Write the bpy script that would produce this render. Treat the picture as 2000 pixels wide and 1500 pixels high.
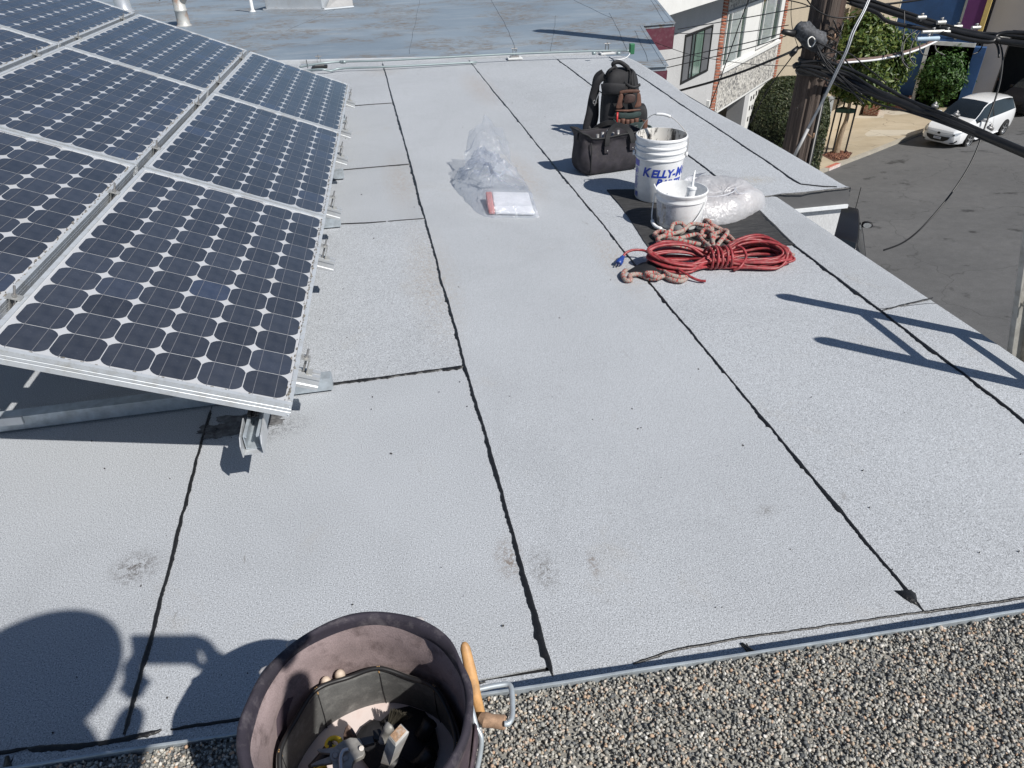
import bpy, bmesh, math, random
import numpy as np
from mathutils import Vector, Matrix
from mathutils.bvhtree import BVHTree
from math import sin, cos, pi, radians, sqrt, atan2, degrees, tan

for o in list(bpy.data.objects): bpy.data.objects.remove(o)
SC = bpy.context.scene
COL = SC.collection
random.seed(7); RNG = np.random.default_rng(7)

# ------------------------------------------------------------------ camera
F = 1385.0; PPX, PPY = 1000.0, 750.0; CH = 1.5
def _ray(px, py): return Vector((px-PPX, py-PPY, F))
_dn = _ray(1050., 2790.).normalized()
_d1 = _ray(667., -191.); _d1 = (_d1 - _dn*_d1.dot(_dn)).normalized()
_up = -_dn; _X = _d1.cross(_up).normalized()
R = Matrix((_X, _d1, _up))                     # camera (right, down, forward) -> world
CAM = Vector((0, 0, CH))
cam = bpy.data.cameras.new('camera'); camo = bpy.data.objects.new('camera', cam); COL.objects.link(camo)
_r, _d, _f = R@Vector((1,0,0)), R@Vector((0,1,0)), R@Vector((0,0,1))
M = Matrix((_r, -_d, -_f)).transposed().to_4x4(); M.translation = CAM
camo.matrix_world = M
cam.sensor_width = 36; cam.lens = 36*F/2000; cam.clip_start = 0.02; cam.clip_end = 600
SC.camera = camo
# ------------------------------------------------------------------ light
SUN_AZ, SUN_EL = -38.0, 46.0                   # heading the light travels towards, and its height
w = bpy.data.worlds.new('World'); SC.world = w; w.use_nodes = True
wn = w.node_tree; wn.nodes.clear()
sky = wn.nodes.new('ShaderNodeTexSky'); sky.sky_type = 'NISHITA'; sky.sun_disc = False
sky.sun_elevation = radians(SUN_EL); sky.sun_rotation = radians(SUN_AZ+180); sky.air_density = 1.0; sky.dust_density = 0.3; sky.ozone_density = 2.0
bg = wn.nodes.new('ShaderNodeBackground'); bg.inputs[1].default_value = 0.066
wo = wn.nodes.new('ShaderNodeOutputWorld')
wn.links.new(sky.outputs[0], bg.inputs[0]); wn.links.new(bg.outputs[0], wo.inputs[0])
sl = bpy.data.lights.new('sun', 'SUN'); sl.energy = 4.9; sl.angle = radians(0.53); sl.color = (1.0, 0.96, 0.90)
so = bpy.data.objects.new('sun', sl); COL.objects.link(so)
_a = radians(SUN_AZ); _e = radians(SUN_EL)
LD = Vector((sin(_a)*cos(_e), cos(_a)*cos(_e), -sin(_e)))
so.rotation_euler = LD.to_track_quat('-Z', 'Y').to_euler(); so.location = -LD*30
SC.view_settings.view_transform = 'Standard'; SC.view_settings.look = 'None'
SC.view_settings.exposure = 0.12; SC.view_settings.gamma = 1.0; SC.view_settings.use_curve_mapping = False

# ------------------------------------------------------------------ measuring: a sight line of the survey camera to a surface
def at(px, py, z=0.0):
    d = R@_ray(px, py); return CAM + d*((z-CH)/d.z)
def atd(px, py, depth):
    return CAM + R@(_ray(px, py)/F*depth)
def onpl(px, py, P, N):
    d = R@_ray(px, py); return CAM + d*((Vector(P)-CAM).dot(N)/d.dot(N))
G0 = Vector((23.3, 26.4, -7.43)); GS = 0.115
GN = Vector((-.39*GS, .92*GS, 1)).normalized()
def gz(x, y): return G0.z + GS*(.39*(x-G0.x) - .92*(y-G0.y))
def gnd(px, py): return onpl(px, py, G0, GN)

# ------------------------------------------------------------------ materials
MATS = {}
def nn(nt, t, **kw):
    n = nt.nodes.new(t)
    for k, v in kw.items(): setattr(n, k, v)
    return n
def newmat(name):
    m = bpy.data.materials.new(name); m.use_nodes = True
    return m, m.node_tree, m.node_tree.nodes['Principled BSDF']
def coords(nt, scale=(1,1,1), kind='Object'):
    tc = nn(nt, 'ShaderNodeTexCoord'); mp = nn(nt, 'ShaderNodeMapping'); mp.inputs['Scale'].default_value = scale
    nt.links.new(tc.outputs[kind], mp.inputs[0]); return mp.outputs[0]
def noise(nt, vec, scale, detail=4, rough=.6, dist=0):
    n = nn(nt, 'ShaderNodeTexNoise'); n.inputs['Scale'].default_value = scale; n.inputs['Detail'].default_value = detail
    n.inputs['Roughness'].default_value = rough; n.inputs['Distortion'].default_value = dist
    if vec is not None: nt.links.new(vec, n.inputs['Vector'])
    return n.outputs['Fac']
def ramp(nt, fac, stops, interp='LINEAR'):
    r = nn(nt, 'ShaderNodeValToRGB'); cr = r.color_ramp; cr.interpolation = interp
    while len(cr.elements) < len(stops): cr.elements.new(0.5)
    for e, (p, c) in zip(cr.elements, stops):
        e.position = p; e.color = (c, c, c, 1) if isinstance(c, (int, float)) else (*c, 1)
    nt.links.new(fac, r.inputs[0]); return r.outputs[0]
def mix(nt, a, b, fac, mode='MIX'):
    m = nn(nt, 'ShaderNodeMix', data_type='RGBA', blend_type=mode)
    for s, v in ((m.inputs[6], a), (m.inputs[7], b)):
        if isinstance(v, tuple): s.default_value = (*v, 1) if len(v) == 3 else v
        else: nt.links.new(v, s)
    if isinstance(fac, (int, float)): m.inputs[0].default_value = fac
    else: nt.links.new(fac, m.inputs[0])
    return m.outputs[2]
def bump(nt, b, h, strength=.3, dist=.002):
    n = nn(nt, 'ShaderNodeBump'); n.inputs['Strength'].default_value = strength; n.inputs['Distance'].default_value = dist
    nt.links.new(h, n.inputs['Height']); nt.links.new(n.outputs[0], b.inputs['Normal'])
def mat(name, col, rough=.6, metal=0., var=.12, vs=8., fine=None, bmp=.0, bd=.002, coat=0., spec=.5, dirt=None, stretch=(1,1,1)):
    """plain surface with soft tone variation, optional fine grain, bump and dirt colour"""
    if name in MATS: return MATS[name]
    m, nt, b = newmat(name)
    v = coords(nt, stretch)
    n1 = noise(nt, v, vs, 5)
    lo = tuple(max(0, c*(1-var)) for c in col); hi = tuple(min(1, c*(1+var)) for c in col)
    c = ramp(nt, n1, [(.3, lo), (.7, hi)])
    if dirt:
        dcol, amt, ds = dirt
        f = ramp(nt, noise(nt, v, ds, 6, .7), [(.5, 0.), (.72, amt)])
        c = mix(nt, c, dcol, f)
    if fine:
        n2 = noise(nt, v, fine, 2)
        c = mix(nt, c, ramp(nt, n2, [(.3, .55), (.7, 1.0)]), .5, 'MULTIPLY')
        if bmp: bump(nt, b, n2, bmp, bd)
    elif bmp: bump(nt, b, noise(nt, v, vs*4, 5), bmp, bd)
    nt.links.new(c, b.inputs['Base Color'])
    b.inputs['Roughness'].default_value = rough; b.inputs['Metallic'].default_value = metal
    b.inputs['Coat Weight'].default_value = coat; b.inputs['Specular IOR Level'].default_value = spec
    MATS[name] = m; return m

def granule_mat(name, base=(.446, .468, .497), stains=()):
    m, nt, b = newmat(name)
    v = coords(nt)
    fine = noise(nt, v, 300, 3, .7)
    mid = noise(nt, v, 120, 3, .7)
    big = noise(nt, v, 1.1, 5, .6)
    oi = nn(nt, 'ShaderNodeObjectInfo')
    c = ramp(nt, fine, [(.33, tuple(x*.30 for x in base)), (.47, tuple(x*.95 for x in base)), (.56, tuple(x*1.05 for x in base)), (.68, tuple(min(1, x*1.7) for x in base))])
    c = mix(nt, c, ramp(nt, mid, [(.35, .82), (.65, 1.0)]), .5, 'MULTIPLY')
    c = mix(nt, c, ramp(nt, big, [(.3, .87), (.7, 1.0)]), .8, 'MULTIPLY')
    vor = nn(nt, 'ShaderNodeTexVoronoi'); vor.inputs['Scale'].default_value = 260; nt.links.new(v, vor.inputs['Vector'])
    spk = ramp(nt, vor.outputs['Distance'], [(.10, 1.), (.17, 0.)])
    sel = ramp(nt, noise(nt, v, 90, 2), [(.60, 0.), (.66, .75)])
    sf = nn(nt, 'ShaderNodeMath', operation='MULTIPLY'); nt.links.new(spk, sf.inputs[0]); nt.links.new(sel, sf.inputs[1])
    c = mix(nt, c, (.10, .10, .105), sf.outputs[0])
    wm_ = ramp(nt, noise(nt, v, .8, 3, .5, .4), [(.47, 1.), (.50, .955), (.53, 1.)])
    c = mix(nt, c, wm_, .8, 'MULTIPLY')
    sc_ = ramp(nt, noise(nt, coords(nt, (1, .35, 1)), 13, 7, .8, .5), [(.635, 0.), (.70, .5)])
    c = mix(nt, c, (.17, .16, .15), sc_)
    # dusty brown drift
    dr = ramp(nt, noise(nt, v, 2.6, 8, .72, .6), [(.58, 0.), (.80, .34)])
    c = mix(nt, c, (.34, .30, .24), dr)
    for (x, y, rx, ry, col, amt) in stains:
        mp = nn(nt, 'ShaderNodeMapping'); mp.vector_type = 'TEXTURE'
        mp.inputs['Location'].default_value = (x, y, 0); mp.inputs['Scale'].default_value = (rx, ry, 1)
        nt.links.new(v, mp.inputs[0])
        ln = nn(nt, 'ShaderNodeVectorMath', operation='LENGTH'); nt.links.new(mp.outputs[0], ln.inputs[0])
        g = ramp(nt, ln.outputs['Value'], [(.15, 1.), (1., 0.)])
        sn = ramp(nt, noise(nt, v, 60, 7, .8, .6), [(.46, 0.), (.58, amt)])
        mu = nn(nt, 'ShaderNodeMath', operation='MULTIPLY'); nt.links.new(g, mu.inputs[0]); nt.links.new(sn, mu.inputs[1])
        c = mix(nt, c, col, mu.outputs[0])
    tint = ramp(nt, oi.outputs['Random'], [(0, (.93, .93, .93)), (1, (1., 1., 1.))])
    c = mix(nt, c, tint, 1., 'MULTIPLY')
    nt.links.new(c, b.inputs['Base Color']); b.inputs['Roughness'].default_value = .85
    bump(nt, b, fine, .55, .0022)
    MATS[name] = m; return m

def island_mat(name, stops, rough=.8, fine=60, translucent=0.):
    """each loose piece takes its own colour from the ramp"""
    m, nt, b = newmat(name)
    g = nn(nt, 'ShaderNodeNewGeometry')
    c = ramp(nt, g.outputs['Random Per Island'], stops, 'LINEAR')
    v = coords(nt)
    c = mix(nt, c, ramp(nt, noise(nt, v, fine, 3), [(.3, .7), (.7, 1.)]), .7, 'MULTIPLY')
    nt.links.new(c, b.inputs['Base Color']); b.inputs['Roughness'].default_value = rough
    if translucent:
        t = nn(nt, 'ShaderNodeBsdfTranslucent'); nt.links.new(c, t.inputs[0])
        ms = nn(nt, 'ShaderNodeMixShader'); ms.inputs[0].default_value = translucent
        nt.links.new(b.outputs[0], ms.inputs[1]); nt.links.new(t.outputs[0], ms.inputs[2])
        nt.links.new(ms.outputs[0], nt.nodes['Material Output'].inputs[0])
    MATS[name] = m; return m

def film_mat(name, col, alpha, rough=.12, bd=.018):
    """thin plastic film: partly see-through, milky, shiny"""
    m, nt, b = newmat(name)
    v = coords(nt)
    b.inputs['Base Color'].default_value = (*col, 1); b.inputs['Roughness'].default_value = rough
    tl = nn(nt, 'ShaderNodeBsdfTranslucent'); tl.inputs[0].default_value = (*col, 1)
    m0 = nn(nt, 'ShaderNodeMixShader'); m0.inputs[0].default_value = .6; nt.links.new(b.outputs[0], m0.inputs[1]); nt.links.new(tl.outputs[0], m0.inputs[2])
    tr = nn(nt, 'ShaderNodeBsdfTransparent'); tr.inputs[0].default_value = (.97, .98, 1, 1)
    gl = nn(nt, 'ShaderNodeBsdfGlossy'); gl.inputs['Roughness'].default_value = rough
    lw = nn(nt, 'ShaderNodeLayerWeight'); lw.inputs[0].default_value = .35
    f = ramp(nt, noise(nt, v, 14, 4), [(.3, min(1, alpha*.62)), (.7, min(1, alpha*1.4))])
    vc = nn(nt, 'ShaderNodeTexVoronoi', feature='DISTANCE_TO_EDGE'); vc.inputs['Scale'].default_value = 17
    nz = nn(nt, 'ShaderNodeTexNoise'); nz.inputs['Scale'].default_value = 9; nt.links.new(v, nz.inputs[0])
    va = nn(nt, 'ShaderNodeMix', data_type='VECTOR'); va.inputs[0].default_value = .22; nt.links.new(v, va.inputs[4]); nt.links.new(nz.outputs['Color'], va.inputs[5]); nt.links.new(va.outputs[1], vc.inputs['Vector'])
    hs_ = nn(nt, 'ShaderNodeMath', operation='ADD'); nt.links.new(vc.outputs['Distance'], hs_.inputs[0]); nt.links.new(noise(nt, v, 38, 3, .6, 1.), hs_.inputs[1])
    bn = nn(nt, 'ShaderNodeBump'); bn.inputs['Strength'].default_value = .9; bn.inputs['Distance'].default_value = bd; nt.links.new(hs_.outputs[0], bn.inputs['Height'])
    for n_ in (b, gl): nt.links.new(bn.outputs[0], n_.inputs['Normal'])
    m1 = nn(nt, 'ShaderNodeMixShader'); nt.links.new(f, m1.inputs[0]); nt.links.new(tr.outputs[0], m1.inputs[1]); nt.links.new(m0.outputs[0], m1.inputs[2])
    m2 = nn(nt, 'ShaderNodeMixShader'); fr = ramp(nt, lw.outputs['Facing'], [(0, .05), (1, .28)])
    nt.links.new(fr, m2.inputs[0]); nt.links.new(m1.outputs[0], m2.inputs[1]); nt.links.new(gl.outputs[0], m2.inputs[2])
    nt.links.new(m2.outputs[0], nt.nodes['Material Output'].inputs[0])
    MATS[name] = m; return m

def braid_mat(name):
    m, nt, b = newmat(name)
    uv = nn(nt, 'ShaderNodeTexCoord').outputs['UV']
    w1 = nn(nt, 'ShaderNodeTexWave', wave_type='BANDS', bands_direction='DIAGONAL'); w1.inputs['Scale'].default_value = 1.0
    mp = nn(nt, 'ShaderNodeMapping'); mp.inputs['Scale'].default_value = (6.0, 60., 1); nt.links.new(uv, mp.inputs[0]); nt.links.new(mp.outputs[0], w1.inputs[0])
    mp2 = nn(nt, 'ShaderNodeMapping'); mp2.inputs['Scale'].default_value = (.9, 14., 1); nt.links.new(uv, mp2.inputs[0])
    sel = ramp(nt, noise(nt, mp2.outputs[0], 1.6, 2), [(.52, 0.), (.55, 1.)])
    tan_ = ramp(nt, w1.outputs['Fac'], [(.2, (.17, .145, .125)), (.6, (.43, .38, .33))])
    red = ramp(nt, w1.outputs['Fac'], [(.2, (.22, .02, .02)), (.6, (.50, .055, .05))])
    c = mix(nt, tan_, red, sel)
    nt.links.new(c, b.inputs['Base Color']); b.inputs['Roughness'].default_value = .8
    bump(nt, b, w1.outputs['Fac'], .35, .0015)
    MATS[name] = m; return m

# ------------------------------------------------------------------ mesh building
class MB:
    def __init__(s): s.v = []; s.f = []; s.m = []; s.uv = {}; s.mi = 0
    def add(s, vs, fs):
        o = len(s.v); s.v += [tuple(v) for v in vs]
        for f in fs: s.f.append(tuple(i+o for i in f)); s.m.append(s.mi)
        return o
    def box(s, c, size, rot=None):
        hx, hy, hz = size[0]/2, size[1]/2, size[2]/2; c = Vector(c)
        vs = [Vector((x, y, z)) for x in (-hx, hx) for y in (-hy, hy) for z in (-hz, hz)]
        if rot is not None: vs = [rot@v for v in vs]
        s.add([v+c for v in vs], [(0,1,3,2),(4,6,7,5),(0,4,5,1),(2,3,7,6),(0,2,6,4),(1,5,7,3)])
    def hexa(s, b, t):
        s.add(list(b)+list(t), [(3,2,1,0),(4,5,6,7),(0,1,5,4),(1,2,6,5),(2,3,7,6),(3,0,4,7)])
    def obox(s, A, B, w, h, up=Vector((0,0,1))):
        """bar from A to B, width w, height h"""
        A, B = Vector(A), Vector(B); d = (B-A).normalized(); sd = d.cross(up)
        if sd.length < 1e-4: sd = d.cross(Vector((1,0,0)))
        sd.normalize(); u = sd.cross(d).normalized()
        q = [(-1,-1),(1,-1),(1,1),(-1,1)]
        s.hexa([A+sd*w/2*a+u*h/2*b for a, b in q], [B+sd*w/2*a+u*h/2*b for a, b in q])
    def prism(s, poly, z0, z1):
        n = len(poly)
        vs = [(p[0], p[1], z0) for p in poly]+[(p[0], p[1], z1) for p in poly]
        s.add(vs, [tuple(range(n))[::-1], tuple(range(n, 2*n))]+[(i, (i+1) % n, (i+1) % n+n, i+n) for i in range(n)])
    def extr(s, poly, d):
        """3D polygon pushed along d"""
        n = len(poly); d = Vector(d); vs = [Vector(p) for p in poly]
        s.add(vs+[v+d for v in vs], [tuple(range(n))[::-1], tuple(range(n, 2*n))]+[(i, (i+1) % n, (i+1) % n+n, i+n) for i in range(n)])
    def tube(s, path, r, n=8, cap=True, closed=False, uvlen=None):
        P = [Vector(p) for p in path]; N = len(P)
        rr = r if hasattr(r, '__len__') else [r]*N
        T = []
        for i in range(N):
            a = P[(i-1) % N] if closed else P[max(i-1, 0)]; b = P[(i+1) % N] if closed else P[min(i+1, N-1)]
            t = b-a; T.append(t.normalized() if t.length > 1e-9 else Vector((0,0,1)))
        ref = Vector((0,0,1)) if abs(T[0].z) < .9 else Vector((1,0,0))
        u = T[0].cross(ref).normalized(); o = len(s.v)
        for i in range(N):
            u = u - T[i]*u.dot(T[i])
            if u.length < 1e-6: u = T[i].cross(Vector((.3,.5,.8)))
            u.normalize(); w_ = T[i].cross(u)
            for k in range(n):
                a = 2*pi*k/n; s.v.append(tuple(P[i]+(u*cos(a)+w_*sin(a))*rr[i]))
        for i in range(N if closed else N-1):
            j = (i+1) % N
            for k in range(n):
                k2 = (k+1) % n; s.uv[len(s.f)] = (i, k)
                s.f.append((o+i*n+k, o+i*n+k2, o+j*n+k2, o+j*n+k)); s.m.append(s.mi)
        if cap and not closed:
            s.f.append(tuple(o+k for k in range(n))[::-1]); s.m.append(s.mi)
            s.f.append(tuple(o+(N-1)*n+k for k in range(n))); s.m.append(s.mi)
    def lathe(s, prof, n=40, c=(0,0,0), ax=None, closed=False):
        c = Vector(c); o = len(s.v); N = len(prof)
        for (r, z) in prof:
            for k in range(n):
                a = 2*pi*k/n; p = Vector((r*cos(a), r*sin(a), z))
                if ax is not None: p = ax@p
                s.v.append(tuple(p+c))
        for i in range(N if closed else N-1):
            j = (i+1) % N
            for k in range(n):
                k2 = (k+1) % n
                s.f.append((o+i*n+k, o+i*n+k2, o+j*n+k2, o+j*n+k)); s.m.append(s.mi)
    def loft(s, rings, cap=True, closed=True):
        o = len(s.v); n = len(rings[0]); N = len(rings)
        for r in rings: s.v += [tuple(p) for p in r]
        for i in range(N-1):
            for k in range(n if closed else n-1):
                k2 = (k+1) % n
                s.f.append((o+i*n+k, o+i*n+k2, o+(i+1)*n+k2, o+(i+1)*n+k)); s.m.append(s.mi)
        if cap:
            s.f.append(tuple(o+k for k in range(n))[::-1]); s.m.append(s.mi)
            s.f.append(tuple(o+(N-1)*n+k for k in range(n))); s.m.append(s.mi)
    def sphere(s, c, r, n=12, m=8):
        r = r if hasattr(r, '__len__') else (r, r, r); c = Vector(c)
        prof = [(max(sin(pi*i/m), 1e-4), -cos(pi*i/m)) for i in range(m+1)]
        o = len(s.v)
        for (rr, z) in prof:
            for k in range(n):
                a = 2*pi*k/n; s.v.append((c.x+r[0]*rr*cos(a), c.y+r[1]*rr*sin(a), c.z+r[2]*z))
        for i in range(m):
            for k in range(n):
                k2 = (k+1) % n; s.f.append((o+i*n+k, o+i*n+k2, o+(i+1)*n+k2, o+(i+1)*n+k)); s.m.append(s.mi)
    def mesh(s, name, mats, smooth=False, uvscale=None):
        me = bpy.data.meshes.new(name); me.from_pydata(s.v, [], s.f)
        for m_ in (mats if isinstance(mats, (list, tuple)) else [mats]): me.materials.append(m_)
        if any(s.m): me.polygons.foreach_set('material_index', s.m)
        if smooth: me.polygons.foreach_set('use_smooth', [True]*len(me.polygons))
        if uvscale and s.uv:
            uvl = me.uv_layers.new(name='uv'); n, seg = uvscale
            for fi, (i, k) in s.uv.items():
                li = me.polygons[fi].loop_start
                for q, (di, dk) in enumerate(((0,0),(0,1),(1,1),(1,0))):
                    uvl.data[li+q].uv = ((k+dk)/n, (i+di)*seg)
        me.validate(); me.update(); return me

def link(name, me, parent=None):
    o = bpy.data.objects.new(name, me); COL.objects.link(o)
    if parent is not None:
        o.parent = parent
        if parent.type == 'EMPTY' and parent.get('_w'): o.matrix_parent_inverse = Matrix.Translation(-parent.location)
    return o
def obj(name, mb, mats, parent=None, smooth=False, uvscale=None, ang=None):
    o = link(name, mb.mesh(name, mats, smooth, uvscale), parent)
    if smooth and ang: o.data.set_sharp_from_angle(angle=radians(ang))
    return o
def tag(o, label, cat, group=None):
    o['label'] = label; o['category'] = cat
    if group: o['group'] = group
    return o
def thing(name, label, cat, loc, group=None, world=True, rot=None):
    """Empty at a thing's base. world=True: its parts are built in world coordinates"""
    o = bpy.data.objects.new(name, None); COL.objects.link(o); o.location = loc; o.empty_display_size = .1
    if world: o['_w'] = 1
    if rot is not None: o.rotation_euler = rot
    return tag(o, label, cat, group)
def dup(o, parent=None):
    c = o.copy(); COL.objects.link(c)
    if parent is not None: c.parent = parent
    for ch in o.children: dup(ch, c)
    return c
def bevel(o, wd, seg=2):
    b = o.modifiers.new('b', 'BEVEL'); b.width = wd; b.segments = seg; b.limit_method = 'ANGLE'; return o
def subsurf(o, l=2):
    b = o.modifiers.new('s', 'SUBSURF'); b.levels = l; b.render_levels = l; return o
def spline(pts, n=8, closed=False):
    P = [Vector(p) for p in pts]; N = len(P); out = []
    for i in range(N if closed else N-1):
        p0 = P[(i-1) % N] if closed else P[max(i-1, 0)]; p1 = P[i]; p2 = P[(i+1) % N]; p3 = P[(i+2) % N] if closed else P[min(i+2, N-1)]
        for k in range(n):
            t = k/n; out.append(.5*((2*p1)+(p2-p0)*t+(2*p0-5*p1+4*p2-p3)*t*t+(3*p1-p0-3*p2+p3)*t**3))
    if not closed: out.append(P[-1])
    return out
def rough_line(pts, step=.02, amp=.004, rg=random):
    """resampled polyline with a wandering sideways wobble (2D)"""
    out = []; wob = 0
    for a, b in zip(pts[:-1], pts[1:]):
        a, b = Vector(a[:2]), Vector(b[:2]); L = (b-a).length; n = max(2, int(L/step)); nrm = Vector((-(b-a).y, (b-a).x)).normalized()
        for i in range(n):
            wob = wob*.9+rg.uniform(-amp, amp)*.45
            out.append(a+(b-a)*(i/n)+nrm*wob)
    out.append(Vector(pts[-1][:2])); return out

# ------------------------------------------------------------------ shared materials
M_roof = granule_mat('cap_sheet', stains=[(-.79, 1.52, .085, .08, (.09, .08, .075), .95), (.225, 1.33, .05, .10, (.16, .12, .09), .8), (.31, 1.27, .045, .10, (.10, .09, .08), .8), (.445, 1.26, .018, .06, (.14, .10, .07), .8), (1.0, 1.35, .05, .03, (.14, .13, .12), .6),
    (.20, 3.2, .16, .9, (.30, .23, .14), .45), (.15, 4.7, .14, .8, (.30, .22, .13), .5), (.95, 4.6, .14, .7, (.32, .22, .13), .45), (1.13, 3.1, .12, .5, (.30, .22, .13), .45), (1.1, 7.3, .2, 1., (.30, .2, .12), .5), (.2, 8.5, .3, .4, (.3, .24, .18), .5), (2.35, 4.1, .2, .1, (.36, .28, .16), .5), (-.50, 2.1, .20, .10, (.08, .08, .08), .8)])
M_tar = mat('roof_tar', (.012, .012, .013), .38, bmp=.5, bd=.004, vs=30)
M_alu = mat('aluminium', (.58, .60, .62), .42, .5, .08, 20, dirt=((.32, .29, .24), .35, 9))
M_alud = mat('dirty_aluminium', (.52, .52, .50), .5, .6, .12, 12, dirt=((.25, .21, .15), .7, 30))
M_galv = mat('galvanized_steel', (.46, .51, .55), .42, .45, .22, 26, dirt=((.30, .28, .25), .3, 12))
M_steel = mat('worn_steel', (.33, .33, .33), .5, .6, .2, 40, dirt=((.22, .15, .10), .5, 40))
M_rust = mat('rusty_steel', (.40, .26, .17), .7, .3, .35, 60, bmp=.3)
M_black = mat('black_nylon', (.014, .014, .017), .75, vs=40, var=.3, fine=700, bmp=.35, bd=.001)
M_blackr = mat('black_rubber', (.013, .013, .014), .45, vs=20)
M_cable = mat('black_cable', (.012, .012, .013), .42, vs=15, var=.3)
M_whitep = mat('white_plastic', (.76, .77, .78), .38, vs=10, var=.04, dirt=((.40, .38, .35), .35, 18))
M_wood = mat('light_wood', (.55, .31, .13), .55, vs=9, var=.25, stretch=(1, 1, .15), dirt=((.12, .08, .05), .7, 20))
M_conc = mat('concrete', (.44, .42, .38), .9, vs=2., var=.18, fine=40, bmp=.2, bd=.004)

# ================================================================== SETTING: street
def struct(o): o['kind'] = 'structure'; return o
def gpoly(pts, lift, name, m):
    mb = MB(); n = len(pts); mb.add([(p[0], p[1], gz(p[0], p[1])+lift) for p in pts], [tuple(range(n))]); return struct(obj(name, mb, m))
def asphalt():
    m, nt, b = newmat('asphalt'); v = coords(nt)
    c = ramp(nt, noise(nt, v, .35, 6, .65), [(.3, (.122, .123, .125)), (.7, (.155, .155, .156))])
    c = mix(nt, c, ramp(nt, noise(nt, v, 45, 2), [(.3, .6), (.7, 1.)]), .7, 'MULTIPLY')
    vo = nn(nt, 'ShaderNodeTexVoronoi', feature='DISTANCE_TO_EDGE'); vo.inputs['Scale'].default_value = .22
    dv = nn(nt, 'ShaderNodeMapping'); nz = nn(nt, 'ShaderNodeTexNoise'); nz.inputs['Scale'].default_value = 1.4; nt.links.new(v, nz.inputs[0])
    ad = nn(nt, 'ShaderNodeVectorMath', operation='ADD'); nt.links.new(v, ad.inputs[0]); nt.links.new(nz.outputs['Color'], ad.inputs[1]); nt.links.new(ad.outputs[0], vo.inputs['Vector'])
    ck = ramp(nt, vo.outputs['Distance'], [(.0, .5), (.005, 0.)])
    c = mix(nt, c, (.028, .028, .028), ck)
    c = mix(nt, c, ramp(nt, noise(nt, v, 3.2, 6, .7), [(.35, .80), (.65, 1.)]), .8, 'MULTIPLY')
    oil = ramp(nt, noise(nt, v, 1.3, 5, .6), [(.62, 0.), (.70, .8)])
    c = mix(nt, c, (.025, .025, .026), oil)
    nt.links.new(c, b.inputs['Base Color']); b.inputs['Roughness'].default_value = .85
    bump(nt, b, noise(nt, v, 60, 2), .4, .01); return m
M_asph = asphalt()
gpoly([(-60, -60), (130, -60), (130, 130), (-60, 130)], 0, 'road', M_asph)
KERB = [(4, 17.4), (9, 20.2), (14, 23.0), (18.33, 25.45), (20.5, 26.63), (23.8, 28.5), (25.93, 29.6), (31, 32.2), (40, 36.6), (60, 46)]
def paving():
    m, nt, b = newmat('pavement_concrete'); v = coords(nt)
    c = ramp(nt, noise(nt, v, .5, 6, .65), [(.3, (.36, .30, .21)), (.7, (.50, .43, .32))])
    pat = nn(nt, 'ShaderNodeTexVoronoi'); pat.inputs['Scale'].default_value = .55; nt.links.new(v, pat.inputs['Vector'])
    sp = nn(nt, 'ShaderNodeSeparateColor'); nt.links.new(pat.outputs['Color'], sp.inputs[0])
    c = mix(nt, c, (.58, .55, .48), ramp(nt, sp.outputs[0], [(.84, 0.), (.86, .55)]))
    nz = nn(nt, 'ShaderNodeTexNoise'); nz.inputs['Scale'].default_value = 1.1; nt.links.new(v, nz.inputs[0])
    ad = nn(nt, 'ShaderNodeVectorMath', operation='ADD'); nt.links.new(v, ad.inputs[0]); nt.links.new(nz.outputs['Color'], ad.inputs[1])
    vo = nn(nt, 'ShaderNodeTexVoronoi', feature='DISTANCE_TO_EDGE'); vo.inputs['Scale'].default_value = .4; nt.links.new(ad.outputs[0], vo.inputs['Vector'])
    c = mix(nt, c, (.20, .17, .13), ramp(nt, vo.outputs['Distance'], [(.0, .8), (.012, 0.)]))
    c = mix(nt, c, ramp(nt, noise(nt, v, 30, 2), [(.3, .8), (.7, 1.)]), .6, 'MULTIPLY')
    nt.links.new(c, b.inputs['Base Color']); b.inputs['Roughness'].default_value = .9; return m
M_pave = paving()
def offs(pts, d):
    out = []
    for i, p in enumerate(pts):
        a = Vector(pts[max(i-1, 0)]); b = Vector(pts[min(i+1, len(pts)-1)]); t = (b-a).normalized(); out.append(tuple(Vector(p)+Vector((-t.y, t.x))*d))
    return out
gpoly(offs(KERB, .18)+[(60, 130), (-30, 130), (-30, 30)], .12, 'pavement', M_pave)
kb = MB(); inn = offs(KERB, .18)
for i in range(len(KERB)-1):
    a, b_, c_, d_ = KERB[i], KERB[i+1], inn[i+1], inn[i]
    q = [Vector((p[0], p[1], gz(*p))) for p in (a, b_, c_, d_)]
    kb.hexa([v+Vector((0, 0, -.1)) for v in q], [v+Vector((0, 0, .124)) for v in q])
struct(obj('kerb', kb, mat('kerb_concrete', (.40, .37, .31), .9, vs=3, fine=30)))
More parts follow.
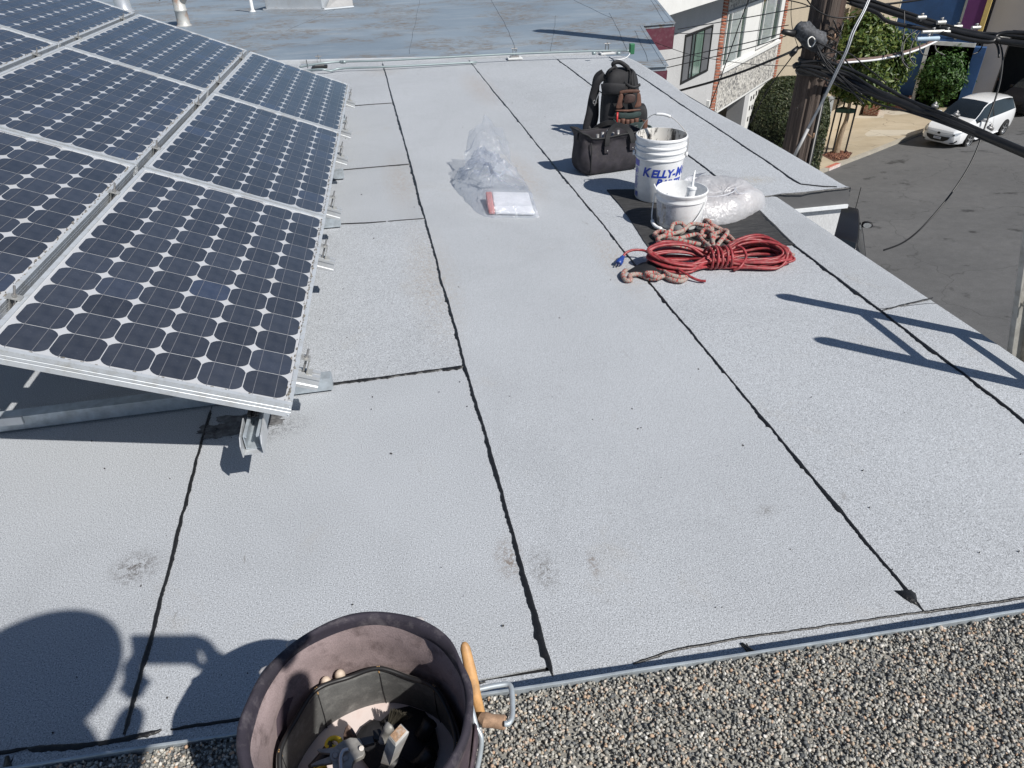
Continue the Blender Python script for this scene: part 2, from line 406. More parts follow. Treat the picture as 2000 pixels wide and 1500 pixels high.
# red and white painted kerb end
ke = MB(); pe = [(17.55, 25.0), (18.33, 25.45)]; pi_ = offs(pe, .185)
q = [Vector((p[0], p[1], gz(*p))) for p in (pe[0], pe[1], pi_[1], pi_[0])]; sh = Vector((.006, -.011, 0))
ke.hexa([q[0]+sh, q[1]+sh, q[1]+sh*.2, q[0]+sh*.2], [q[0]+sh+Vector((0,0,.13)), q[1]+sh+Vector((0,0,.13)), q[1]+sh*.2+Vector((0,0,.13)), q[0]+sh*.2+Vector((0,0,.13))])
struct(obj('kerb_paint', ke, mat('white_kerb_paint', (.62, .55, .52), .8, vs=8, dirt=((.5, .12, .08), .9, 6))))
kr = MB(); up = Vector((0, 0, .128))
kr.extr([q[0]+up, q[1]+up, q[2]+up, q[3]+up], (0, 0, .004)); struct(obj('kerb_paint', kr, mat('red_kerb_paint', (.48, .13, .09), .8, vs=10, var=.3, dirt=((.45, .4, .33), .8, 10))))

# ================================================================== HOUSE UNDER THE FOREGROUND ROOF
def lipy(x): return .843-.0407*(x-.1)              # line of the metal edge towards the gravel roof
def upy(x): return lipy(x)+.128
S0 = [(-.70, .985), (-.698, 1.6), (-.697, 2.17), (-.70, 9.32)]
S1 = [(.256, .985), (.252, 1.7), (.247, 2.4), (.24, 5), (.232, 8.95)]
S2 = [(1.212, .95), (1.20, 2.85), (1.205, 5.5), (1.212, 8.84)]
S3 = [(2.035, .93), (2.06, 1.56), (2.076, 3.13), (2.15, 3.78), (2.17, 4.63), (2.17, 6.92), (2.20, 8.6)]
SR = [(2.85, 3.83), (2.72, 3.87), (2.60, 3.95), (2.60, 4.1), (2.63, 4.57), (2.67, 5.33), (2.70, 6.12), (2.76, 7.1), (2.80, 8.55)]
EN = [(2.34, .80), (2.372, 1.94), (2.369, 3.80)]
EF = [(2.868, 3.81)]+[(q.x, q.y) for q in (at(1600, 328), at(1515, 279), at(1455, 246), at(1400, 218), at(1344, 186), at(1300, 152), at(1247, 119))]+[(3.02, 8.56)]
FARY = lambda x: 9.12-.19*x if x < 1.2 else 8.892-.10*(x-1.2)
house = thing('flat_roofed_house', 'house under the pale grey granulated roof sheets with black tar seams in the foreground', 'house', (0, 4, -6.4))
def lerp_at(line, y):
    for a, b in zip(line[:-1], line[1:]):
        if a[1] <= y <= b[1]: return a[0]+(b[0]-a[0])*(y-a[1])/(b[1]-a[1]+1e-9)
    return line[0][0] if y < line[0][1] else line[-1][0]
def cut(line, y0, y1):
    out = [Vector((lerp_at(line, y0), y0))]+[Vector(p) for p in line if y0 < p[1] < y1]+[Vector((lerp_at(line, y1), y1))]
    return out
rs = random.Random(3)
W0, W1, W2, W3, WR = [rough_line(l, .05, .003, rs) for l in (S0, S1, S2, S3, SR)]
def sheet(left, right, name='roofing_sheet', z=0.0):
    mb = MB(); poly = [(p[0], p[1]) for p in left]+[(p[0], p[1]) for p in reversed(right)]
    poly = poly[::-1]
    n = len(poly); mb.add([(x, y, z) for x, y in poly]+[(x, y, z-.006) for x, y in poly], [tuple(range(n))]+[(i, i+n, (i+1) % n+n, (i+1) % n) for i in range(n)])
    return obj(name, mb, M_roof, house)
def seg(line, y0, y1): 
    p = [q for q in line if y0 < q[1] < y1]; return [Vector((lerp_at(line, y0), y0))]+p+[Vector((lerp_at(line, y1), y1))]
XL = -7.0
g_ = .0015
def sh(L, dx): return [Vector((p[0]+dx, p[1])) for p in L]
YC = [2.324, 3.955, at(640, 335)[1], at(680, 208)[1]]
sheet([Vector((XL, 1.17)), Vector((XL, FARY(XL)))], sh(seg(W0, upy(-.7), FARY(-.7)), -g_))
ys = [upy(-.2)]+YC+[FARY(-.2)]
for a, b in zip(ys[:-1], ys[1:]):
    sheet(sh(seg(W0, a+.002, b-.002), g_), sh(seg(W1, a+.002, b-.002), -g_), z=.0005*rs.randint(0, 4))
sheet(sh(seg(W1, upy(.25), FARY(.24)), g_), sh(seg(W2, upy(1.2), FARY(1.2)), -g_), z=.003)
sheet(sh(seg(W2, upy(1.2), FARY(1.2)), g_), sh(seg(W3, upy(2.0), FARY(2.2)), -g_), z=.001)
ec = 2.57
yx = at(1735, 602)[1]
# near edge strip, its outer margin bent down
def bent(left, edge, name='roofing_sheet'):
    mb = MB(); E2 = edge; n = len(E2); rows = []
    for k in range(n):
        e = Vector(E2[k][:2]); l = Vector((lerp_at(left, E2[k][1]), E2[k][1])); rows.append([Vector((*l, .002)), Vector((*(l.lerp(e, .80)), 0)), Vector((*(l.lerp(e, .95)), -.006)), Vector((*e, -.018)), Vector((e.x+.004, e.y, -.06))])
    for r in rows: mb.v += [tuple(p) for p in r]
    for k in range(n-1):
        for j in range(4): mb.f.append((k*5+j, k*5+j+1, (k+1)*5+j+1, (k+1)*5+j)); mb.m.append(0)
    return obj(name, mb, M_roof, house)
def resample(l, y0, y1, n): return [Vector((lerp_at(l, y0+(y1-y0)*i/n), y0+(y1-y0)*i/n)) for i in range(n+1)]
bent(sh(W3, g_), resample(EN, upy(2.3), yx-.002, 8)); bent(sh(W3, g_), resample(EN, yx+.002, 3.80, 14))
sheet(sh(seg(W3, 3.815, FARY(2.2)), g_), sh(seg(WR, 3.835, FARY(2.9)), -g_), z=.0015)
bent(sh(WR, g_), [Vector((lerp_at(EF, y), y)) for y in (3.825, 3.84, 3.855, 3.87, 3.89, 3.92, 3.95, 4.0, 4.1)]+resample(EF, 4.2, 8.56, 18))
# deck under the sheets
dk = MB(); dk.prism([(XL, 1.0), (2.33, .93), (2.355, 3.86), (2.83, 3.86), (2.9, 6), (2.97, 8.5), (XL, FARY(XL)-.05)], -.16, -.0075); obj('deck', dk, M_tar, house)
# tar squeezed out of the laps
def tar(line, w=.011, j=.013, side=-1, name='tar_seam', step=.007, z=.0035):
    L = rough_line(line, step, .002, rs); mb = MB(); n = len(L); wid = 0; blob = 0; tooth = 0
    for i, p in enumerate(L):
        t = (L[min(i+1, n-1)]-L[max(i-1, 0)]).normalized(); nr = Vector((-t.y, t.x))
        wid = wid*.82+rs.uniform(-1, 1)*.45; blob *= .90
        if rs.random() < .022: blob = rs.uniform(.3, 1.3)
        tooth = tooth*.5+rs.uniform(-1, 1)*.5
        ww = max(.0025, w*.85+j*(.35*wid+blob+.45*tooth)); taper = min(1, i/3, (n-1-i)/3)+.02
        ww *= taper; zz = z+.0025*min(1, ww/.02)
        for d, h in ((side*-.006*taper, .0008), (side*-.002, zz+.0015), (side*ww*.55, zz), (side*ww, .0008)):
            q = p+nr*(-d); mb.v.append((q.x, q.y, h+.001))
    for i in range(n-1):
        for k in range(3): mb.f.append((i*4+k, i*4+k+1, i*4+k+5, i*4+k+4)); mb.m.append(0)
    me = mb.mesh(name, M_tar, True); o = link(name, me, house); return o
tar(seg(W0, upy(-.7)+.01, 2.25), .006, .005, 1)
tar(seg(W1, upy(.25)-.01, 8.93), .008, .008, -1); tar(seg(W2, upy(1.2)+.01, 8.82), .0075, .008, -1)
tar(seg(W3, .95, 8.55), .009, .008, -1); tar(seg(WR, 3.85, 8.5), .008, .006, -1)
tar([(-.29, YC[0]), (0, YC[0]+.002), (.245, YC[0]+.006)], .006, .010, 1)
tar([(-.26, YC[1]+.03), (-.1, YC[1]+.008), (.02, YC[1]), ], .0025, .002, 1); tar([(.03, YC[1]), (.24, YC[1]-.008)], .002, .001, 1)
for y in YC[2:]: tar([(-.25, y), (.24, y+.01)], .003, .004, 1)
tar([(lerp_at(S3, yx-.01), yx-.02), (2.18, yx+.005), (2.365, yx+.035)], .005, .005, 1)
tar([(2.20, 3.80), (2.30, 3.795), (2.40, 3.815), (2.55, 3.80), (2.70, 3.815), (2.86, 3.815)], .003, .003, 1)
tar([(1.187, 1.0), (1.2, .965)], .03, .012, -1); tar([(1.183, 1.01), (1.21, .955)], .045, .01, -1)
tar([(-.9, upy(-.9)+.012), (-.76, upy(-.7)+.002), (-.70, upy(-.7)), (-.62, upy(-.6)+.008)], .010, .012, 1)
tar([(-1.6, upy(-1.6)+.012), (-1.2, upy(-1.2)+.01), (-.9, upy(-.9)+.012)], .003, .004, 1)
tar([(.45, upy(.45)-.01), (.56, upy(.56)+.01), (.72, upy(.72)+.015), (.86, upy(.86)+.012)], .003, .004, 1)
tar([(-.6, upy(-.6)+.003), (-.3, upy(-.3)+.002), (.1, upy(.1)+.002)], .002, .002, 1)
tar([(.86, upy(.86)+.012), (1.3, upy(1.3)+.006), (2.0, upy(2)+.004)], .0012, .0015, 1)
# membrane turned up along the metal edge
for x0, x1 in ((-7, -.925), (-.922, .735), (.738, 2.36)):
    mb = MB(); n = 24
    for i in range(n+1):
        x = x0+(x1-x0)*i/n; wv = .004*sin(x*9)+.003*sin(x*23)
        for (dy, z) in ((.135, .0015), (.090+wv, .004), (.045+wv, .005), (.008, .007)): mb.v.append((x, lipy(x)+dy, z))
    for i in range(n):
        for k in range(3): mb.f.append((i*4+k, (i+1)*4+k, (i+1)*4+k+1, i*4+k+1)); mb.m.append(0)
    obj('upturned_edge', mb, M_roof, house, True)
def upstand_tar(x):
    mb = MB(); pts = [Vector((x-.012, lipy(x)+.128, .004)), Vector((x, lipy(x)+.098, .005)), Vector((x+.010, lipy(x)+.05, .006)), Vector((x+.018, lipy(x)+.012, .008))]
    mb.tube(pts, [.004, .009, .007, .006], 8); obj('tar_seam', mb, M_tar, house, True)
upstand_tar(-.924); upstand_tar(.736)
# walls, end face of the projecting bay
M_fas = mat('dark_grey_paint', (.115, .115, .118), .6, vs=6, fine=300, var=.1)
M_stuc = mat('white_stucco', (.62, .63, .64), .9, vs=5, fine=120, bmp=.4, bd=.003, stretch=(1, 1, .4))
wl = MB(); wl.prism([(-6.9, 1.02), (2.28, 1.0), (2.28, 3.9), (-6.9, 3.9)], -8.5, -.17); wl.prism([(-6.9, 3.9), (2.74, 3.9), (2.85, 8.3), (-6.9, 9.6)], -8.5, -.17); obj('wall', wl, M_stuc, house)
ba = MB(); ba.box((2.61, 3.83, -.055), (.50, .012, .095)); obj('fascia', ba, M_fas, house)
fe = MB()
for i in range(len(EF)-1): fe.obox((EF[i][0]-.004, EF[i][1]+(.014 if i == 0 else 0), -.075), (EF[i+1][0]-.004, EF[i+1][1], -.075), .010, .095)
for i in range(len(EN)-1): fe.obox((EN[i][0]-.006, EN[i][1]+(.15 if i == 0 else 0), -.085), (EN[i+1][0]-.006, EN[i+1][1], -.085), .008, .10)
obj('fascia', fe, M_fas, house)
fl = MB(); fl.box((2.62, 3.826, -.116), (.50, .03, .022)); obj('flashing', fl, mat('white_flashing', (.74, .76, .78), .35, vs=20, var=.1), house)
bw = MB(); bw.hexa([(2.30, 3.842, -3), (2.80, 3.842, -3), (2.80, 3.91, -3), (2.30, 3.91, -3)], [(2.30, 3.842, -.128), (2.85, 3.842, -.128), (2.85, 3.91, -.128), (2.30, 3.91, -.128)]); obj('bay_wall', bw, M_stuc, house)
# bright coping along the far edge
cp = MB(); cp.obox((-6.5, FARY(-6.5)+.03, .012), (.95, FARY(.95)+.03, .012), .10, .03); cp.obox((.95, FARY(.95)+.03, .006), (3.0, FARY(3.0)+.03, .006), .05, .02)
obj('coping', cp, mat('white_membrane', (.54, .56, .58), .7, vs=9, fine=200), house)
# small loose debris on the sheets
dbr = MB(); rd = random.Random(5)
for i in range(140):
    x, y = rd.uniform(-1.3, 2.2), 1.05+7.5*rd.random()**1.6; r = rd.uniform(.0008, .0026); a = rd.random()*3
    dbr.box((x, y, .004), (r*rd.uniform(1, 3), r, .004), Matrix.Rotation(a, 3, 'Z'))
o = obj('roof_debris', dbr, mat('dark_grit', (.05, .045, .04), .9)); o['kind'] = 'stuff'

# ================================================================== GRAVEL ROOF WE STAND ON
gh = thing('gravel_roofed_house', 'house under the brown grey gravel roof with thin metal edge along the bottom right', 'house', (0, 0, -6))
gb = MB(); gb.prism([(-7, lipy(-7)-.01), (-7, -6), (3.1, -6), (3.1, lipy(3.1)-.01)], -8.0, .152)
obj('roof_deck', gb, mat('gravel_bed', (.27, .26, .235), .95, vs=60, fine=240, bmp=.5, bd=.006), gh)
me_ = MB(); n = 60
for i in range(n+1):
    x = -7+10.1*i/n; y = lipy(x)+.0012*sin(x*17)
    for (dy, z) in ((.002, .0), (.002, .163), (.001, .165), (-.003, .165), (-.004, .163), (-.004, .05)): me_.v.append((x, y+dy, z+.0015*sin(x*5.3)))
for i in range(n):
    for k in range(5): me_.f.append((i*6+k, i*6+k+1, (i+1)*6+k+1, (i+1)*6+k)); me_.m.append(0)
obj('metal_edge', me_, M_galv, gh)
def ico(sub):
    bm = bmesh.new(); bmesh.ops.create_icosphere(bm, subdivisions=sub, radius=1); v = np.array([q.co[:] for q in bm.verts]); f = np.array([[q.index for q in p.verts] for p in bm.faces]); bm.free(); return v, f
def scatter_mesh(name, centers, scales, m, base=None, parent=None, jitter=.25, rots=True, smooth=True):
    bv, bf = base; n = len(centers); k = len(bv)
    a = RNG.random((n, 3))*2*pi if rots else np.zeros((n, 3))
    ca, sa = np.cos(a), np.sin(a)
    V = np.repeat(bv[None], n, 0)*(1+jitter*(RNG.random((n, k, 1))-.5)*1.6)
    V = V*scales[:, None, :]
    for (i, j, q) in ((0, 1, 2), (1, 2, 0), (0, 2, 1)):
        c, s = ca[:, q][:, None], sa[:, q][:, None]
        x, y = V[:, :, i].copy(), V[:, :, j].copy(); V[:, :, i] = x*c-y*s; V[:, :, j] = x*s+y*c
    V = (V+centers[:, None, :]).reshape(-1, 3)
    Fc = (bf[None]+(np.arange(n)*k)[:, None, None]).reshape(-1, bf.shape[1])
    return np_mesh(name, V, Fc, m, parent, smooth)
def np_mesh(name, V, Fc, m, parent=None, smooth=False):
    me = bpy.data.meshes.new(name); me.vertices.add(len(V)); me.vertices.foreach_set('co', np.asarray(V, np.float32).ravel())
    nf, k = Fc.shape; me.loops.add(nf*k); me.loops.foreach_set('vertex_index', Fc.astype(np.int32).ravel())
    me.polygons.add(nf); me.polygons.foreach_set('loop_start', np.arange(0, nf*k, k, dtype=np.int32))
    me.polygons.foreach_set('loop_total', np.full(nf, k, np.int32))
    if smooth: me.polygons.foreach_set('use_smooth', np.ones(nf, bool))
    me.materials.append(m); me.update(calc_edges=True); return link(name, me, parent)
n = 50000
gx = RNG.uniform(-.85, 1.65, n); gy = np.array([lipy(x) for x in gx])-.007-RNG.random(n)*.46
sz = RNG.uniform(.0017, .0039, n)
ng = 18000; gx = np.concatenate([gx, RNG.uniform(1.65, 3.05, ng)]); g2 = np.array([lipy(x) for x in gx[n:]])-.007-RNG.random(ng)*.46; gy = np.concatenate([gy, g2]); sz = np.concatenate([sz, RNG.uniform(.0024, .0050, ng)]); n += ng
gzv = .153+sz*.5+RNG.random(n)*.005+.002*np.sin(gx*23)*np.sin(gy*31)
gc = np.stack([gx, gy, gzv], 1); gs = sz[:, None]*RNG.uniform(.65, 1.45, (n, 3))
M_grav = island_mat('gravel', [(0, (.06, .065, .07)), (.14, (.15, .155, .155)), (.32, (.27, .265, .24)), (.50, (.42, .40, .35)), (.66, (.31, .305, .28)), (.77, (.58, .56, .51)), (.86, (.50, .33, .22)), (.92, (.47, .39, .29)), (1, (.74, .72, .68))], .75, 500)
o = scatter_mesh('gravel', gc, gs, M_grav, ico(1), None, .30, True, False); o['kind'] = 'stuff'

# ================================================================== NEIGHBOURING HOUSE (blue grey roof with maroon fascia)
NZ = -.15
M_nroof, nt, b = newmat('silver_coated_roof'); v = coords(nt)
c = ramp(nt, noise(nt, v, .5, 6, .6), [(.3, (.175, .22, .27)), (.7, (.25, .30, .35))])
vw = coords(nt, (.35, 1.2, 1))
c = mix(nt, c, (.36, .39, .41), ramp(nt, noise(nt, vw, 2.2, 8, .75, .5), [(.50, 0.), (.74, .75)]))
patch = noise(nt, coords(nt, (.9, 1.1, 1)), .95, 3, .55)
fl_ = noise(nt, coords(nt, (3.2, 6.5, 1)), 2.6, 6, .75, .8)
mu = nn(nt, 'ShaderNodeMath', operation='MULTIPLY'); nt.links.new(ramp(nt, patch, [(.44, 0.), (.56, 1.)]), mu.inputs[0]); nt.links.new(ramp(nt, fl_, [(.46, 0.), (.60, 1.)]), mu.inputs[1])
c = mix(nt, c, (.17, .135, .10), mu.outputs[0])
nt.links.new(c, b.inputs['Base Color']); b.inputs['Roughness'].default_value = .55; bump(nt, b, noise(nt, v, 5, 6), .25, .01)
nb = thing('neighbouring_house', 'house with the wide blue grey coated roof and maroon fascia beyond the far roof edge', 'house', (0, 18, -7))
c0 = at(1302, 129, NZ); c1 = at(1253, 50.5, NZ); c2 = at(1317, 45.5, NZ); c3 = at(1281, 0, NZ); c4 = c2+(c3-c2)*5
ne = [(XL-14, FARY(XL-14)+.10), (.95, FARY(.95)+.10), (3.0, FARY(3.0)+.08), (3.05, c0.y+.01), (c0.x, c0.y), (c1.x, c1.y), (c2.x, c2.y), (c4.x, c4.y), (-26, c4.y)]
mb = MB(); mb.prism(ne, NZ-.05, NZ); obj('roof', mb, M_nroof, nb)
M_mar = mat('maroon_paint', (.10, .024, .040), .5, vs=5, var=.25, dirt=((.20, .14, .15), .4, 14))
fm = MB()
for a, b_ in ((3, 4), (4, 5), (5, 6), (6, 7)):
    A, B = ne[a], ne[b_]; fm.obox((A[0], A[1], NZ-.215), (B[0], B[1], NZ-.215), .03, .32)
obj('fascia', fm, M_mar, nb)
fk = MB()
for a, b_ in ((3, 4), (4, 5), (5, 6), (6, 7)):
    A, B = ne[a], ne[b_]; fk.obox((A[0], A[1], NZ+.001), (B[0], B[1], NZ+.001), .05, .006)
obj('drip_edge', fk, M_nroof, nb)
wm = MB(); wm.prism([(-20, 9.9+2), (3.0, 8.95), (c0.x-.25, c0.y+.25), (c1.x-.3, c1.y+.3), (c2.x-.3, c2.y+.3), (c4.x-.3, c4.y-.2), (-20, c4.y-.2)], -9, NZ-.06); obj('wall', wm, M_stuc, nb)
sm = MB()      # thin lap lines of the coated felt
for p, q in (((1086, 30), (1075, 112)), ((1190, 25), (1225, 98)), ((960, 0), (1010, 100)), ((820, 0), (800, 105)), ((1240, 60), (1265, 120)), ((1270, 0), (1300, 45)), ((700, 0), (560, 60)), ((1120, 0), (1195, 35))):
    A, B = at(*p, NZ), at(*q, NZ); L = rough_line([A, B], .3, .02, rs)
    sm.tube([(u.x, u.y, NZ+.001) for u in L], .0035, 4)
o = obj('lap_line', sm, mat('lap_grey', (.12, .14, .16), .8), nb)
# lap lines belong to the neighbouring house
o.parent = nb; o.matrix_parent_inverse = Matrix.Translation(-nb.location)

# ================================================================== SOLAR ARRAY
PQ = Vector((-1.088, 1.849, .565)); PU = Vector((.932, -.042, -.36)).normalized(); PV = Vector((.043, .999, -.006)); PV = (PV-PU*PV.dot(PU)).normalized(); PN = PU.cross(PV).normalized()
PR = Matrix((PU, PV, PN)).transposed()
PW, PL, PP, PG = .81, 1.58, 1.602, .028
def pt(u, v, n=0.): return PQ+PU*u+PV*v+PN*n
def cellmat():
    m, nt, b = newmat('solar_cell'); v = coords(nt); oi = nn(nt, 'ShaderNodeObjectInfo')
    c = ramp(nt, noise(nt, v, 18, 3), [(.3, (.029, .033, .043)), (.7, (.040, .045, .058))])
    c = mix(nt, c, ramp(nt, oi.outputs['Random'], [(0, (.75, .75, .8)), (.93, (1.15, 1.17, 1.25)), (1., (1.1, 1.3, 1.75))]), 1., 'MULTIPLY')
    c = mix(nt, c, (.16, .165, .17), ramp(nt, noise(nt, v, 130, 2), [(.62, 0.), (.75, .22)]))
    geo = nn(nt, 'ShaderNodeTexCoord')
    dz = ramp(nt, noise(nt, coords(nt, (1, 1, 1), 'Generated'), 3, 4), [(.3, 0.), (.7, .05)]); c = mix(nt, c, (.30, .30, .29), dz); c = mix(nt, c, (.45, .46, .47), ramp(nt, noise(nt, v, 9, 6, .8), [(.63, 0.), (.78, .5)]))
    nt.links.new(c, b.inputs['Base Color']); b.inputs['Roughness'].default_value = .35
    b.inputs['Coat Weight'].default_value = .9; b.inputs['Coat Roughness'].default_value = .10; b.inputs['Specular IOR Level'].default_value = .4
    return m
M_cell = cellmat()
M_back = mat('panel_backsheet', (.50, .51, .53), .4, vs=3, var=.05, coat=.8, dirt=((.42, .38, .30), .3, 7))
M_bus = mat('busbar_silver', (.27, .27, .29), .45, .5, .1, 30)
M_frame = mat('panel_frame', (.56, .59, .62), .42, .35, .08, 14, dirt=((.30, .27, .20), .45, 26))
M_grime = mat('grime', (.19, .175, .15), .95, vs=60, var=.4, bmp=.6)
cp_, cs, ch = .1275, .1249, .0245          # cell pitch, size, corner chamfer
cm = MB(); h = cs/2; cb = []
for sx, sy in ((1, 1), (-1, 1), (-1, -1), (1, -1)):
    arc = []
    for t in (0, .33, .66, 1):
        a = Vector((h, h-ch)); b_ = Vector((h-ch, h)); p = a.lerp(b_, t)+Vector((1, 1)).normalized()*(.004*4*t*(1-t))
        arc.append(Vector((p.x*sx, p.y*sy)))
    if sx*sy < 0: arc.reverse()
    cb += arc
cm.add([(p.x, p.y, 0) for p in cb], [tuple(range(len(cb)))])
CELL = cm.mesh('cell', M_cell)
bb = MB(); bb.box((0, 0, 0), (.0016, 12*cp_+.012, .0006)); BUS = bb.mesh('busbar', M_bus)
mU, mV = (PW-6*cp_)/2, (PL-12*cp_)/2
rb = MB(); rb.box((2.5*cp_+mU-.02, mV*.45, 0), (5.2*cp_, .0022, .0006))
for x in (.7, 1.3): pass
RIB = None
def frame_mesh():
    mb = MB(); fw, fh = .014, .047
    # near and far bars with two shallow grooves, side bars butted between them
    prof = [(0, 0), (fw, 0), (fw, -.005), (.004, -.005), (.004, -fh+.002), (.022, -fh+.002), (.022, -fh), (0, -fh), (0, -.030), (.0012, -.029), (.0012, -.0275), (0, -.0265), (0, -.018), (.0012, -.017), (.0012, -.0155), (0, -.0145)]
    def bar(A, D, L, inn):
        pts0 = [A+inn*p[0]+Vector((0, 0, 1))*p[1] for p in prof]; mb.extr(pts0, D*L)
    X, Y = Vector((1, 0, 0)), Vector((0, 1, 0))
    bar(Vector((0, 0, 0)), X, PW, Y); bar(Vector((PW, PL, 0)), -X, PW, -Y)
    bar(Vector((PW, .0222, -.0002)), Y, PL-.0444, -X); bar(Vector((0, PL-.0222, -.0002)), -Y, PL-.0444, X)
    for x in (.02, PW-.02):
        for z in (-.010, -.037): mb.sphere((PW-.006 if x > .4 else .006, -.0005, z), .0028, 8, 4)
    return mb.mesh('frame', M_frame)
FRAME = frame_mesh()
bs = MB(); bs.box((PW/2, PL/2, -.006), (PW-.010, PL-.010, .003)); BACK = bs.mesh('backsheet', M_back)
def grime_mesh(seed):
    r = random.Random(seed); mb = MB(); n = 150
    for i in range(n):
        v = r.uniform(.02, PL-.02); u = PW-.011-abs(r.gauss(0, .006)); s = r.uniform(.001, .0035)
        mb.sphere((u, v, -.001), (s, s*r.uniform(1, 3), s*.7), 6, 3)
    for i in range(34):
        u = r.uniform(.03, PW-.05); s = r.uniform(.001, .003); mb.sphere((u, .013+abs(r.gauss(0, .006)), -.002), (s*2, s, s*.6), 6, 3)
    return mb.mesh('grime', M_grime)
GRIMES = [grime_mesh(i) for i in range(3)]
LAB = {(0, 0): 'nearest solar panel, its lower front corner overhanging the white roof', (0, 1): 'middle solar panel of the right hand column beside the rail ends', (0, 2): 'farthest solar panel of the right hand column, next to the grey conduits',
       (1, 0): 'solar panel cut off by the left picture edge, beside the nearest panel', (1, 1): 'middle solar panel in the second column from the right', (1, 2): 'far end solar panel of the second column, in front of the rusty vent pipe',
       (2, 1): 'solar panel corner at the left picture edge, just below the top left one', (2, 2): 'solar panel in the top left corner of the photo, cut off above'}
TT = Matrix.Translation
for (c_, r_), lab in LAB.items():
    u0 = -c_*(PW+PG); v0 = r_*PP
    root = bpy.data.objects.new('solar_panel', None); COL.objects.link(root); root.empty_display_size = .1
    root.matrix_world = TT(pt(u0, v0))@PR.to_4x4()
    tag(root, lab, 'solar panel', 'solar panels in the tilted roof array')
    link('frame', FRAME, root); k = link('backsheet', BACK, root)
    g = link('grime', GRIMES[(c_+r_) % 3], root); g['kind'] = 'stuff'
    for i in range(6):
        for j in range(12):
            q_ = link('cell', CELL, k); q_.location = (mU+cp_*(i+.5), mV+cp_*(j+.5), -.0040)
            q_.rotation_euler.z = rs.choice((0, pi))
        for s in (-1, 1):
            q_ = link('busbar', BUS, k); q_.location = (mU+cp_*(i+.5)+s*.031, PL/2, -.0034)
    rbm = MB()
    for (x0, x1, yy) in ((.03, 3*cp_+mU-.012, .35), (3*cp_+mU+.012, PW-.05, .35), (2*cp_+mU, 3*cp_+mU-.02, .62), (3*cp_+mU+.02, 4*cp_+mU-.01, .62)):
        rbm.box(((x0+x1)/2, mV*yy, -.0036), (x1-x0, .0022, .0006)); rbm.box(((x0+x1)/2, PL-mV*yy, -.0036), (x1-x0, .0022, .0006))
    for x in (3*cp_+mU-.012, 3*cp_+mU+.012): rbm.box((x, mV*.55, -.0036), (.002, mV*.5, .0006))
    obj('ribbon', rbm, M_bus, k)

# --- rails with clamps
def rail_local(L):
    mb = MB(); hw, hh = .021, .052
    prof = [(-hw, 0), (-.006, 0), (-.006, -.010), (.006, -.010), (.006, 0), (hw, 0), (hw, -.012), (hw-.004, -.015), (hw-.004, -.037), (hw, -.040), (hw, -hh), (-hw, -hh), (-hw, -.040), (-hw+.004, -.037), (-hw+.004, -.015), (-hw, -.012)]
    mb.extr([Vector((0, a, z)) for a, z in prof], Vector((L, 0, 0))); return mb
railv = [.27, 1.22]
rp = ['nearest aluminium rail end, by the front corner of the nearest panel', 'second rail end from the front, beside the nearest panel', 'third rail end, just past the joint of the first two panels', 'fourth rail end, along the middle panel', 'fifth rail end, by the third panel joint', 'farthest rail end, near the conduits']
UL = -1.72-PW
for r_ in range(3):
    for q_, vv in enumerate(railv):
        v = r_*PP+vv; u1 = PW+.075
        root = bpy.data.objects.new('mounting_rail', None); COL.objects.link(root); root.matrix_world = TT(pt(UL, v, -.0475))@PR.to_4x4(); root.empty_display_size = .1
        tag(root, rp[r_*2+q_], 'mounting rail', 'rails carrying the solar panels')
        L = u1-UL; obj('rail_body', rail_local(L), M_alu, root)
        def clamp(u, end):
            mb = MB(); x = u-UL
            if end:
                mb.box((x+.004, 0, .0535), (.030, .034, .003)); mb.box((x+.017, 0, .027), (.003, .034, .052)); mb.box((x+.026, 0, .0018), (.020, .034, .003))
            else:
                mb.box((x, 0, .0505), (.040, .030, .003)); mb.box((x-.008, 0, .025), (.002, .030, .048)); mb.box((x+.008, 0, .025), (.002, .030, .048))
            o = obj('end_clamp' if end else 'mid_clamp', mb, M_alud, root)
            bt = MB(); bt.tube([(x+.006*end, 0, -.008), (x+.006*end, 0, .088)], .0038, 8); bt.lathe([(.0001, .0535), (.0075, .0535), (.0075, .061), (.0001, .061)], 6, (x+.006*end, 0, 0)); obj('bolt', bt, M_steel, o)
        clamp(PW+.012, 1); clamp(-PG/2, 0); clamp(-PW-PG*1.5, 0)
# --- galvanised strut frame below
def strut(A, B, w_=.041, h_=.041, t=.003, name='strut_body', parent=None, open_up=True, m=M_galv, lips=True):
    A, B = Vector(A), Vector(B); d = (B-A).normalized(); sd = d.cross(Vector((0,0,1)))
    if sd.length < .01: sd = Vector((1, 0, 0))
    sd.normalize(); up = sd.cross(d).normalized()
    if not open_up: up = -up
    a, b_ = w_/2, h_/2
    prof = [(-a, b_), (-a, -b_), (a, -b_), (a, b_), (a-.010, b_), (a-.010, b_-.008), (a-.007, b_-.008), (a-t, b_-t), (a-t, -b_+t), (-a+t, -b_+t), (-a+t, b_-t), (-a+.007, b_-.008), (-a+.010, b_-.008), (-a+.010, b_)]
    mb = MB(); mb.extr([A+sd*x+up*z for x, z in prof], d*(B-A).length); return obj(name, mb, m, parent)
XP = -.462; ZP = .186
pz = lambda x: pt((x-PQ.x)/PU.x, 0).z-.046-.055-.022
root = thing('strut_beam', 'galvanised strut beam whose open end sticks out under the nearest panel corner', 'strut', (XP, 1.79, 0)); 
strut((XP, 1.775, ZP), (XP+.2, 6.6, ZP), .048, .05, parent=root)
tp = MB(); tp.extr([Vector((XP-.028, 1.755, ZP-.030)), Vector((XP+.028, 1.755, ZP-.030)), Vector((XP+.028, 1.85, ZP-.030)), Vector((XP-.028, 1.85, ZP-.030))], (0, 0, .004))
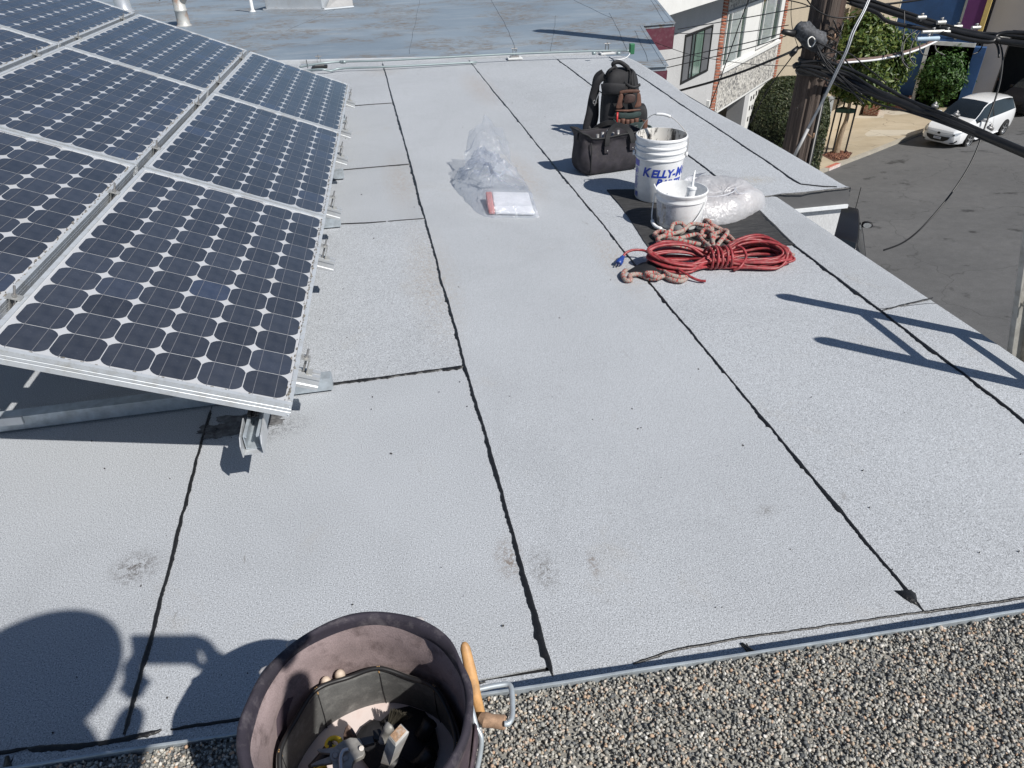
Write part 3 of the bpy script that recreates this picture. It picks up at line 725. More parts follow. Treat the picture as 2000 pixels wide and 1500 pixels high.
for s in (-1, 1): tp.extr([Vector((XP+s*.0285, 1.745, ZP-.03)), Vector((XP+s*.0285, 1.86, ZP-.03)), Vector((XP+s*.0285, 1.86, ZP+.032)), Vector((XP+s*.0285, 1.765, ZP+.030)), Vector((XP+s*.0285, 1.745, ZP+.010))], (s*.003, 0, 0))
obj('end_bracket', tp, M_alu, root)
strut((XP-.001, 1.86, ZP+.036), (XP-.001, 1.90, ZP+.036), .03, .012, parent=root, name='spacer', m=M_blackr)
for i, (y, lb) in enumerate(((2.285, 'nearest galvanised base channel lying on the roof, reaching in from the left edge'), (3.935, 'galvanised base channel end poking out at the joint of the first two panels'), (4.80, 'galvanised base channel end beside the middle panel'), (6.3, 'farthest galvanised base channel end'))):
    root = thing('base_channel', lb, 'strut', (-1.5, y, 0), 'galvanised channels lying on the roof under the array')
    x1 = -.262 if i == 0 else (-.235 if i == 1 else (-.215 if i == 2 else -.20))
    strut((-3.2, y-.0, .036), (x1, y+.012, .036), .05, .052, parent=root, open_up=False)
    cpn = MB(); cpn.box((x1+.0015, y+.012, .036), (.003, .044, .046)); obj('end_plate', cpn, M_galv, root)
    for x in (XP+.2*(y-1.79)/4.8, -1.42, -2.6):
        top = pz(x)-.05 if x > -1 else pz(x)
        if top > .09: 
            pm = MB(); pm.box((x, y+.03, .063+(top-.063)/2), (.04, .03, top-.063)); obj('post', pm, M_galv, root)
for x, lb in ((-1.42, 'higher strut beam under the second panel column, seen from below'), (-2.6, 'strut beam high under the left panel column')):
    root = thing('strut_beam', lb, 'strut', (x, 1.9, 0)); strut((x, 1.86, pz(x)), (x+.2, 6.6, pz(x)), .041, .041, parent=root)
br = thing('brace', 'flat steel brace crossing the base channel at the left edge', 'brace', (-1.5, 2.2, .05)); bm_ = MB(); bm_.obox((-1.47, 2.215, .09), (-1.285, 2.222, .078), .012, .03); obj('brace_bar', bm_, M_alu, br)
pb = MB()   # old sealant smeared where the seam runs under the frame
for (cx, cy, rx, ry) in ((-.56, 2.14, .11, .055), (-.66, 2.12, .06, .04)):
    NA = 60; wv = [1+.25*sin(3*a+cx*9)+.18*sin(7*a+cy*5)+rs.uniform(-.12, .12) for a in [2*pi*k/NA for k in range(NA)]]
    rows = [[Vector((cx+rx*f*wv[k]*cos(2*pi*k/NA), cy+ry*f*wv[k]*sin(2*pi*k/NA), .0022+(.004*rs.random()+.002)*(1-f**3))) for k in range(NA)] for f in (.05, .2, .35, .5, .65, .8, .92, 1)]
    pb.loft(rows, cap=False)
o = obj('sealant_patch', pb, mat('old_sealant', (.10, .10, .103), .6, vs=40, var=.6, dirt=((.3, .3, .3), .6, 30)), house, True, ang=30)

# ================================================================== THINGS ON THE FAR ROOF
M_vent = mat('weathered_vent', (.50, .50, .48), .5, .3, .12, 5, dirt=((.42, .17, .05), .95, 4.5))
M_silver = mat('silver_vent', (.62, .63, .65), .35, .6, .08, 6)
p = at(360, 50, NZ); t = thing('vent_pipe', 'rusty vent pipe with a bent open hood on the blue grey roof', 'vent', p)
mb = MB(); mb.lathe([(.13, 0), (.118, .012), (.105, .03), (.10, .22), (.106, .225), (.106, .25), (.098, .255), (.095, .40)], 28, p); obj('pipe', mb, M_vent, t, True)
mb = MB(); cth = spline([p+Vector((0, 0, .38)), p+Vector((-.02, 0, .46)), p+Vector((-.10, -.02, .56)), p+Vector((-.24, -.05, .58)), p+Vector((-.34, -.07, .55))], 5)
mb.tube(cth, [.096]*6+[.10+.005*i for i in range(len(cth)-6)], 22, cap=False)
mb.tube([p+Vector((.02, 0, .36)), p+Vector((.13, .02, .56)), p+Vector((.16, .02, .66))], [.085, .12, .125], 18); obj('hood', mb, M_vent, t, True)
mb = MB(); e = p+Vector((-.338, -.07, .55)); dd = (cth[-1]-cth[-2]).normalized(); mb.tube([e-dd*.02, e-dd*.015], [.108, .108], 20); obj('hood_opening', mb, M_tar, t)
p = at(243, 22, NZ); t = thing('roof_vent', 'short silver vent pipe at the top of the photo, left of the rusty one', 'vent', p)
mb = MB(); mb.lathe([(.20, 0), (.17, .02), (.15, .05), (.145, .45), (.15, .46)], 28, p); obj('pipe', mb, M_silver, t, True)
mb = MB(); mb.lathe([(.15, .45), (.24, .50), (.24, .56), (.05, .68)], 28, p); obj('cap', mb, M_silver, t, True)
p = at(494, 24, NZ); t = thing('thin_vent_pipe', 'slim white pipe standing beside the grey roof hatch', 'vent', p)
mb = MB(); mb.lathe([(.07, 0), (.055, .015), (.032, .05), (.030, .62), (.0001, .62)], 18, p); obj('pipe', mb, mat('painted_pipe', (.66, .67, .67), .5), t, True)
mb = MB(); mb.lathe([(.085, .002), (.08, .006), (.03, .02)], 18, p); obj('collar', mb, M_nroof, t, True)
p = at(574, 21, NZ); t = thing('roof_hatch', 'low grey roof hatch with a lid on the far blue grey roof', 'hatch', p)
M_hat = mat('hatch_paint', (.40, .43, .46), .5, .1, .1, 3, dirt=((.28, .22, .16), .35, 9))
HR = Matrix.Rotation(radians(-21), 3, 'Z')
hp = p+HR@Vector((0, .55, 0))
mb = MB(); mb.box(hp+Vector((0, 0, .16)), (1.18, 1.05, .32), HR); bevel(obj('curb', mb, M_hat, t), .01)
mb = MB(); mb.box(hp+Vector((0, 0, .345)), (1.26, 1.13, .04), HR); bevel(obj('lid', mb, M_hat, t), .012)
mb = MB()
for s in (-1, 1): mb.box(hp+HR@Vector((0, s*.53, .02))+Vector((0, 0, 0)), (1.24, .07, .035), HR)
mb.box(hp+HR@Vector((-.60, 0, .02)), (.07, 1.12, .035), HR); mb.box(hp+HR@Vector((.60, 0, .02)), (.07, 1.12, .035), HR); obj('flange', mb, M_silver, t)
ex = hp+HR@Vector((.62, -.1, .0)); mb = MB(); mb.extr([ex+HR@Vector((0, -.42, 0)), ex+HR@Vector((.42, .0, 0)), ex+HR@Vector((.30, .30, .30)), ex+HR@Vector((0, .3, .34))], HR@Vector((.0, .02, .01))); obj('side_flap', mb, mat('beige_flashing', (.33, .33, .33), .6), t)
mb = MB(); mb.tube([ex+HR@Vector((0, -.44, .02)), ex+HR@Vector((.44, -.02, .02))], .022, 8); obj('edge_bead', mb, M_hat, t)

# conduits along the far edge
M_emt = mat('conduit', (.30, .36, .37), .45, .4, .1, 8)
cA = [at(585, 131, .06), at(625, 124, .085), at(670, 120.5, .085), at(760, 117.5, .085), at(1005, 105, .085), at(1185, 99, .085), at(1228, 99, .085)]
cpl = spline(cA, 8); t = thing('conduit_run', 'upper grey conduit running the whole far edge to the green box', 'conduit', cA[3])
mb = MB(); mb.tube(cpl, .011, 10); obj('pipe', mb, M_emt, t, True)
mb = MB()
for px in (668, 672, 1160, 1208): q_ = at(px, 104 if px > 900 else 121, .085); mb.tube([q_-Vector((.02, 0, 0)), q_+Vector((.02, 0, 0))], .017, 10)
obj('coupling', mb, M_emt, t, True)
off_ = Vector((0, -.045, -.035)); t = thing('conduit_run', 'lower grey conduit beside the solar panel, ending at mid edge', 'conduit', cA[1])
mb = MB(); mb.tube([p_+off_ for p_ in spline([cA[0], at(625, 127, .085), at(645, 130, .06), at(670, 125, .07), at(760, 122, .07), at(930, 113.5, .06)], 8)], .011, 10); obj('pipe', mb, M_emt, t, True)
for k, ((px, py), lb) in enumerate((((625, 132), 'pipe support near the solar panel under the two conduits'), ((1005, 116), 'pipe support at the middle of the far roof edge'), ((1185, 106), 'pipe support with white base just behind the backpack'))):
    p = at(px, py, 0.004); t = thing('pipe_support', lb, 'pipe support', p, 'strut blocks carrying the conduit')
    mb = MB(); mb.box(p+Vector((0, 0, .012)), (.17, .10, .022)); bevel(obj('base', mb, mat('white_rubber_block', (.60, .61, .61), .7) if k else M_blackr, t), .006)
    mb = MB(); mb.box(p+Vector((0, 0, .032)), (.10, .041, .018)); mb.box(p+Vector((-.018, 0, .072)), (.003, .03, .07)); mb.box(p+Vector((.018, 0, .072)), (.003, .03, .07)); obj('strut_clamp', mb, M_steel, t)
    mb = MB(); mb.tube([p+Vector((-.035, 0, .115)), p+Vector((.035, 0, .115))], .005, 8); mb.tube([p+Vector((0, 0, .09)), p+Vector((0, 0, .135))], .006, 8); obj('bolt', mb, M_steel, t)
p = at(1233, 108, 0); t = thing('green_box', 'small green junction box at the corner end of the conduit', 'junction box', p)
mb = MB(); mb.box(p+Vector((0, 0, .07)), (.055, .05, .11)); bevel(obj('box_body', mb, mat('green_paint', (.04, .20, .09), .5), t), .004)
mb = MB(); mb.box(p+Vector((.0, -.028, .07)), (.045, .005, .10)); obj('lid', mb, mat('green_paint_dark', (.03, .15, .07), .5), t)
p = at(1215, 112, .004); t = thing('cable_loop', 'thin pale cable loop lying at the far roof corner by the green box', 'cable', p)
mb = MB(); mb.tube(spline([at(1190, 111, .01), at(1205, 116, .005), at(1222, 113, .01), at(1230, 104, .05), at(1218, 104, .03)], 8), .005, 6); obj('wire', mb, M_whitep, t, True)
t = thing('zip_tie_post', 'thin black tie standing up at the conduit near the panel', 'tie', at(600, 128, 0)); mb = MB(); mb.tube(spline([at(601, 133, .02), at(600, 126, .09), at(598, 117, .16)], 4), .004, 6); obj('tie', mb, M_cable, t)

# ================================================================== LARGE PAINT BUCKET
BC = Vector((1.648, 3.958, .004))
def facing(c):
    f = Vector((CAM.x-c.x, CAM.y-c.y, 0)).normalized(); return f, Vector((-f.y, f.x, 0))
BF, BR = facing(BC); BR = -BR if BR.x < 0 else BR
def cyl(c, f, r_, rad, phi, z): return c+(f*cos(phi)+r_*sin(phi))*rad+Vector((0, 0, z))
M_buck, nt, b = newmat('bucket_plastic'); v = coords(nt)
c = ramp(nt, noise(nt, v, 9, 6, .7), [(.3, (.62, .63, .64)), (.7, (.78, .79, .80))])
c = mix(nt, c, (.22, .20, .19), ramp(nt, noise(nt, v, 26, 5, .8), [(.60, 0.), (.72, .6)]))
c = mix(nt, c, (.40, .39, .38), ramp(nt, noise(nt, v, 5, 6, .75), [(.52, 0.), (.75, .5)]))
nt.links.new(c, b.inputs['Base Color']); b.inputs['Roughness'].default_value = .38
M_bin, nt, b = newmat('bucket_inside'); v = coords(nt, (1, 1, .35))
c = ramp(nt, noise(nt, v, 9, 4), [(.3, (.60, .57, .52)), (.7, (.74, .73, .70))])
c = mix(nt, c, (.025, .022, .02), ramp(nt, noise(nt, v, 17, 7, .75, .8), [(.515, 0.), (.58, .95)]))
nt.links.new(c, b.inputs['Base Color']); b.inputs['Roughness'].default_value = .5
M_blue = mat('blue_print', (.014, .045, .36), .45, vs=20, var=.15); M_vio = mat('violet_print', (.12, .12, .42), .5)
t = thing('paint_bucket', 'tall dirty white paint bucket with blue lettering and raised wire handle', 'bucket', BC)
RB = lambda z: .130+.013*z/.37
prof = [(.0001, .0), (.118, 0), (.126, .004), (.130, .012), (RB(.245), .245), (RB(.245)+.007, .250), (RB(.256)+.007, .256), (RB(.26)+.001, .262), (RB(.285)+.001, .285), (RB(.288)+.008, .289), (RB(.294)+.008, .295), (RB(.30)+.001, .300), (RB(.315)+.001, .315), (RB(.318)+.007, .319), (RB(.324)+.007, .325), (RB(.33)+.001, .330), (RB(.355)+.001, .355), (RB(.36)+.006, .358), (RB(.37)+.006, .368), (RB(.37)+.003, .372), (RB(.37)-.001, .372)]
mb = MB(); mb.lathe(prof, 72, BC); obj('bucket_body', mb, M_buck, t, True, ang=40)
mb = MB(); mb.lathe([(RB(.37)-.001, .372), (RB(.36)-.002, .36), (.127, .02), (.12, .012), (.0001, .012)], 64, BC); obj('inside', mb, M_bin, t, True)
def wrap_mesh(vs, fs, name, m, c, f, r_, radf, eps, parent):
    mb = MB(); mb.add([cyl(c, f, r_, radf(z)+eps, x, z) for x, z in vs], fs); return obj(name, mb, m, parent)
def patch(name, p0, p1, z0, z1, m, eps, parent, c=BC, f=BF, r_=BR, radf=RB, n=16, k=6):
    vs = [(p0+(p1-p0)*i/n, z0+(z1-z0)*j/k) for i in range(n+1) for j in range(k+1)]
    fs = [(i*(k+1)+j, (i+1)*(k+1)+j, (i+1)*(k+1)+j+1, i*(k+1)+j+1) for i in range(n) for j in range(k)]
    return wrap_mesh(vs, fs, name, m, c, f, r_, radf, eps, parent)
def text_mesh(body, size, shear=0., off=0.):
    cu = bpy.data.curves.new('t', 'FONT'); cu.body = body; cu.size = size; cu.shear = shear; cu.offset = off*2.2; cu.resolution_u = 3
    ob = bpy.data.objects.new('t', cu); COL.objects.link(ob); dg = bpy.context.evaluated_depsgraph_get(); dg.update()
    me = bpy.data.meshes.new_from_object(ob.evaluated_get(dg)); bpy.data.objects.remove(ob); bpy.data.curves.remove(cu)
    bm = bmesh.new(); bm.from_mesh(me); bmesh.ops.triangulate(bm, faces=bm.faces); bmesh.ops.subdivide_edges(bm, edges=[e for e in bm.edges if e.calc_length() > .02], cuts=2)
    vs = [q.co.copy() for q in bm.verts]; fs = [tuple(q.index for q in p.verts) for p in bm.faces]; bm.free(); bpy.data.meshes.remove(me); return vs, fs
def letters(body, size, phi0, z0, m, parent, eps=.0012, shear=.25, off=.0, rad=.139, cap_first=1.0):
    vs, fs = text_mesh(body, size, shear, off)
    return wrap_mesh([(phi0+q.x/rad, z0+q.y) for q in vs], fs, 'lettering', m, BC, BF, BR, RB, eps, parent)
kx = radians(-41)
# big capitals at the head of each word, small capitals after them
def words(parts, phi, z):
    for s, size in parts:
        vs, fs = text_mesh(s, size, .22, .0012)
        wrap_mesh([(phi+q.x/.139, z+q.y) for q in vs], fs, 'lettering', M_blue, BC, BF, BR, RB, .0012, t)
        phi += (max(q.x for q in vs)-.002)/.139
words([('K', .072), ('ELLY-', .062), ('M', .072), ('OORE', .062)], kx, .160)
words([('P', .056), ('AINTS', .048)], radians(-3), .112)
patch('label_block', radians(-79), radians(-54), .205, .242, M_vio, .001, t); 
mb = MB()      # ring emblem with a dark figure, then fine print and a bar code
for k in range(40):
    a, a2 = 2*pi*k/40, 2*pi*(k+1)/40; q = []
    for (r, aa) in ((.022, a), (.019, a), (.019, a2), (.022, a2)): q.append(cyl(BC, BF, BR, RB(.175)+.0012, radians(-66)+r*cos(aa)/.139, .176+r*sin(aa)))
    mb.add(q, [(0, 1, 2, 3)])
for (dx, dz, r) in ((0, .004, .010), (-.004, -.006, .008), (.006, -.004, .006)):
    mb.add([cyl(BC, BF, BR, RB(.175)+.0012, radians(-66)+(dx+r*cos(i*.63))/.139, .176+dz+r*sin(i*.63)) for i in range(10)], [tuple(range(10))])
obj('emblem', mb, M_vio, t)
for i in range(12): patch('fine_print', radians(-78), radians(-78+rs.uniform(16, 23)), .142-i*.0065, .1445-i*.0065, M_vio, .001, t, n=6, k=1)
for i in range(7): patch('fine_print', radians(-72+i*2.3), radians(-72+i*2.3+1.3), .022, .052, M_blue, .001, t, n=2, k=1)
mb = MB(); a0 = radians(100); RBm = RB(.255)+.010
for s in (-1, 1):
    e_ = cyl(BC, BF, BR, RB(.25)+.006, s*radians(88), .262); mb.tube([e_, e_+(BR*s)*.014], .015, 12)
obj('handle_ear', mb, M_buck, t, True)
mb = MB(); hA = cyl(BC, BF, BR, RB(.25)+.012, -radians(88), .262); hB = cyl(BC, BF, BR, RB(.25)+.012, radians(88), .262)
hdir = (-BF*.30+Vector((0, 0, 1))).normalized(); top = (hA+hB)/2+hdir*.215
hp_ = spline([hA, hA+hdir*.10+BR*.012, top-BR*.085-hdir*.02, top-BR*.02, top+BR*.06-hdir*.025, hB+hdir*.10-BR*.004, hB], 8)
mb.tube(hp_, .0022, 8); obj('wire_handle', mb, M_steel, t, True)
mb = MB(); mb.tube(hp_[21:31], .008, 10); obj('grip', mb, M_whitep, t, True)
mb = MB(); q_ = BC+Vector((-.085, .06, 0)); mb.tube([q_+Vector((0, 0, .20)), q_+Vector((-.02, .01, .345))], [.012, .016], 12); o = obj('scraper_handle', mb, M_blackr, None, True); tag(o, 'short black and orange tool handle leaning inside the tall paint bucket', 'tool handle')
mb = MB(); mb.tube([BC+Vector((-.09, .06, .015)), q_+Vector((0, 0, .20))], [.010, .012], 12); k_ = obj('shaft', mb, M_wood, o, True)

# ================================================================== SMALL BUCKET
SB = Vector((1.606, 3.508, .008)); SF, SRt = facing(SB); SRt = -SRt if SRt.x < 0 else SRt
RS = lambda z: .118+.016*z/.20
t = thing('small_bucket', 'small white bucket with a torn grey label holding caulk tubes', 'bucket', SB)
mb = MB(); mb.lathe([(.0001, 0), (.108, 0), (.115, .004), (.118, .010), (RS(.150), .150), (RS(.15)+.006, .153), (RS(.158)+.006, .158), (RS(.165)+.001, .165), (RS(.18)+.001, .18), (RS(.185)+.005, .185), (RS(.20)+.005, .197), (RS(.20)+.002, .200), (RS(.2)-.002, .200)], 64, SB); obj('bucket_body', mb, M_whitep, t, True, ang=40)
mb = MB(); mb.lathe([(RS(.2)-.002, .200), (RS(.18)-.003, .18), (.113, .012), (.0001, .010)], 56, SB); obj('inside', mb, M_whitep, t, True)
M_torn, nt, b = newmat('torn_label'); v = coords(nt, (1, 1, .5))
c = ramp(nt, noise(nt, v, 22, 6, .75, .6), [(.38, (.10, .10, .105)), (.47, (.36, .33, .29)), (.55, (.58, .58, .60)), (.63, (.30, .33, .40))]); nt.links.new(c, b.inputs['Base Color']); b.inputs['Roughness'].default_value = .8
patch('label', radians(-88), radians(-34), .022, .143, M_torn, .0012, t, SB, SF, SRt, RS, 20, 8)
M_lab2 = mat('faded_label', (.50, .51, .54), .7, vs=30, var=.3, dirt=((.2, .2, .22), .7, 40)); patch('label', radians(-33), radians(-8), .03, .143, M_lab2, .0012, t, SB, SF, SRt, RS, 10, 8)
mb = MB(); A_ = cyl(SB, SF, SRt, RS(.16)+.010, radians(-92), .165); B_ = cyl(SB, SF, SRt, RS(.16)+.010, radians(72), .165)
hp2 = spline([A_, A_+Vector((-.012, -.012, -.07)), cyl(SB, SF, SRt, .150, radians(-70), .030), cyl(SB, SF, SRt, .150, radians(-45), .012), cyl(SB, SF, SRt, .142, radians(0), .012), cyl(SB, SF, SRt, .138, radians(32), .050), cyl(SB, SF, SRt, .138, radians(58), .115), B_], 8)
mb.tube(hp2, .0035, 8); obj('handle', mb, M_whitep, t, True)
mb = MB(); gp = hp2[16:27]; mb.tube(gp, [.0085+.0018*(i % 2) for i in range(len(gp))], 12)
gq = spline(gp, 3); mb.tube(gq, [.0085+.0020*sin(i*2.1) for i in range(len(gq))], 12); obj('spiral_grip', mb, M_whitep, t, True)
def caulk(base, tip, lab):
    base, tip = Vector(base), Vector(tip); d = (tip-base).normalized(); q = base+d*.18
    r = thing('caulk_tube', lab, 'caulk tube', base)
    mb = MB(); mb.tube([base, q], .024, 18); obj('cartridge', mb, M_whitep, r, True, ang=40)
    mb = MB(); mb.tube([q, q+d*.010, q+d*.014], [.027, .027, .016], 18); obj('collar', mb, M_whitep, r, True, ang=40)
    mb = MB(); mb.tube([q+d*.012, q+d*.02, q+d*.10], [.010, .008, .0035], 12); obj('nozzle', mb, M_whitep, r, True)
caulk(SB+Vector((.035, -.015, .014)), SB+Vector((.060, .0, .27)), 'white caulk tube with upright cone nozzle in the small bucket')
tr = MB(); q_ = SB+Vector((.02, -.02, .012)); tr.extr([q_+Vector((-.045, -.01, .03)), q_+Vector((.0, -.01, .02)), q_+Vector((.062, .05, .185)), q_+Vector((.038, .055, .19))], (.002, -.004, .001))
o = obj('putty_knife', tr, mat('pale_green_plastic', (.55, .62, .60), .4)); tag(o, 'flat pale blade leaning inside the small white bucket', 'putty knife'); obj('spine', (lambda m_: (m_.tube([q_+Vector((-.045, -.012, .03)), q_+Vector((.038, .053, .19))], .003, 6), m_)[1])(MB()), M_whitep, o)
tr = MB(); a_, b2_ = SB+Vector((-.05, -.03, .03)), SB+Vector((-.150, .035, .225)); tr.tube([a_, b2_], [.009, .004], 10); o = obj('paint_stick', tr, M_whitep, None, True); tag(o, 'thin white stick leaning over the left rim of the small bucket', 'stick')
tr = MB(); tr.tube(spline([SB+Vector((-.07+.03*sin(i*1.7), -.02+.03*cos(i*2.3), .10+.012*i)) for i in range(7)], 4), .004, 6); o = obj('crumpled_foil', tr, M_steel, None, True); tag(o, 'small crumpled grey wire scrap inside the small white bucket', 'scrap')

# ================================================================== MAT OF DARK ROOFING FELT
M_felt, nt, b = newmat('black_felt'); v = coords(nt, (1.2, 14, 1)); 
c = ramp(nt, noise(nt, v, 6, 7, .8), [(.38, (.014, .014, .015)), (.55, (.040, .040, .041)), (.68, (.105, .103, .10))])
c = mix(nt, c, (.20, .19, .18), ramp(nt, noise(nt, coords(nt), 60, 5, .8), [(.66, 0.), (.76, .5)])); nt.links.new(c, b.inputs['Base Color']); b.inputs['Roughness'].default_value = .8
bump(nt, b, noise(nt, v, 8, 6, .8), .5, .003)
mp_ = [at(1185, 373), at(1240, 371), at(1320, 366), at(1400, 366), at(1470, 398), at(1510, 437), at(1553, 480), at(1450, 483), at(1340, 486), at(1267, 485), at(1240, 445), at(1212, 405)]
ml = rough_line([q[:] for q in mp_]+[mp_[0][:]], .025, .003, rs)[:-1]; cen = sum((Vector((q.x, q.y)) for q in ml), Vector((0, 0)))/len(ml)
mb = MB(); K = 6; nL = len(ml)
for k in range(K+1):
    for q in ml:
        w_ = cen.lerp(Vector((q.x, q.y)), k/K); mb.v.append((w_.x, w_.y, .0055+.0012*sin(w_.x*13+w_.y*7)*(1 if k < K else 0)+(.004*max(0, sin(w_.x*9+w_.y*5)) if k == K else 0)))
for k in range(K):
    for i in range(nL): mb.f.append((k*nL+i, k*nL+(i+1) % nL, (k+1)*nL+(i+1) % nL, (k+1)*nL+i)); mb.m.append(0)
for i, q in enumerate(ml): mb.v.append((q.x, q.y, .002))
for i in range(nL): mb.f.append((K*nL+i, K*nL+(i+1) % nL, (K+1)*nL+(i+1) % nL, (K+1)*nL+i)); mb.m.append(0)
tag(obj('roofing_felt', mb, M_felt), 'dark scrap of roofing felt lying under the buckets and white bag', 'felt mat')

# ================================================================== RED EXTENSION CORD
M_red = mat('red_cord', (.27, .030, .036), .45, vs=40, var=.4, dirt=((.30, .15, .13), .8, 38))
ca, cb_ = Vector((1.235, 2.995, 0)), Vector((1.955, 2.905, 0)); cd = cb_-ca; CLn = cd.length; cd.normalize(); cn = Vector((-cd.y, cd.x, 0))
def cloc(s, wv, z): return ca+cd*(s*CLn)+cn*wv+Vector((0, 0, z))
rc = random.Random(11); pts = []
NL = 21
for i in range(NL):
    e0 = rc.uniform(.0, .035); e1 = 1-rc.uniform(.0, .10)+(.02 if i == 3 else 0)
    hl = .016+.118*((i*7) % NL)/NL; wl_ = rc.uniform(.02, .12); wr = rc.uniform(.03, .15); hr = rc.uniform(.010, .085)
    pin = lambda: (rc.uniform(-.030, .030), rc.uniform(.014, .060))
    a = pin(); b2 = pin()
    # out along the far side to the right lobe, back along the near side, round the left lobe
    pts += [cloc(.44, a[0]+.012, a[1]), cloc(.66, .04+wr*.55, .012+hr*rc.uniform(.5, 1.2)), cloc(.84, .02+wr*.75, .014+hr), cloc(e1, rc.uniform(-.02, .03), .014+hr*.7), cloc(.86, -wr*.55, .012+rc.uniform(0, .035)), cloc(.66, -.02-wr*.35, .012+rc.uniform(0, .04)),
            cloc(.44, b2[0]-.012, b2[1]), cloc(.27, -.035-wl_*.35, .012+hl*.35), cloc(.09+e0, -.02-wl_*.35, .014+hl*.55), cloc(e0, .01+wl_*.1, .016+hl*.85), cloc(.10+e0, .02+wl_*.55, .018+hl), cloc(.28, .025+wl_*.45, .016+hl*.9)]
cp2 = spline(pts, 6)
t = thing('extension_cord', 'coiled dark red extension cord tied round its middle on the roof', 'cord', cloc(.5, 0, 0))
mb = MB(); mb.tube(cp2, .0068, 8); obj('cord_coil', mb, M_red, t, True)
wp = []
for i in range(5):
    s = .405+.032*i
    for k in range(8):
        a = 2*pi*k/8; rx, rz = .058+rc.uniform(-.004, .006), .050+rc.uniform(-.003, .004)
        wp.append(cloc(s+.032*k/8+.012*sin(a)*(1 if i % 2 else .4), rx*cos(a), .050+rz*sin(a)))
wp += [cloc(.60, .055, .07), cloc(.645, .02, .085), cloc(.655, -.03, .06), cloc(.60, -.075, .03), cloc(.56, -.07, .012)]
mb = MB(); mb.tube(spline(wp, 4), .0068, 8); obj('binding_turns', mb, M_red, t, True)
mb = MB(); mb.tube(spline([cloc(.06, .0, .05), at(1262, 491, .05), at(1240, 488, .055), at(1224, 493, .05), at(1216, 502, .034)], 8), .0065, 8)
mb.tube(spline([cloc(.13, -.03, .05), cloc(.19, -.09, .035), cloc(.24, -.135, .022), cloc(.29, -.165, .014), cloc(.33, -.175, .014)], 8), .0065, 8); obj('loose_end', mb, M_red, t, True)
mb = MB(); A_, B_ = at(1217, 501, .034), at(1205, 519, .016); d_ = (B_-A_).normalized(); mb.tube([A_, A_+d_*.012, A_+d_*.030, A_+d_*.034, A_+d_*.058, A_+d_*.064], [.009, .012, .013, .017, .018, .014], 14); pl_ = obj('plug', mb, mat('blue_plug', (.018, .055, .26), .4), t, True, ang=50)
mb = MB()
for s in (-1, 1): q_ = A_+d_*.064+cd*.007*s; mb.obox(q_, q_+d_*.018, .002, .007)
obj('prong', mb, M_steel, pl_)

# ================================================================== BRAIDED ROPE
M_rope = braid_mat('braided_rope')
P = lambda px, py, z=.014: at(px, py, z)
rope1 = [P(1550, 499, .02), P(1520, 490, .02), P(1478, 483, .02), P(1440, 474, .015), P(1425, 462, .02), P(1408, 448, .03), P(1392, 440, .05), P(1385, 432, .075), P(1378, 430, .07), P(1376, 437, .05), P(1390, 445, .04), P(1388, 456, .03), P(1376, 462, .03), P(1370, 455, .045), P(1378, 448, .06), P(1390, 452, .06), P(1395, 464, .04), P(1380, 478, .03), P(1350, 474, .045), P(1318, 468, .05), P(1290, 464, .03), P(1278, 458, .02), P(1290, 452, .03), P(1325, 456, .045), P(1338, 446, .06), P(1330, 436, .075), P(1315, 438, .07), P(1310, 450, .05), P(1300, 458, .045), P(1322, 466, .05), P(1360, 458, .055), P(1372, 470, .05), P(1388, 484, .05), P(1385, 494, .05), P(1358, 486, .055), P(1325, 484, .06), P(1300, 478, .05), P(1285, 470, .04), P(1292, 462, .05), P(1330, 452, .06), P(1350, 438, .065), P(1372, 440, .06), P(1386, 446, .05), P(1395, 490, .04)]
rope2 = [P(1392, 492, .04), P(1405, 474, .045), P(1420, 455, .045), P(1416, 450, .045), P(1402, 454, .03), P(1388, 462, .02), P(1410, 466, .016), P(1432, 478, .016), P(1462, 489, .016), P(1500, 494, .016)]
rope3 = [P(1222, 528, .016), P(1216, 536, .018), P(1222, 547, .016), P(1232, 547, .016), P(1230, 538, .024), P(1248, 536, .02), P(1270, 544, .018), P(1288, 542, .026), P(1280, 534, .03), P(1262, 534, .034), P(1280, 541, .03), P(1300, 538, .016), P(1302, 532, .014)]
rope4 = [P(1298, 538, .014), P(1310, 546, .016), P(1330, 549, .016), P(1340, 542, .016), P(1325, 541, .026), P(1306, 536, .03), P(1296, 530, .02)]
t = thing('braided_rope', 'red and grey braided rope tangled behind and under the red cord', 'rope', P(1330, 460, 0))
for rp_ in (rope1, rope2, rope3, rope4):
    mb = MB(); sp = spline(rp_, 7); mb.tube(sp, .0112, 10); obj('strand', mb, M_rope, t, True, uvscale=(10, .045))
bc_ = MB(); q0 = P(1222, 530, .02)
def cloth_patch(outline, H, seed, rings=7, lump=.35):
    """crumpled body over an outline: rings from the centre outwards"""
    r = random.Random(seed); n = len(outline); c = sum((Vector(q) for q in outline), Vector())/n; mb = MB()
    ph = [r.uniform(0, 6) for _ in range(6)]
    for k in range(rings+1):
        f = k/rings
        for i, q in enumerate(outline):
            w_ = c.lerp(Vector(q), f); z = H*(1-f**2.2)*(1+lump*(sin(w_.x*37+ph[0])*sin(w_.y*41+ph[1])+r.uniform(-.5, .5)))
            mb.v.append((w_.x, w_.y, w_.z+max(z, .002)))
    for k in range(rings):
        for i in range(n): mb.f.append((k*n+i, k*n+(i+1) % n, (k+1)*n+(i+1) % n, (k+1)*n+i)); mb.m.append(0)
    return mb
ol = [P(1225, 530, .004), P(1250, 545, .004), P(1290, 545, .004), P(1330, 535, .004), P(1330, 515, .004), P(1290, 508, .004), P(1250, 515, .004)]
tag(obj('black_rag', cloth_patch([q for q in ol], .035, 4), M_black, None, True), 'crumpled black cloth under the left loop of the red cord', 'cloth')

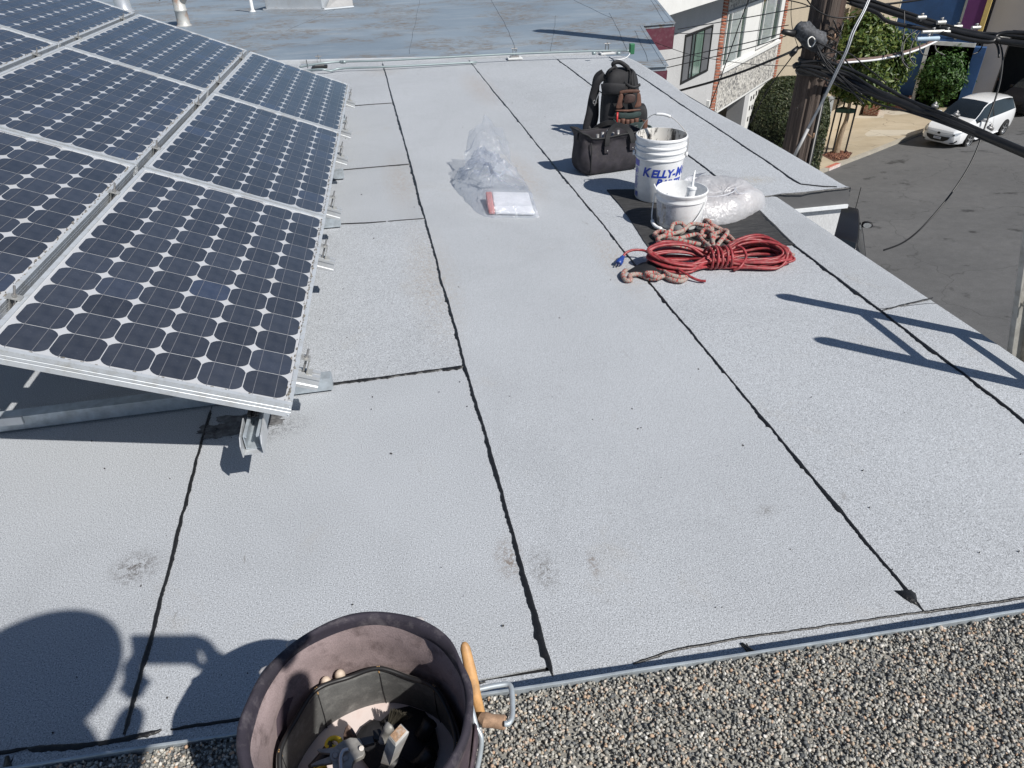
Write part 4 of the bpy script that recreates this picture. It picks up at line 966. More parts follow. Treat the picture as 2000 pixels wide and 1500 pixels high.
# ================================================================== WHITE PLASTIC BAG
M_bag = film_mat('white_film', (.86, .87, .90), 1.45, .36, .007)
M_bagc = mat('pinkish_contents', (.62, .52, .46), .8, vs=14, var=.15)
WC = Vector((1.93, 3.66, .006)); N_ = 72; rw = random.Random(8)
def wb_out(a):    # base outline
    pts_ = [(1.60, 3.56), (1.70, 3.46), (1.83, 3.44), (1.95, 3.47), (2.08, 3.55), (2.205, 3.66), (2.17, 3.76), (2.08, 3.85), (1.93, 3.90), (1.80, 3.87), (1.68, 3.72)]
    return pts_
o_ = spline([Vector((x, y, .006)) for x, y in wb_out(0)], 9, True)
prof_w = [(0, .105), (.18, .108), (.36, .112), (.52, .115), (.66, .120), (.78, .112), (.88, .088), (.96, .050), (1.0, .012), (.985, .002)]
mb = MB(); n = len(o_)
def wz(x, y): return .010*sin(x*13+1)*sin(y*11+2)+.007*sin(x*31+y*23)+.004*sin(x*17-y*51)
for k, (f_, z) in enumerate(prof_w):
    for i, q in enumerate(o_):
        w_ = WC.lerp(q, f_); a = atan2(q.y-WC.y, q.x-WC.x); back = max(0, (w_.y-3.55)/.35)*.05; corner = max(0, (w_.x-2.08))*.55
        zz = z*(1-.85*min(1, corner*9))+(wz(w_.x, w_.y)+back*.8+rw.uniform(-.004, .004))*min(1, z/.05)
        if f_ > .8: w_ = w_+Vector((cos(a), sin(a), 0))*(.0025*sin(i*1.3)+rw.uniform(-.0015, .0015))
        mb.v.append((w_.x, w_.y, max(.004, zz)))
for k in range(len(prof_w)-1):
    for i in range(n): mb.f.append((k*n+i, k*n+(i+1) % n, (k+1)*n+(i+1) % n, (k+1)*n+i)); mb.m.append(0)
t = thing('white_plastic_bag', 'crumpled white plastic bag behind the small bucket', 'plastic bag', WC)
obj('film', mb, M_bag, t, True, ang=70)
mb = MB()
for (x, y, z, sx, sy, sz) in ((1.93, 3.64, .045, .15, .12, .05), (1.82, 3.60, .04, .11, .10, .045), (2.03, 3.67, .04, .11, .10, .04)): mb.sphere((x, y, z), (sx, sy, sz), 18, 10)
obj('contents', mb, M_bagc, t, True)
mb = MB()
mb.add([(1.80, 3.82, .11), (1.90, 3.92, .14), (2.02, 3.93, .15), (2.10, 3.88, .13), (2.0, 3.86, .165), (1.90, 3.85, .17), (1.78, 3.86, .15), (1.72, 3.78, .13)], [(0, 1, 6, 7), (1, 5, 6), (1, 2, 4, 5), (2, 3, 4)]); o = obj('flap', mb, M_bag, t)
s_ = o.modifiers.new('s', 'SUBSURF'); s_.levels = s_.render_levels = 2
mb = MB(); mb.tube(spline([Vector((1.76, 3.60, .115)), Vector((1.86, 3.56, .125)), Vector((1.96, 3.60, .128)), Vector((2.0, 3.66, .128)), Vector((1.98, 3.58, .125)), Vector((2.06, 3.60, .11))], 6), .004, 6); obj('fold', mb, M_bag, t, True)

# ================================================================== CLEAR PLASTIC BAG WITH A BOX
M_clear = film_mat('clear_film', (.86, .90, .97), .22, .11, .014)
ol = [(.585, 3.885), (.70, 3.845), (.875, 3.805), (.895, 3.95), (.915, 4.10), (.935, 4.30), (.905, 4.50), (.83, 4.66), (.75, 4.78), (.66, 4.80), (.60, 4.72), (.57, 4.58), (.50, 4.60), (.475, 4.45), (.50, 4.25), (.53, 4.05)]
t = thing('clear_plastic_bag', 'crumpled clear plastic bag with a white and red packet inside, alone on the roof', 'plastic bag', (.7, 4.2, 0))
o_ = spline([Vector((x, y, .004)) for x, y in ol], 5, True); cc = Vector((.70, 4.30, 0)); n = len(o_); mb = MB(); rk = random.Random(21)
KR = 13
def hgt(x, y): 
    h = .075+.17*max(0, min(1, (y-4.15)/.5))
    return h
for k in range(KR+1):
    f_ = k/KR
    for i, q in enumerate(o_):
        w_ = cc.lerp(q, f_); z = hgt(w_.x, w_.y)*(1-f_**2.4)**.8
        z += (rk.uniform(-.012, .012)+.014*sin(w_.x*61+w_.y*27)+.012*sin(w_.x*23-w_.y*67))*(1-f_**4)*(.5+.9*(w_.y > 4.3))
        if .62 < w_.x < .885 and 3.82 < w_.y < 4.16 and f_ < .97: z = max(z, .080 if w_.y > 3.95 else .062)
        mb.v.append((w_.x+rk.uniform(-.006, .006), w_.y+rk.uniform(-.006, .006), max(.004, z)))
for k in range(KR):
    for i in range(n):
        a, b2, c2_, d2 = k*n+i, k*n+(i+1) % n, (k+1)*n+(i+1) % n, (k+1)*n+i
        for tri in (((a, b2, c2_), (a, c2_, d2)) if (i+k) % 2 else ((a, b2, d2), (b2, c2_, d2))): mb.f.append(tri); mb.m.append(0)
o = obj('film', mb, M_clear, t, True, ang=50)
mb = MB(); pk = []
for k in range(9):
    for i in range(9):
        u, v_ = i/8, k/8; pk.append((.56+.30*u+.05*v_*(1-2*u*.2)+rk.uniform(-.01, .01), 4.48+.30*v_+rk.uniform(-.01, .01), .12+.15*sin(pi*u)*(.5+.5*v_)+.06*v_+.02*sin(u*17+v_*5)+rk.uniform(-.012, .012)))
for k in range(8):
    for i in range(8): a = k*9+i; mb.f += [(a, a+1, a+10), (a, a+10, a+9)]; mb.m += [0, 0]
mb.v = pk; obj('gathered_top', mb, M_clear, t, True, ang=50)
t2 = thing('packet', 'white packet with a red end inside the clear plastic bag', 'packet', (.73, 3.98, 0))
mb = MB(); A_, B_, C_, D_ = Vector((.645, 3.895, .008)), Vector((.862, 3.826, .008)), Vector((.878, 4.06, .008)), Vector((.668, 4.13, .008)); u_ = Vector((0, 0, .058))
mb.hexa([A_, B_, C_, D_], [A_+u_*.35, B_+u_*.25, C_+u_, D_+u_]); bevel(obj('carton', mb, mat('white_carton', (.74, .74, .76), .6, vs=12), t2), .006)
mb = MB(); A2, D2 = A_+Vector((-.036, .012, 0)), D_+Vector((-.036, .012, 0)); A1, D1 = A_-Vector((.002, 0, 0)), D_-Vector((.002, 0, 0)); mb.hexa([A2, A1, D1, D2], [A2+u_*.3, A1+u_*.36, D1+u_*1.01, D2+u_*.95]); bevel(obj('red_end', mb, mat('faded_red', (.62, .24, .22), .6), t2), .006)

# ================================================================== BLACK DUFFEL TOOL BAG
M_canvas = mat('black_canvas', (.024, .021, .028), .8, vs=18, var=.45, fine=500, bmp=.5, bd=.0015, dirt=((.055, .048, .050), .8, 14))
M_web = mat('black_webbing', (.011, .011, .013), .7, vs=30, fine=600, bmp=.4, bd=.001)
DL, DR = Vector((1.335, 4.43, 0)), Vector((1.745, 4.50, 0)); dx = (DR-DL).normalized(); dy = Vector((-dx.y, dx.x, 0)); DLn = (DR-DL).length; DD = .20
def dl(s, d, z): return DL+dx*(s*DLn)+dy*(d*DD)+Vector((0, 0, z))
def rrect(w_, d_, r, n=5):
    out = []
    for cx, cy, a0 in ((w_/2-r, -d_/2+r, -pi/2), (w_/2-r, d_/2-r, 0), (-w_/2+r, d_/2-r, pi/2), (-w_/2+r, -d_/2+r, pi)):
        for i in range(n+1): a = a0+pi/2*i/n; out.append((cx+r*cos(a), cy+r*sin(a)))
    return out
t = thing('duffel_bag', 'black canvas tool bag with open top and two handles beside the paint bucket', 'tool bag', DL)
dc = dl(.5, .5, 0); rb_ = random.Random(2); rings = []
def dens(p, n):       # evenly spaced outline
    P_ = [Vector((*q, 0)) for q in p]; P_.append(P_[0]); L = [0]
    for a, b2 in zip(P_[:-1], P_[1:]): L.append(L[-1]+(b2-a).length)
    out = []
    for i in range(n):
        s_ = L[-1]*i/n; j = max(k for k in range(len(L)) if L[k] <= s_+1e-9); j = min(j, len(P_)-2); out.append(P_[j].lerp(P_[j+1], (s_-L[j])/max(1e-9, L[j+1]-L[j])))
    return out
def wr(x, y, z, s): return s*(.55*sin(x*31+z*44)+.45*sin(y*39-z*27+1)+.4*sin(x*67-y*31+z*83))
NR = 84
for (z, w_, d_, r) in ((.003, .385, .175, .05), (.012, .405, .20, .055), (.05, .435, .225, .06), (.11, .435, .215, .06), (.165, .41, .18, .05), (.205, .39, .165, .028), (.225, .395, .165, .026), (.240, .405, .172, .024), (.252, .415, .180, .022), (.262, .418, .182, .02), (.266, .410, .176, .02), (.255, .396, .160, .02), (.20, .375, .15, .02), (.12, .37, .14, .02)):
    ring = []
    for q in dens(rrect(w_, d_, r), NR):
        lean = max(0, -q.x/.2)*.028*min(1, z/.2)
        zz = z-(.030*(1-(q.x/.2)**2)*min(1, max(0, (z-.17)/.07))*(1 if q.y < 0 else .5))+(.012*sin(q.x*15+.6)-.010*(q.x/.2)-.012*abs(q.y)/.09*0) * min(1, max(0, (z-.16)/.08)) + (.016 if q.x < -.15 and z > .2 else 0)
        k_ = wr(q.x, q.y, z, .014 if .02 < z < .24 else .002)
        p_ = dc+dx*(q.x*(1+k_*1.2)-lean)+dy*(q.y*(1+k_*6)); ring.append(Vector((p_.x, p_.y, zz)))
    rings.append(ring)
mb = MB(); mb.loft(rings, cap=True); o = obj('bag_body', mb, M_canvas, t, True, ang=60); subsurf(o, 1)
mb = MB(); rm = [Vector(q) for q in rings[9]]; mb.tube(rm[::2], .0065, 8, closed=True); obj('zip_edge', mb, M_web, t, True)
for s, dd in ((.40, -.04), (.40, 1.02)):
    a_, b2 = dl(s-.04, dd+.02*(dd < 0), .165), dl(s+.40, dd, .165); top = .262 if dd < .5 else .25
    pth = spline([a_, a_+Vector((0, 0, .04)), dl(s-.0, dd+(.10 if dd < .5 else -.05), top), dl(s+.18, dd+(.26 if dd < .5 else -.2), top+.035), dl(s+.36, dd+(.10 if dd < .5 else -.05), top), b2+Vector((0, 0, .04)), b2], 6)
    mb = MB()
    for i in range(len(pth)-1):
        u = (pth[i+1]-pth[i]).normalized(); sd = u.cross(dy).normalized(); hw = .016; th = dy*.004
        if i == 0: pr_ = None
        q = [pth[i]+sd*hw-th, pth[i]-sd*hw-th, pth[i]-sd*hw+th, pth[i]+sd*hw+th]; pr_ = (pr_ or [])+[q]
    mb.loft(pr_, True); h_ = obj('handle', mb, M_web, t, True, ang=40)
    mb = MB()
    for e in (a_, b2):
        mb.extr([e+dx*.021+Vector((0, 0, .02))-dy*.008, e-dx*.021+Vector((0, 0, .02))-dy*.008, e-dx*.019+Vector((0, 0, -.022))-dy*.010, e+dx*.019+Vector((0, 0, -.022))-dy*.010], dy*.005)
    obj('handle_tab', mb, M_canvas, h_)
    mb = MB()
    for e in (a_, b2): mb.sphere(e+Vector((0, 0, -.008))-dy*.011, (.005, .003, .005), 10, 6)
    o = obj('rivet', mb, M_steel, h_, True); o['kind'] = 'stuff'
for s in (.09, .93):
    mb = MB(); mb.tube(spline([dl(s, -.055, .015), dl(s-.003, -.06, .09), dl(s+.004, -.035, .16), dl(s+.012, .05, .215)], 6), .0045, 6); obj('piping', mb, M_web, t, True)
mb = MB(); mb.tube(spline([dl(-.04, .35, .285), dl(-.07, .28, .27), dl(-.085, .25, .245)], 4), .006, 6); mb.sphere(dl(-.088, .245, .235), (.007, .007, .016), 8, 6); obj('zip_pull', mb, M_web, t, True)
mb = MB()
for k in range(5): mb.tube([dl(.3+.09*k, .4+.1*(k % 2), .16), dl(.33+.09*k, .55, .235+.01*(k % 3))], .011, 8)
o = obj('hand_tools', mb, M_steel, None, True); tag(o, 'steel hand tools just visible inside the open black duffel bag', 'hand tools')

# ================================================================== BLACK BACKPACK
BK = Vector((1.845, 5.33, 0)); t = thing('backpack', 'black tool backpack standing upright behind the duffel bag', 'backpack', BK)
bx = Vector((.985, -.17, 0)).normalized(); by = Vector((.17, .985, 0)).normalized()
def bk(x, y, z): return BK+bx*x+by*y+Vector((0, 0, z))
rings = []
for (z, w_, d_, r, cx, cy) in ((.0, .25, .16, .03, .02, .0), (.01, .28, .19, .04, .02, 0), (.10, .295, .20, .05, .02, 0), (.22, .285, .195, .05, .018, .005), (.33, .265, .185, .05, .015, .01), (.41, .245, .17, .055, .012, .015), (.455, .215, .14, .055, .010, .018), (.478, .16, .09, .04, .008, .02), (.485, .07, .03, .012, .008, .02)):
    rings.append([bk(q.x+cx+wr(q.x, q.y, z, .003), q.y+cy+wr(q.y, q.x, z, .003), z) for q in dens(rrect(w_, d_, r), 56)])
mb = MB(); mb.loft(rings); o = obj('pack_body', mb, M_black, t, True); subsurf(o, 1)
def pad(pts, w_, th, nrm, name, m=M_black, n=7, par=None):
    P_ = spline(pts, n); mb = MB(); rr = []
    for i, p_ in enumerate(P_):
        u = (P_[min(i+1, len(P_)-1)]-P_[max(i-1, 0)]).normalized(); sd = u.cross(nrm).normalized(); nn_ = sd.cross(u)
        rr.append([p_+sd*(w_/2*cos(a))+nn_*(th/2*sin(a)) for a in [2*pi*k/10 for k in range(10)]])
    mb.loft(rr, True); return obj(name, mb, m, par or t, True)
pad([bk(-.11, -.02, .44), bk(-.165, -.03, .40), bk(-.195, -.02, .30), bk(-.215, -.03, .18), bk(-.235, -.03, .08), bk(-.225, -.02, .02)], .055, .022, by, 'shoulder_strap')
pad([bk(-.11, .07, .44), bk(-.155, .08, .40), bk(-.165, .08, .28), bk(-.16, .08, .12), bk(-.19, .06, .03)], .06, .03, by, 'shoulder_strap')
pad([bk(-.225, -.03, .09), bk(-.20, -.05, .05), bk(-.14, -.06, .02)], .03, .01, by, 'strap_web', M_web)
pad([bk(-.14, -.10, .36), bk(-.08, -.13, .37), bk(.02, -.125, .36)], .08, .02, by, 'side_panel')
pad([bk(-.03, .0, .478), bk(-.055, -.01, .515), bk(-.01, -.01, .525), bk(.045, -.03, .495), bk(.055, -.035, .475)], .03, .028, by, 'top_handle')
pad([bk(-.10, -.02, .43), bk(-.09, -.05, .475), bk(-.05, -.04, .495)], .028, .02, bx, 'top_strap', M_web)
for dx_ in (.062, .082): mb = MB(); mb.tube(spline([bk(dx_-.01, .0, .477), bk(dx_+.005, -.055, .465), bk(dx_+.012, -.088, .41), bk(dx_+.018, -.094, .33)], 6), .0045, 6); obj('zipper', mb, M_web, t, True)
pad([bk(.02, -.10, .405), bk(.05, -.125, .385), bk(.09, -.13, .375), bk(.135, -.10, .385)], .022, .016, by, 'front_handle', M_web)
mb = MB(); rings = []
for (z, w_, d_) in ((.02, .05, .10), (.04, .085, .13), (.14, .10, .14), (.20, .085, .12), (.235, .05, .07)): rings.append([bk(.175+q.x, .0+q.y, z) for q in dens(rrect(w_, d_, .02), 28)])
mb.loft(rings); o = obj('side_pocket', mb, M_black, t, True); subsurf(o, 1)
mb = MB(); mb.tube(spline([bk(-.155, -.11, .345), bk(-.175, -.12, .31), bk(-.19, -.11, .25)], 4), .004, 6); mb.lathe([(.013, -.003), (.016, 0), (.013, .003), (.010, 0)], 16, bk(-.19, -.11, .275), Matrix.Rotation(pi/2, 3, 'X'), closed=True); obj('buckle', mb, M_steel, t, True)

# ------------------------------------------------------------------ leather and green tool pouch hung on the backpack
M_leath = mat('brown_leather', (.155, .072, .048), .6, vs=16, var=.4, fine=400, bmp=.25, bd=.001, dirt=((.055, .03, .025), .8, 18))
M_green = mat('green_canvas', (.030, .055, .052), .8, vs=14, var=.35, fine=800, bmp=.35, bd=.001, dirt=((.02, .02, .02), .6, 20))
t = thing('tool_pouch', 'brown leather and dark green tool pouch hanging on the front of the backpack', 'tool pouch', bk(.05, -.13, 0))
def sheet3(grid, th, name, m, par=None, sub=1):
    mb = MB(); nr, nc = len(grid), len(grid[0])
    for r in grid: mb.v += [tuple(p_) for p_ in r]
    for i in range(nr-1):
        for j in range(nc-1): mb.f.append((i*nc+j, i*nc+j+1, (i+1)*nc+j+1, (i+1)*nc+j)); mb.m.append(0)
    o = obj(name, mb, m, par or t, True); s_ = o.modifiers.new('s', 'SOLIDIFY'); s_.thickness = th; s_.offset = 0
    if sub: subsurf(o, sub)
    return o
PY = -.118
# leather yoke: two straps flaring to a top bar, worn hole in the middle
def yk(x, z, y=0): return bk(.055+x, PY-.012-.02*(1-(x/.12)**2)*.6+y, z)
sheet3([[yk(-.075-.012*(j == 0), .355), yk(-.05, .36), yk(0, .365), yk(.05, .362), yk(.078, .36)], [yk(-.075, .33), yk(-.05, .335), yk(0, .34), yk(.05, .338), yk(.085, .335)]] if (j := 1) else [], .006, 'yoke_bar', M_leath)
sheet3([[yk(-.075, .34), yk(-.042, .34)], [yk(-.078, .30), yk(-.040, .30)], [yk(-.090, .26), yk(-.045, .265)], [yk(-.105, .225), yk(-.03, .228)]], .006, 'yoke_strap', M_leath)
sheet3([[yk(.05, .34), yk(.085, .345)], [yk(.058, .30), yk(.090, .30)], [yk(.055, .26), yk(.098, .265)], [yk(.02, .228), yk(.102, .232)]], .006, 'yoke_strap', M_leath)
sheet3([[yk(-.035, .335, -.006), yk(.0, .338, -.012), yk(.05, .332, -.006)], [yk(-.04, .295, -.012), yk(0, .296, -.02), yk(.05, .296, -.010)], [yk(-.045, .262, -.008), yk(0, .27, -.016), yk(.045, .272, -.006)]], .005, 'tape_pocket', mat('dark_leather', (.05, .027, .022), .55, vs=20, var=.4))
sheet3([[yk(-.106, .228, -.004), yk(0, .222, -.008), yk(.105, .230, -.004)], [yk(-.106, .212, -.004), yk(0, .206, -.008), yk(.105, .214, -.004)]], .007, 'leather_band', M_leath)
sheet3([[yk(-.105, .212), yk(-.05, .205, -.008), yk(.0, .202, -.012), yk(.05, .206, -.008), yk(.105, .214)], [yk(-.108, .165), yk(-.05, .160, -.012), yk(0, .155, -.016), yk(.05, .16, -.012), yk(.108, .17)]], .006, 'green_panel', M_green)
for k in range(5):
    x = -.072+.034*k; mb = MB(); rings = []
    for (z, rr_) in ((.105, .012), (.13, .016), (.158, .0175), (.160, .0155)): rings.append([yk(x+rr_*cos(a), z+.004*sin(k*2), -.02-rr_*.7*sin(a)) for a in [2*pi*i/12 for i in range(12)]])
    mb.loft(rings); obj('tool_loop', mb, M_leath, t, True)
mb = MB(); mb.tube([yk(-.082, .12, -.03), yk(-.080, .21, -.02)], .007, 8); o = obj('red_pencil', mb, mat('red_plastic', (.55, .03, .03), .4), None, True); tag(o, 'bright red marker standing in the tool pouch on the backpack', 'marker')
rings = []
for (z, w_, d_, y0) in ((.0, .17, .05, -.03), (.03, .205, .075, -.04), (.08, .22, .095, -.05), (.125, .225, .10, -.052), (.14, .22, .095, -.05), (.132, .20, .08, -.05), (.09, .19, .07, -.05)):
    rings.append([bk(.055+q.x, PY+y0+q.y, z+.02*abs(q.x)/.11*min(1, z/.1)+.006*sin(q.x*40)*(z > .1)) for q in dens(rrect(w_, d_, .03), 44)])
mb = MB(); mb.loft(rings); o = obj('green_pocket', mb, M_green, t, True, ang=60); subsurf(o, 1)
mb = MB()
for zz in (.118, .104): mb.tube([bk(.055-.10+.2*i/12, PY-.052-.052*(1-((i-6)/6)**4)-.004, zz+.02*abs(i-6)/6.6) for i in range(13)], .0035, 6)
for x in (-.02, .02): mb.tube([bk(.055+x, PY-.108, .11), bk(.055+x, PY-.108, .03)], .0035, 6)
obj('seam_piping', mb, mat('grey_binding', (.09, .10, .10), .7), t, True)
mb = MB(); rings = []
for z in (.045, .12, .150, .152): r_ = .024 if z < .152 else .019; rings.append([bk(.182+r_*cos(a), PY-.03+r_*sin(a), z) for a in [2*pi*i/14 for i in range(14)]])
mb.loft(rings); o = obj('leather_tube', mb, M_leath, t, True, ang=50)
mb = MB(); mb.lathe([(.017, .1525), (.0001, .1525)], 14, bk(.182, PY-.03, .0005)); obj('tube_mouth', mb, M_black, o)
for x0, s in ((-.105, -1), (.20, 1)):
    mb = MB(); mb.tube(spline([bk(x0, PY-.03, .11), bk(x0+s*.03, PY-.05, .10), bk(x0+s*.04, PY-.06, .06), bk(x0+s*.01, PY-.05, .03)], 5), .007, 8); obj('hammer_loop', mb, M_green, t, True)

# ================================================================== BUCKET-SHAPED TOOL BAG IN THE FOREGROUND
M_plum = mat('faded_plum_canvas', (.070, .050, .064), .85, vs=7, var=.35, fine=700, bmp=.4, bd=.0008, dirt=((.24, .19, .19), .5, 11))
M_rim = mat('dark_plum_rim', (.030, .025, .038), .8, vs=10, var=.35, fine=600, bmp=.4, bd=.001, dirt=((.20, .18, .19), .55, 26))
M_line = mat('dusty_pink_lining', (.30, .235, .235), .9, vs=9, var=.3, fine=420, bmp=.45, bd=.0015, dirt=((.085, .06, .06), .8, 22))
M_pock = mat('grey_vinyl', (.115, .117, .115), .6, vs=11, var=.35, fine=300, bmp=.25, bd=.001, dirt=((.26, .26, .25), .7, 38))
M_floor = mat('pale_bag_floor', (.66, .57, .54), .8, vs=8, var=.15, dirt=((.42, .25, .21), .5, 16))
TB = Vector((-.128, .648, .098)); 
t = thing('bucket_tool_bag', 'round dark plum canvas tool bag in the foreground at the bottom edge', 'tool bag', TB)
def ring(z, r, wob=.0, n=96, c=TB, ph=0.): return [c+Vector(((r+wob*(sin(3*a+ph)+.6*sin(7*a+2*ph)+.5*sin(12*a+ph*3)))*cos(a), (r+wob*(sin(3*a+ph)+.6*sin(7*a+2*ph)))*sin(a), z+wob*.8*sin(5*a+ph))) for a in [2*pi*k/n for k in range(n)]]
mb = MB(); mb.add(ring(.056, .150), [tuple(range(96))[::-1]]); mb.loft([ring(.056, .150), ring(.066, .157), ring(.10, .160, .003, ph=1), ring(.20, .163, .004, ph=2), ring(.30, .166, .004, ph=3), ring(.372, .1685, .002, ph=4)], cap=False); obj('outer_wall', mb, M_plum, t, True)
mb = MB(); mb.loft([ring(.372, .1685, .002, ph=4), ring(.383, .1725, .0018, ph=4), ring(.397, .1745, .0022, ph=4.4), ring(.407, .1715, .002, ph=4.8), ring(.407, .165, .0022, ph=5), ring(.398, .1605, .002, ph=3), ring(.385, .1600, .0018, ph=2)], cap=False); obj('rim_band', mb, M_rim, t, True)
mb = MB(); mb.loft([ring(.386, .1612, .0012, ph=2), ring(.365, .158, .003, ph=1.5), ring(.34, .156, .0045, ph=2.2), ring(.30, .157, .005, ph=.9), ring(.27, .156, .004, ph=.5), ring(.20, .158), ring(.13, .160)], cap=False); obj('lining', mb, M_line, t, True)
# ring of pockets with a scalloped top
def scal(a): k = (a/(2*pi)*8+.2) % 1; return .284+.0045*cos(2*pi*k)+.004*sin(3*a+1)+.010*cos(a-1.9)
na = 180; rws = []
for (f_, dr) in ((0, -.006), (.5, -.016), (.9, -.017), (1.0, -.017), (1.0, -.012), (.96, -.010)):
    row = []
    for k in range(na):
        a = 2*pi*k/na; kk = (a/(2*pi)*8+.2) % 1; bul = .0035*sin(pi*kk)
        r_ = .157+dr-bul*(.3+.7*f_)*.8; row.append(TB+Vector((r_*cos(a), r_*sin(a), .135+(scal(a)-.135)*f_)))
    rws.append(row)
mb = MB(); mb.loft(rws, cap=False); pk_ = obj('pocket_ring', mb, M_pock, t, True)
mb = MB(); mb.tube(rws[3], .0042, 7, closed=True); obj('pocket_binding', mb, M_blackr, pk_, True)
mb = MB()
for q in range(8):
    a = 2*pi*(q-.2)/8; mb.tube([TB+Vector(((.157-.017)*cos(a), (.157-.017)*sin(a), scal(a)-.002)), TB+Vector(((.157-.017)*cos(a), (.157-.017)*sin(a), .22)), TB+Vector(((.157-.008)*cos(a), (.157-.008)*sin(a), .14))], .0010, 5)
obj('stitch_line', mb, M_web, pk_)
mb = MB()
for q in range(8):
    a = 2*pi*(q-.2)/8
    for e in (-.012, .012): mb.tube([TB+Vector((.141*cos(a+e), .141*sin(a+e), scal(a)+.004)), TB+Vector((.139*cos(a), .139*sin(a), scal(a)-.012))], .0012, 5)
obj('bar_tack', mb, mat('tan_thread', (.40, .25, .11), .8), pk_)
mb = MB(); mb.lathe([(.152, .180), (.0001, .177)], 64, TB); obj('bag_floor', mb, M_floor, t, True)
for dz, (a0, a1) in ((.3, (-.5, .25)), (.3, (3.4, 4.3))):
    pth = [TB+Vector(((.166+.006)*cos(a0+(a1-a0)*i/10), (.166+.006)*sin(a0+(a1-a0)*i/10), .30+.05*sin(pi*i/10)-.1*(i/10))) for i in range(11)]
    pad(pth, .035, .008, Vector((cos((a0+a1)/2), sin((a0+a1)/2), 0)), 'outside_pocket', M_plum, 3, t)
for ang_ in (2.22, 2.55, .95): mb = MB(); q = TB+Vector((.1735*cos(ang_), .1735*sin(ang_), .398)); mb.sphere(q, (.012, .010, .004), 8, 5); obj('worn_spot', mb, mat('worn_plastic', (.40, .38, .38), .7, vs=40), t, True)
# things pushed in and hung on it
def tb(a, r, z): return TB+Vector((r*cos(a), r*sin(a), z))
for (a, l) in ((2.05, .03), (1.88, .028)):
    mb = MB(); p_ = tb(a, .150, .262); mb.tube(spline([p_, p_+Vector((0, 0, l*.7)), p_+Vector((.002, -.004, l+.012))], 4), [.0085]*5+[.0095, .009, .007, .004], 10); o = obj('wood_handle', mb, mat('pale_handle', (.55, .45, .36), .6), None, True); tag(o, 'left pale tool handle end sticking out of the pocket ring' if a > 2 else 'right pale tool handle end sticking out of the pocket ring', 'tool handle')
# hammer: rusty face up, head leaning down into the bag
def tp(x, y, z): return at(606+x/4.652, 1367+y/4.652, z)
t = thing('hammer', 'hammer with rusty square face lying on top in the tool bag', 'hammer', TB+Vector((.05, -.08, .15)))
fq = [tp(825, 222, .525), tp(893, 292, .525), tp(775, 424, .525), tp(712, 345, .525)]; bq = [tp(760, 470, .42), tp(800, 520, .42), tp(722, 600, .42), tp(640, 575, .42)]
mb = MB(); fc_ = sum(fq, Vector())/4; inn = [fc_+(q-fc_)*.80+Vector((0, 0, .004)) for q in fq]
mb.loft([bq, [f_.lerp(b_, .10)+(f_-fc_)*.10 for f_, b_ in zip(fq, bq)], [f_+(f_-fc_)*.04 for f_ in fq], [fc_+(q-fc_)*.88+Vector((0, 0, .004)) for q in fq]])
obj('head', mb, mat('bright_steel', (.55, .54, .52), .5, .25, .2, 40, dirt=((.36, .27, .18), .6, 45)), t)
mb = MB(); mb.extr(inn, (0, 0, .0015)); obj('striking_face', mb, mat('rust_face', (.36, .22, .13), .8, 0, .5, 160, dirt=((.52, .46, .40), .9, 90)), t)
mb = MB(); mb.loft([[q.lerp(sum(bq, Vector())/4, .2) for q in bq], [tp(600+x, 640+y, .36) for x, y in ((60, -60), (110, 0), (60, 60), (0, 0))]]); obj('neck', mb, mat('dark_steel', (.10, .10, .10), .5, .5, .3, 60), t)
mb = MB(); mb.tube([tp(700, 560, .40), tp(900, 640, .33), TB+Vector((.10, -.09, .17))], [.012, .013, .015], 10); obj('handle', mb, M_blackr, t, True)
# snips with yellow rimmed grips
t = thing('tin_snips', 'grey aviation snips with yellow rimmed grips in the tool bag', 'snips', TB+Vector((-.02, 0, .15)))
M_snip = mat('grey_cast_steel', (.30, .29, .27), .55, .3, .3, 50, dirt=((.14, .13, .12), .7, 70))
def plate(name, pts, z, th, m, par): mb = MB(); mb.extr([tp(x, y, z) for x, y in pts][::-1], (0, 0, th)); return bevel(obj(name, mb, m, par), .0012, 2)
plate('pivot_plate', [(228, 450), (262, 425), (300, 398), (370, 368), (455, 373), (482, 420), (502, 500), (488, 535), (395, 585), (380, 660), (215, 660), (205, 590), (212, 520)], .41, .009, M_snip, t)
plate('upper_blade', [(65, 472), (80, 459), (150, 457), (235, 444), (232, 505), (150, 500), (92, 494)], .409, .006, M_snip, t); plate('lower_blade', [(8, 606), (60, 574), (140, 545), (192, 525), (214, 560), (200, 592), (95, 604), (20, 616)], .407, .006, M_snip, t)
plate('arm', [(455, 368), (582, 343), (588, 412), (490, 442)], .404, .008, MATS['dark_steel'], t); plate('black_grip', [(578, 322), (642, 308), (694, 370), (680, 408), (640, 415), (590, 402)], .402, .016, M_blackr, t)
mb = MB(); mb.tube(spline([tp(345, 450, .423), tp(300, 462, .425), (tp(276, 520, .425)), tp(278, 590, .425), tp(284, 650, .42)], 6), .0030, 8); obj('latch', mb, M_alu, t, True)
mb = MB(); mb.tube([tp(228, 502, .41), tp(228, 502, .423)], [.0085, .0085], 16); mb.tube([tp(228, 502, .423), tp(228, 502, .4265)], [.005, .004], 8); mb.tube([tp(465, 440, .41), tp(465, 440, .423)], .004, 8); mb.tube([tp(318, 530, .41), tp(318, 530, .422)], .004, 8); obj('bolt', mb, M_steel, t, True, ang=40)
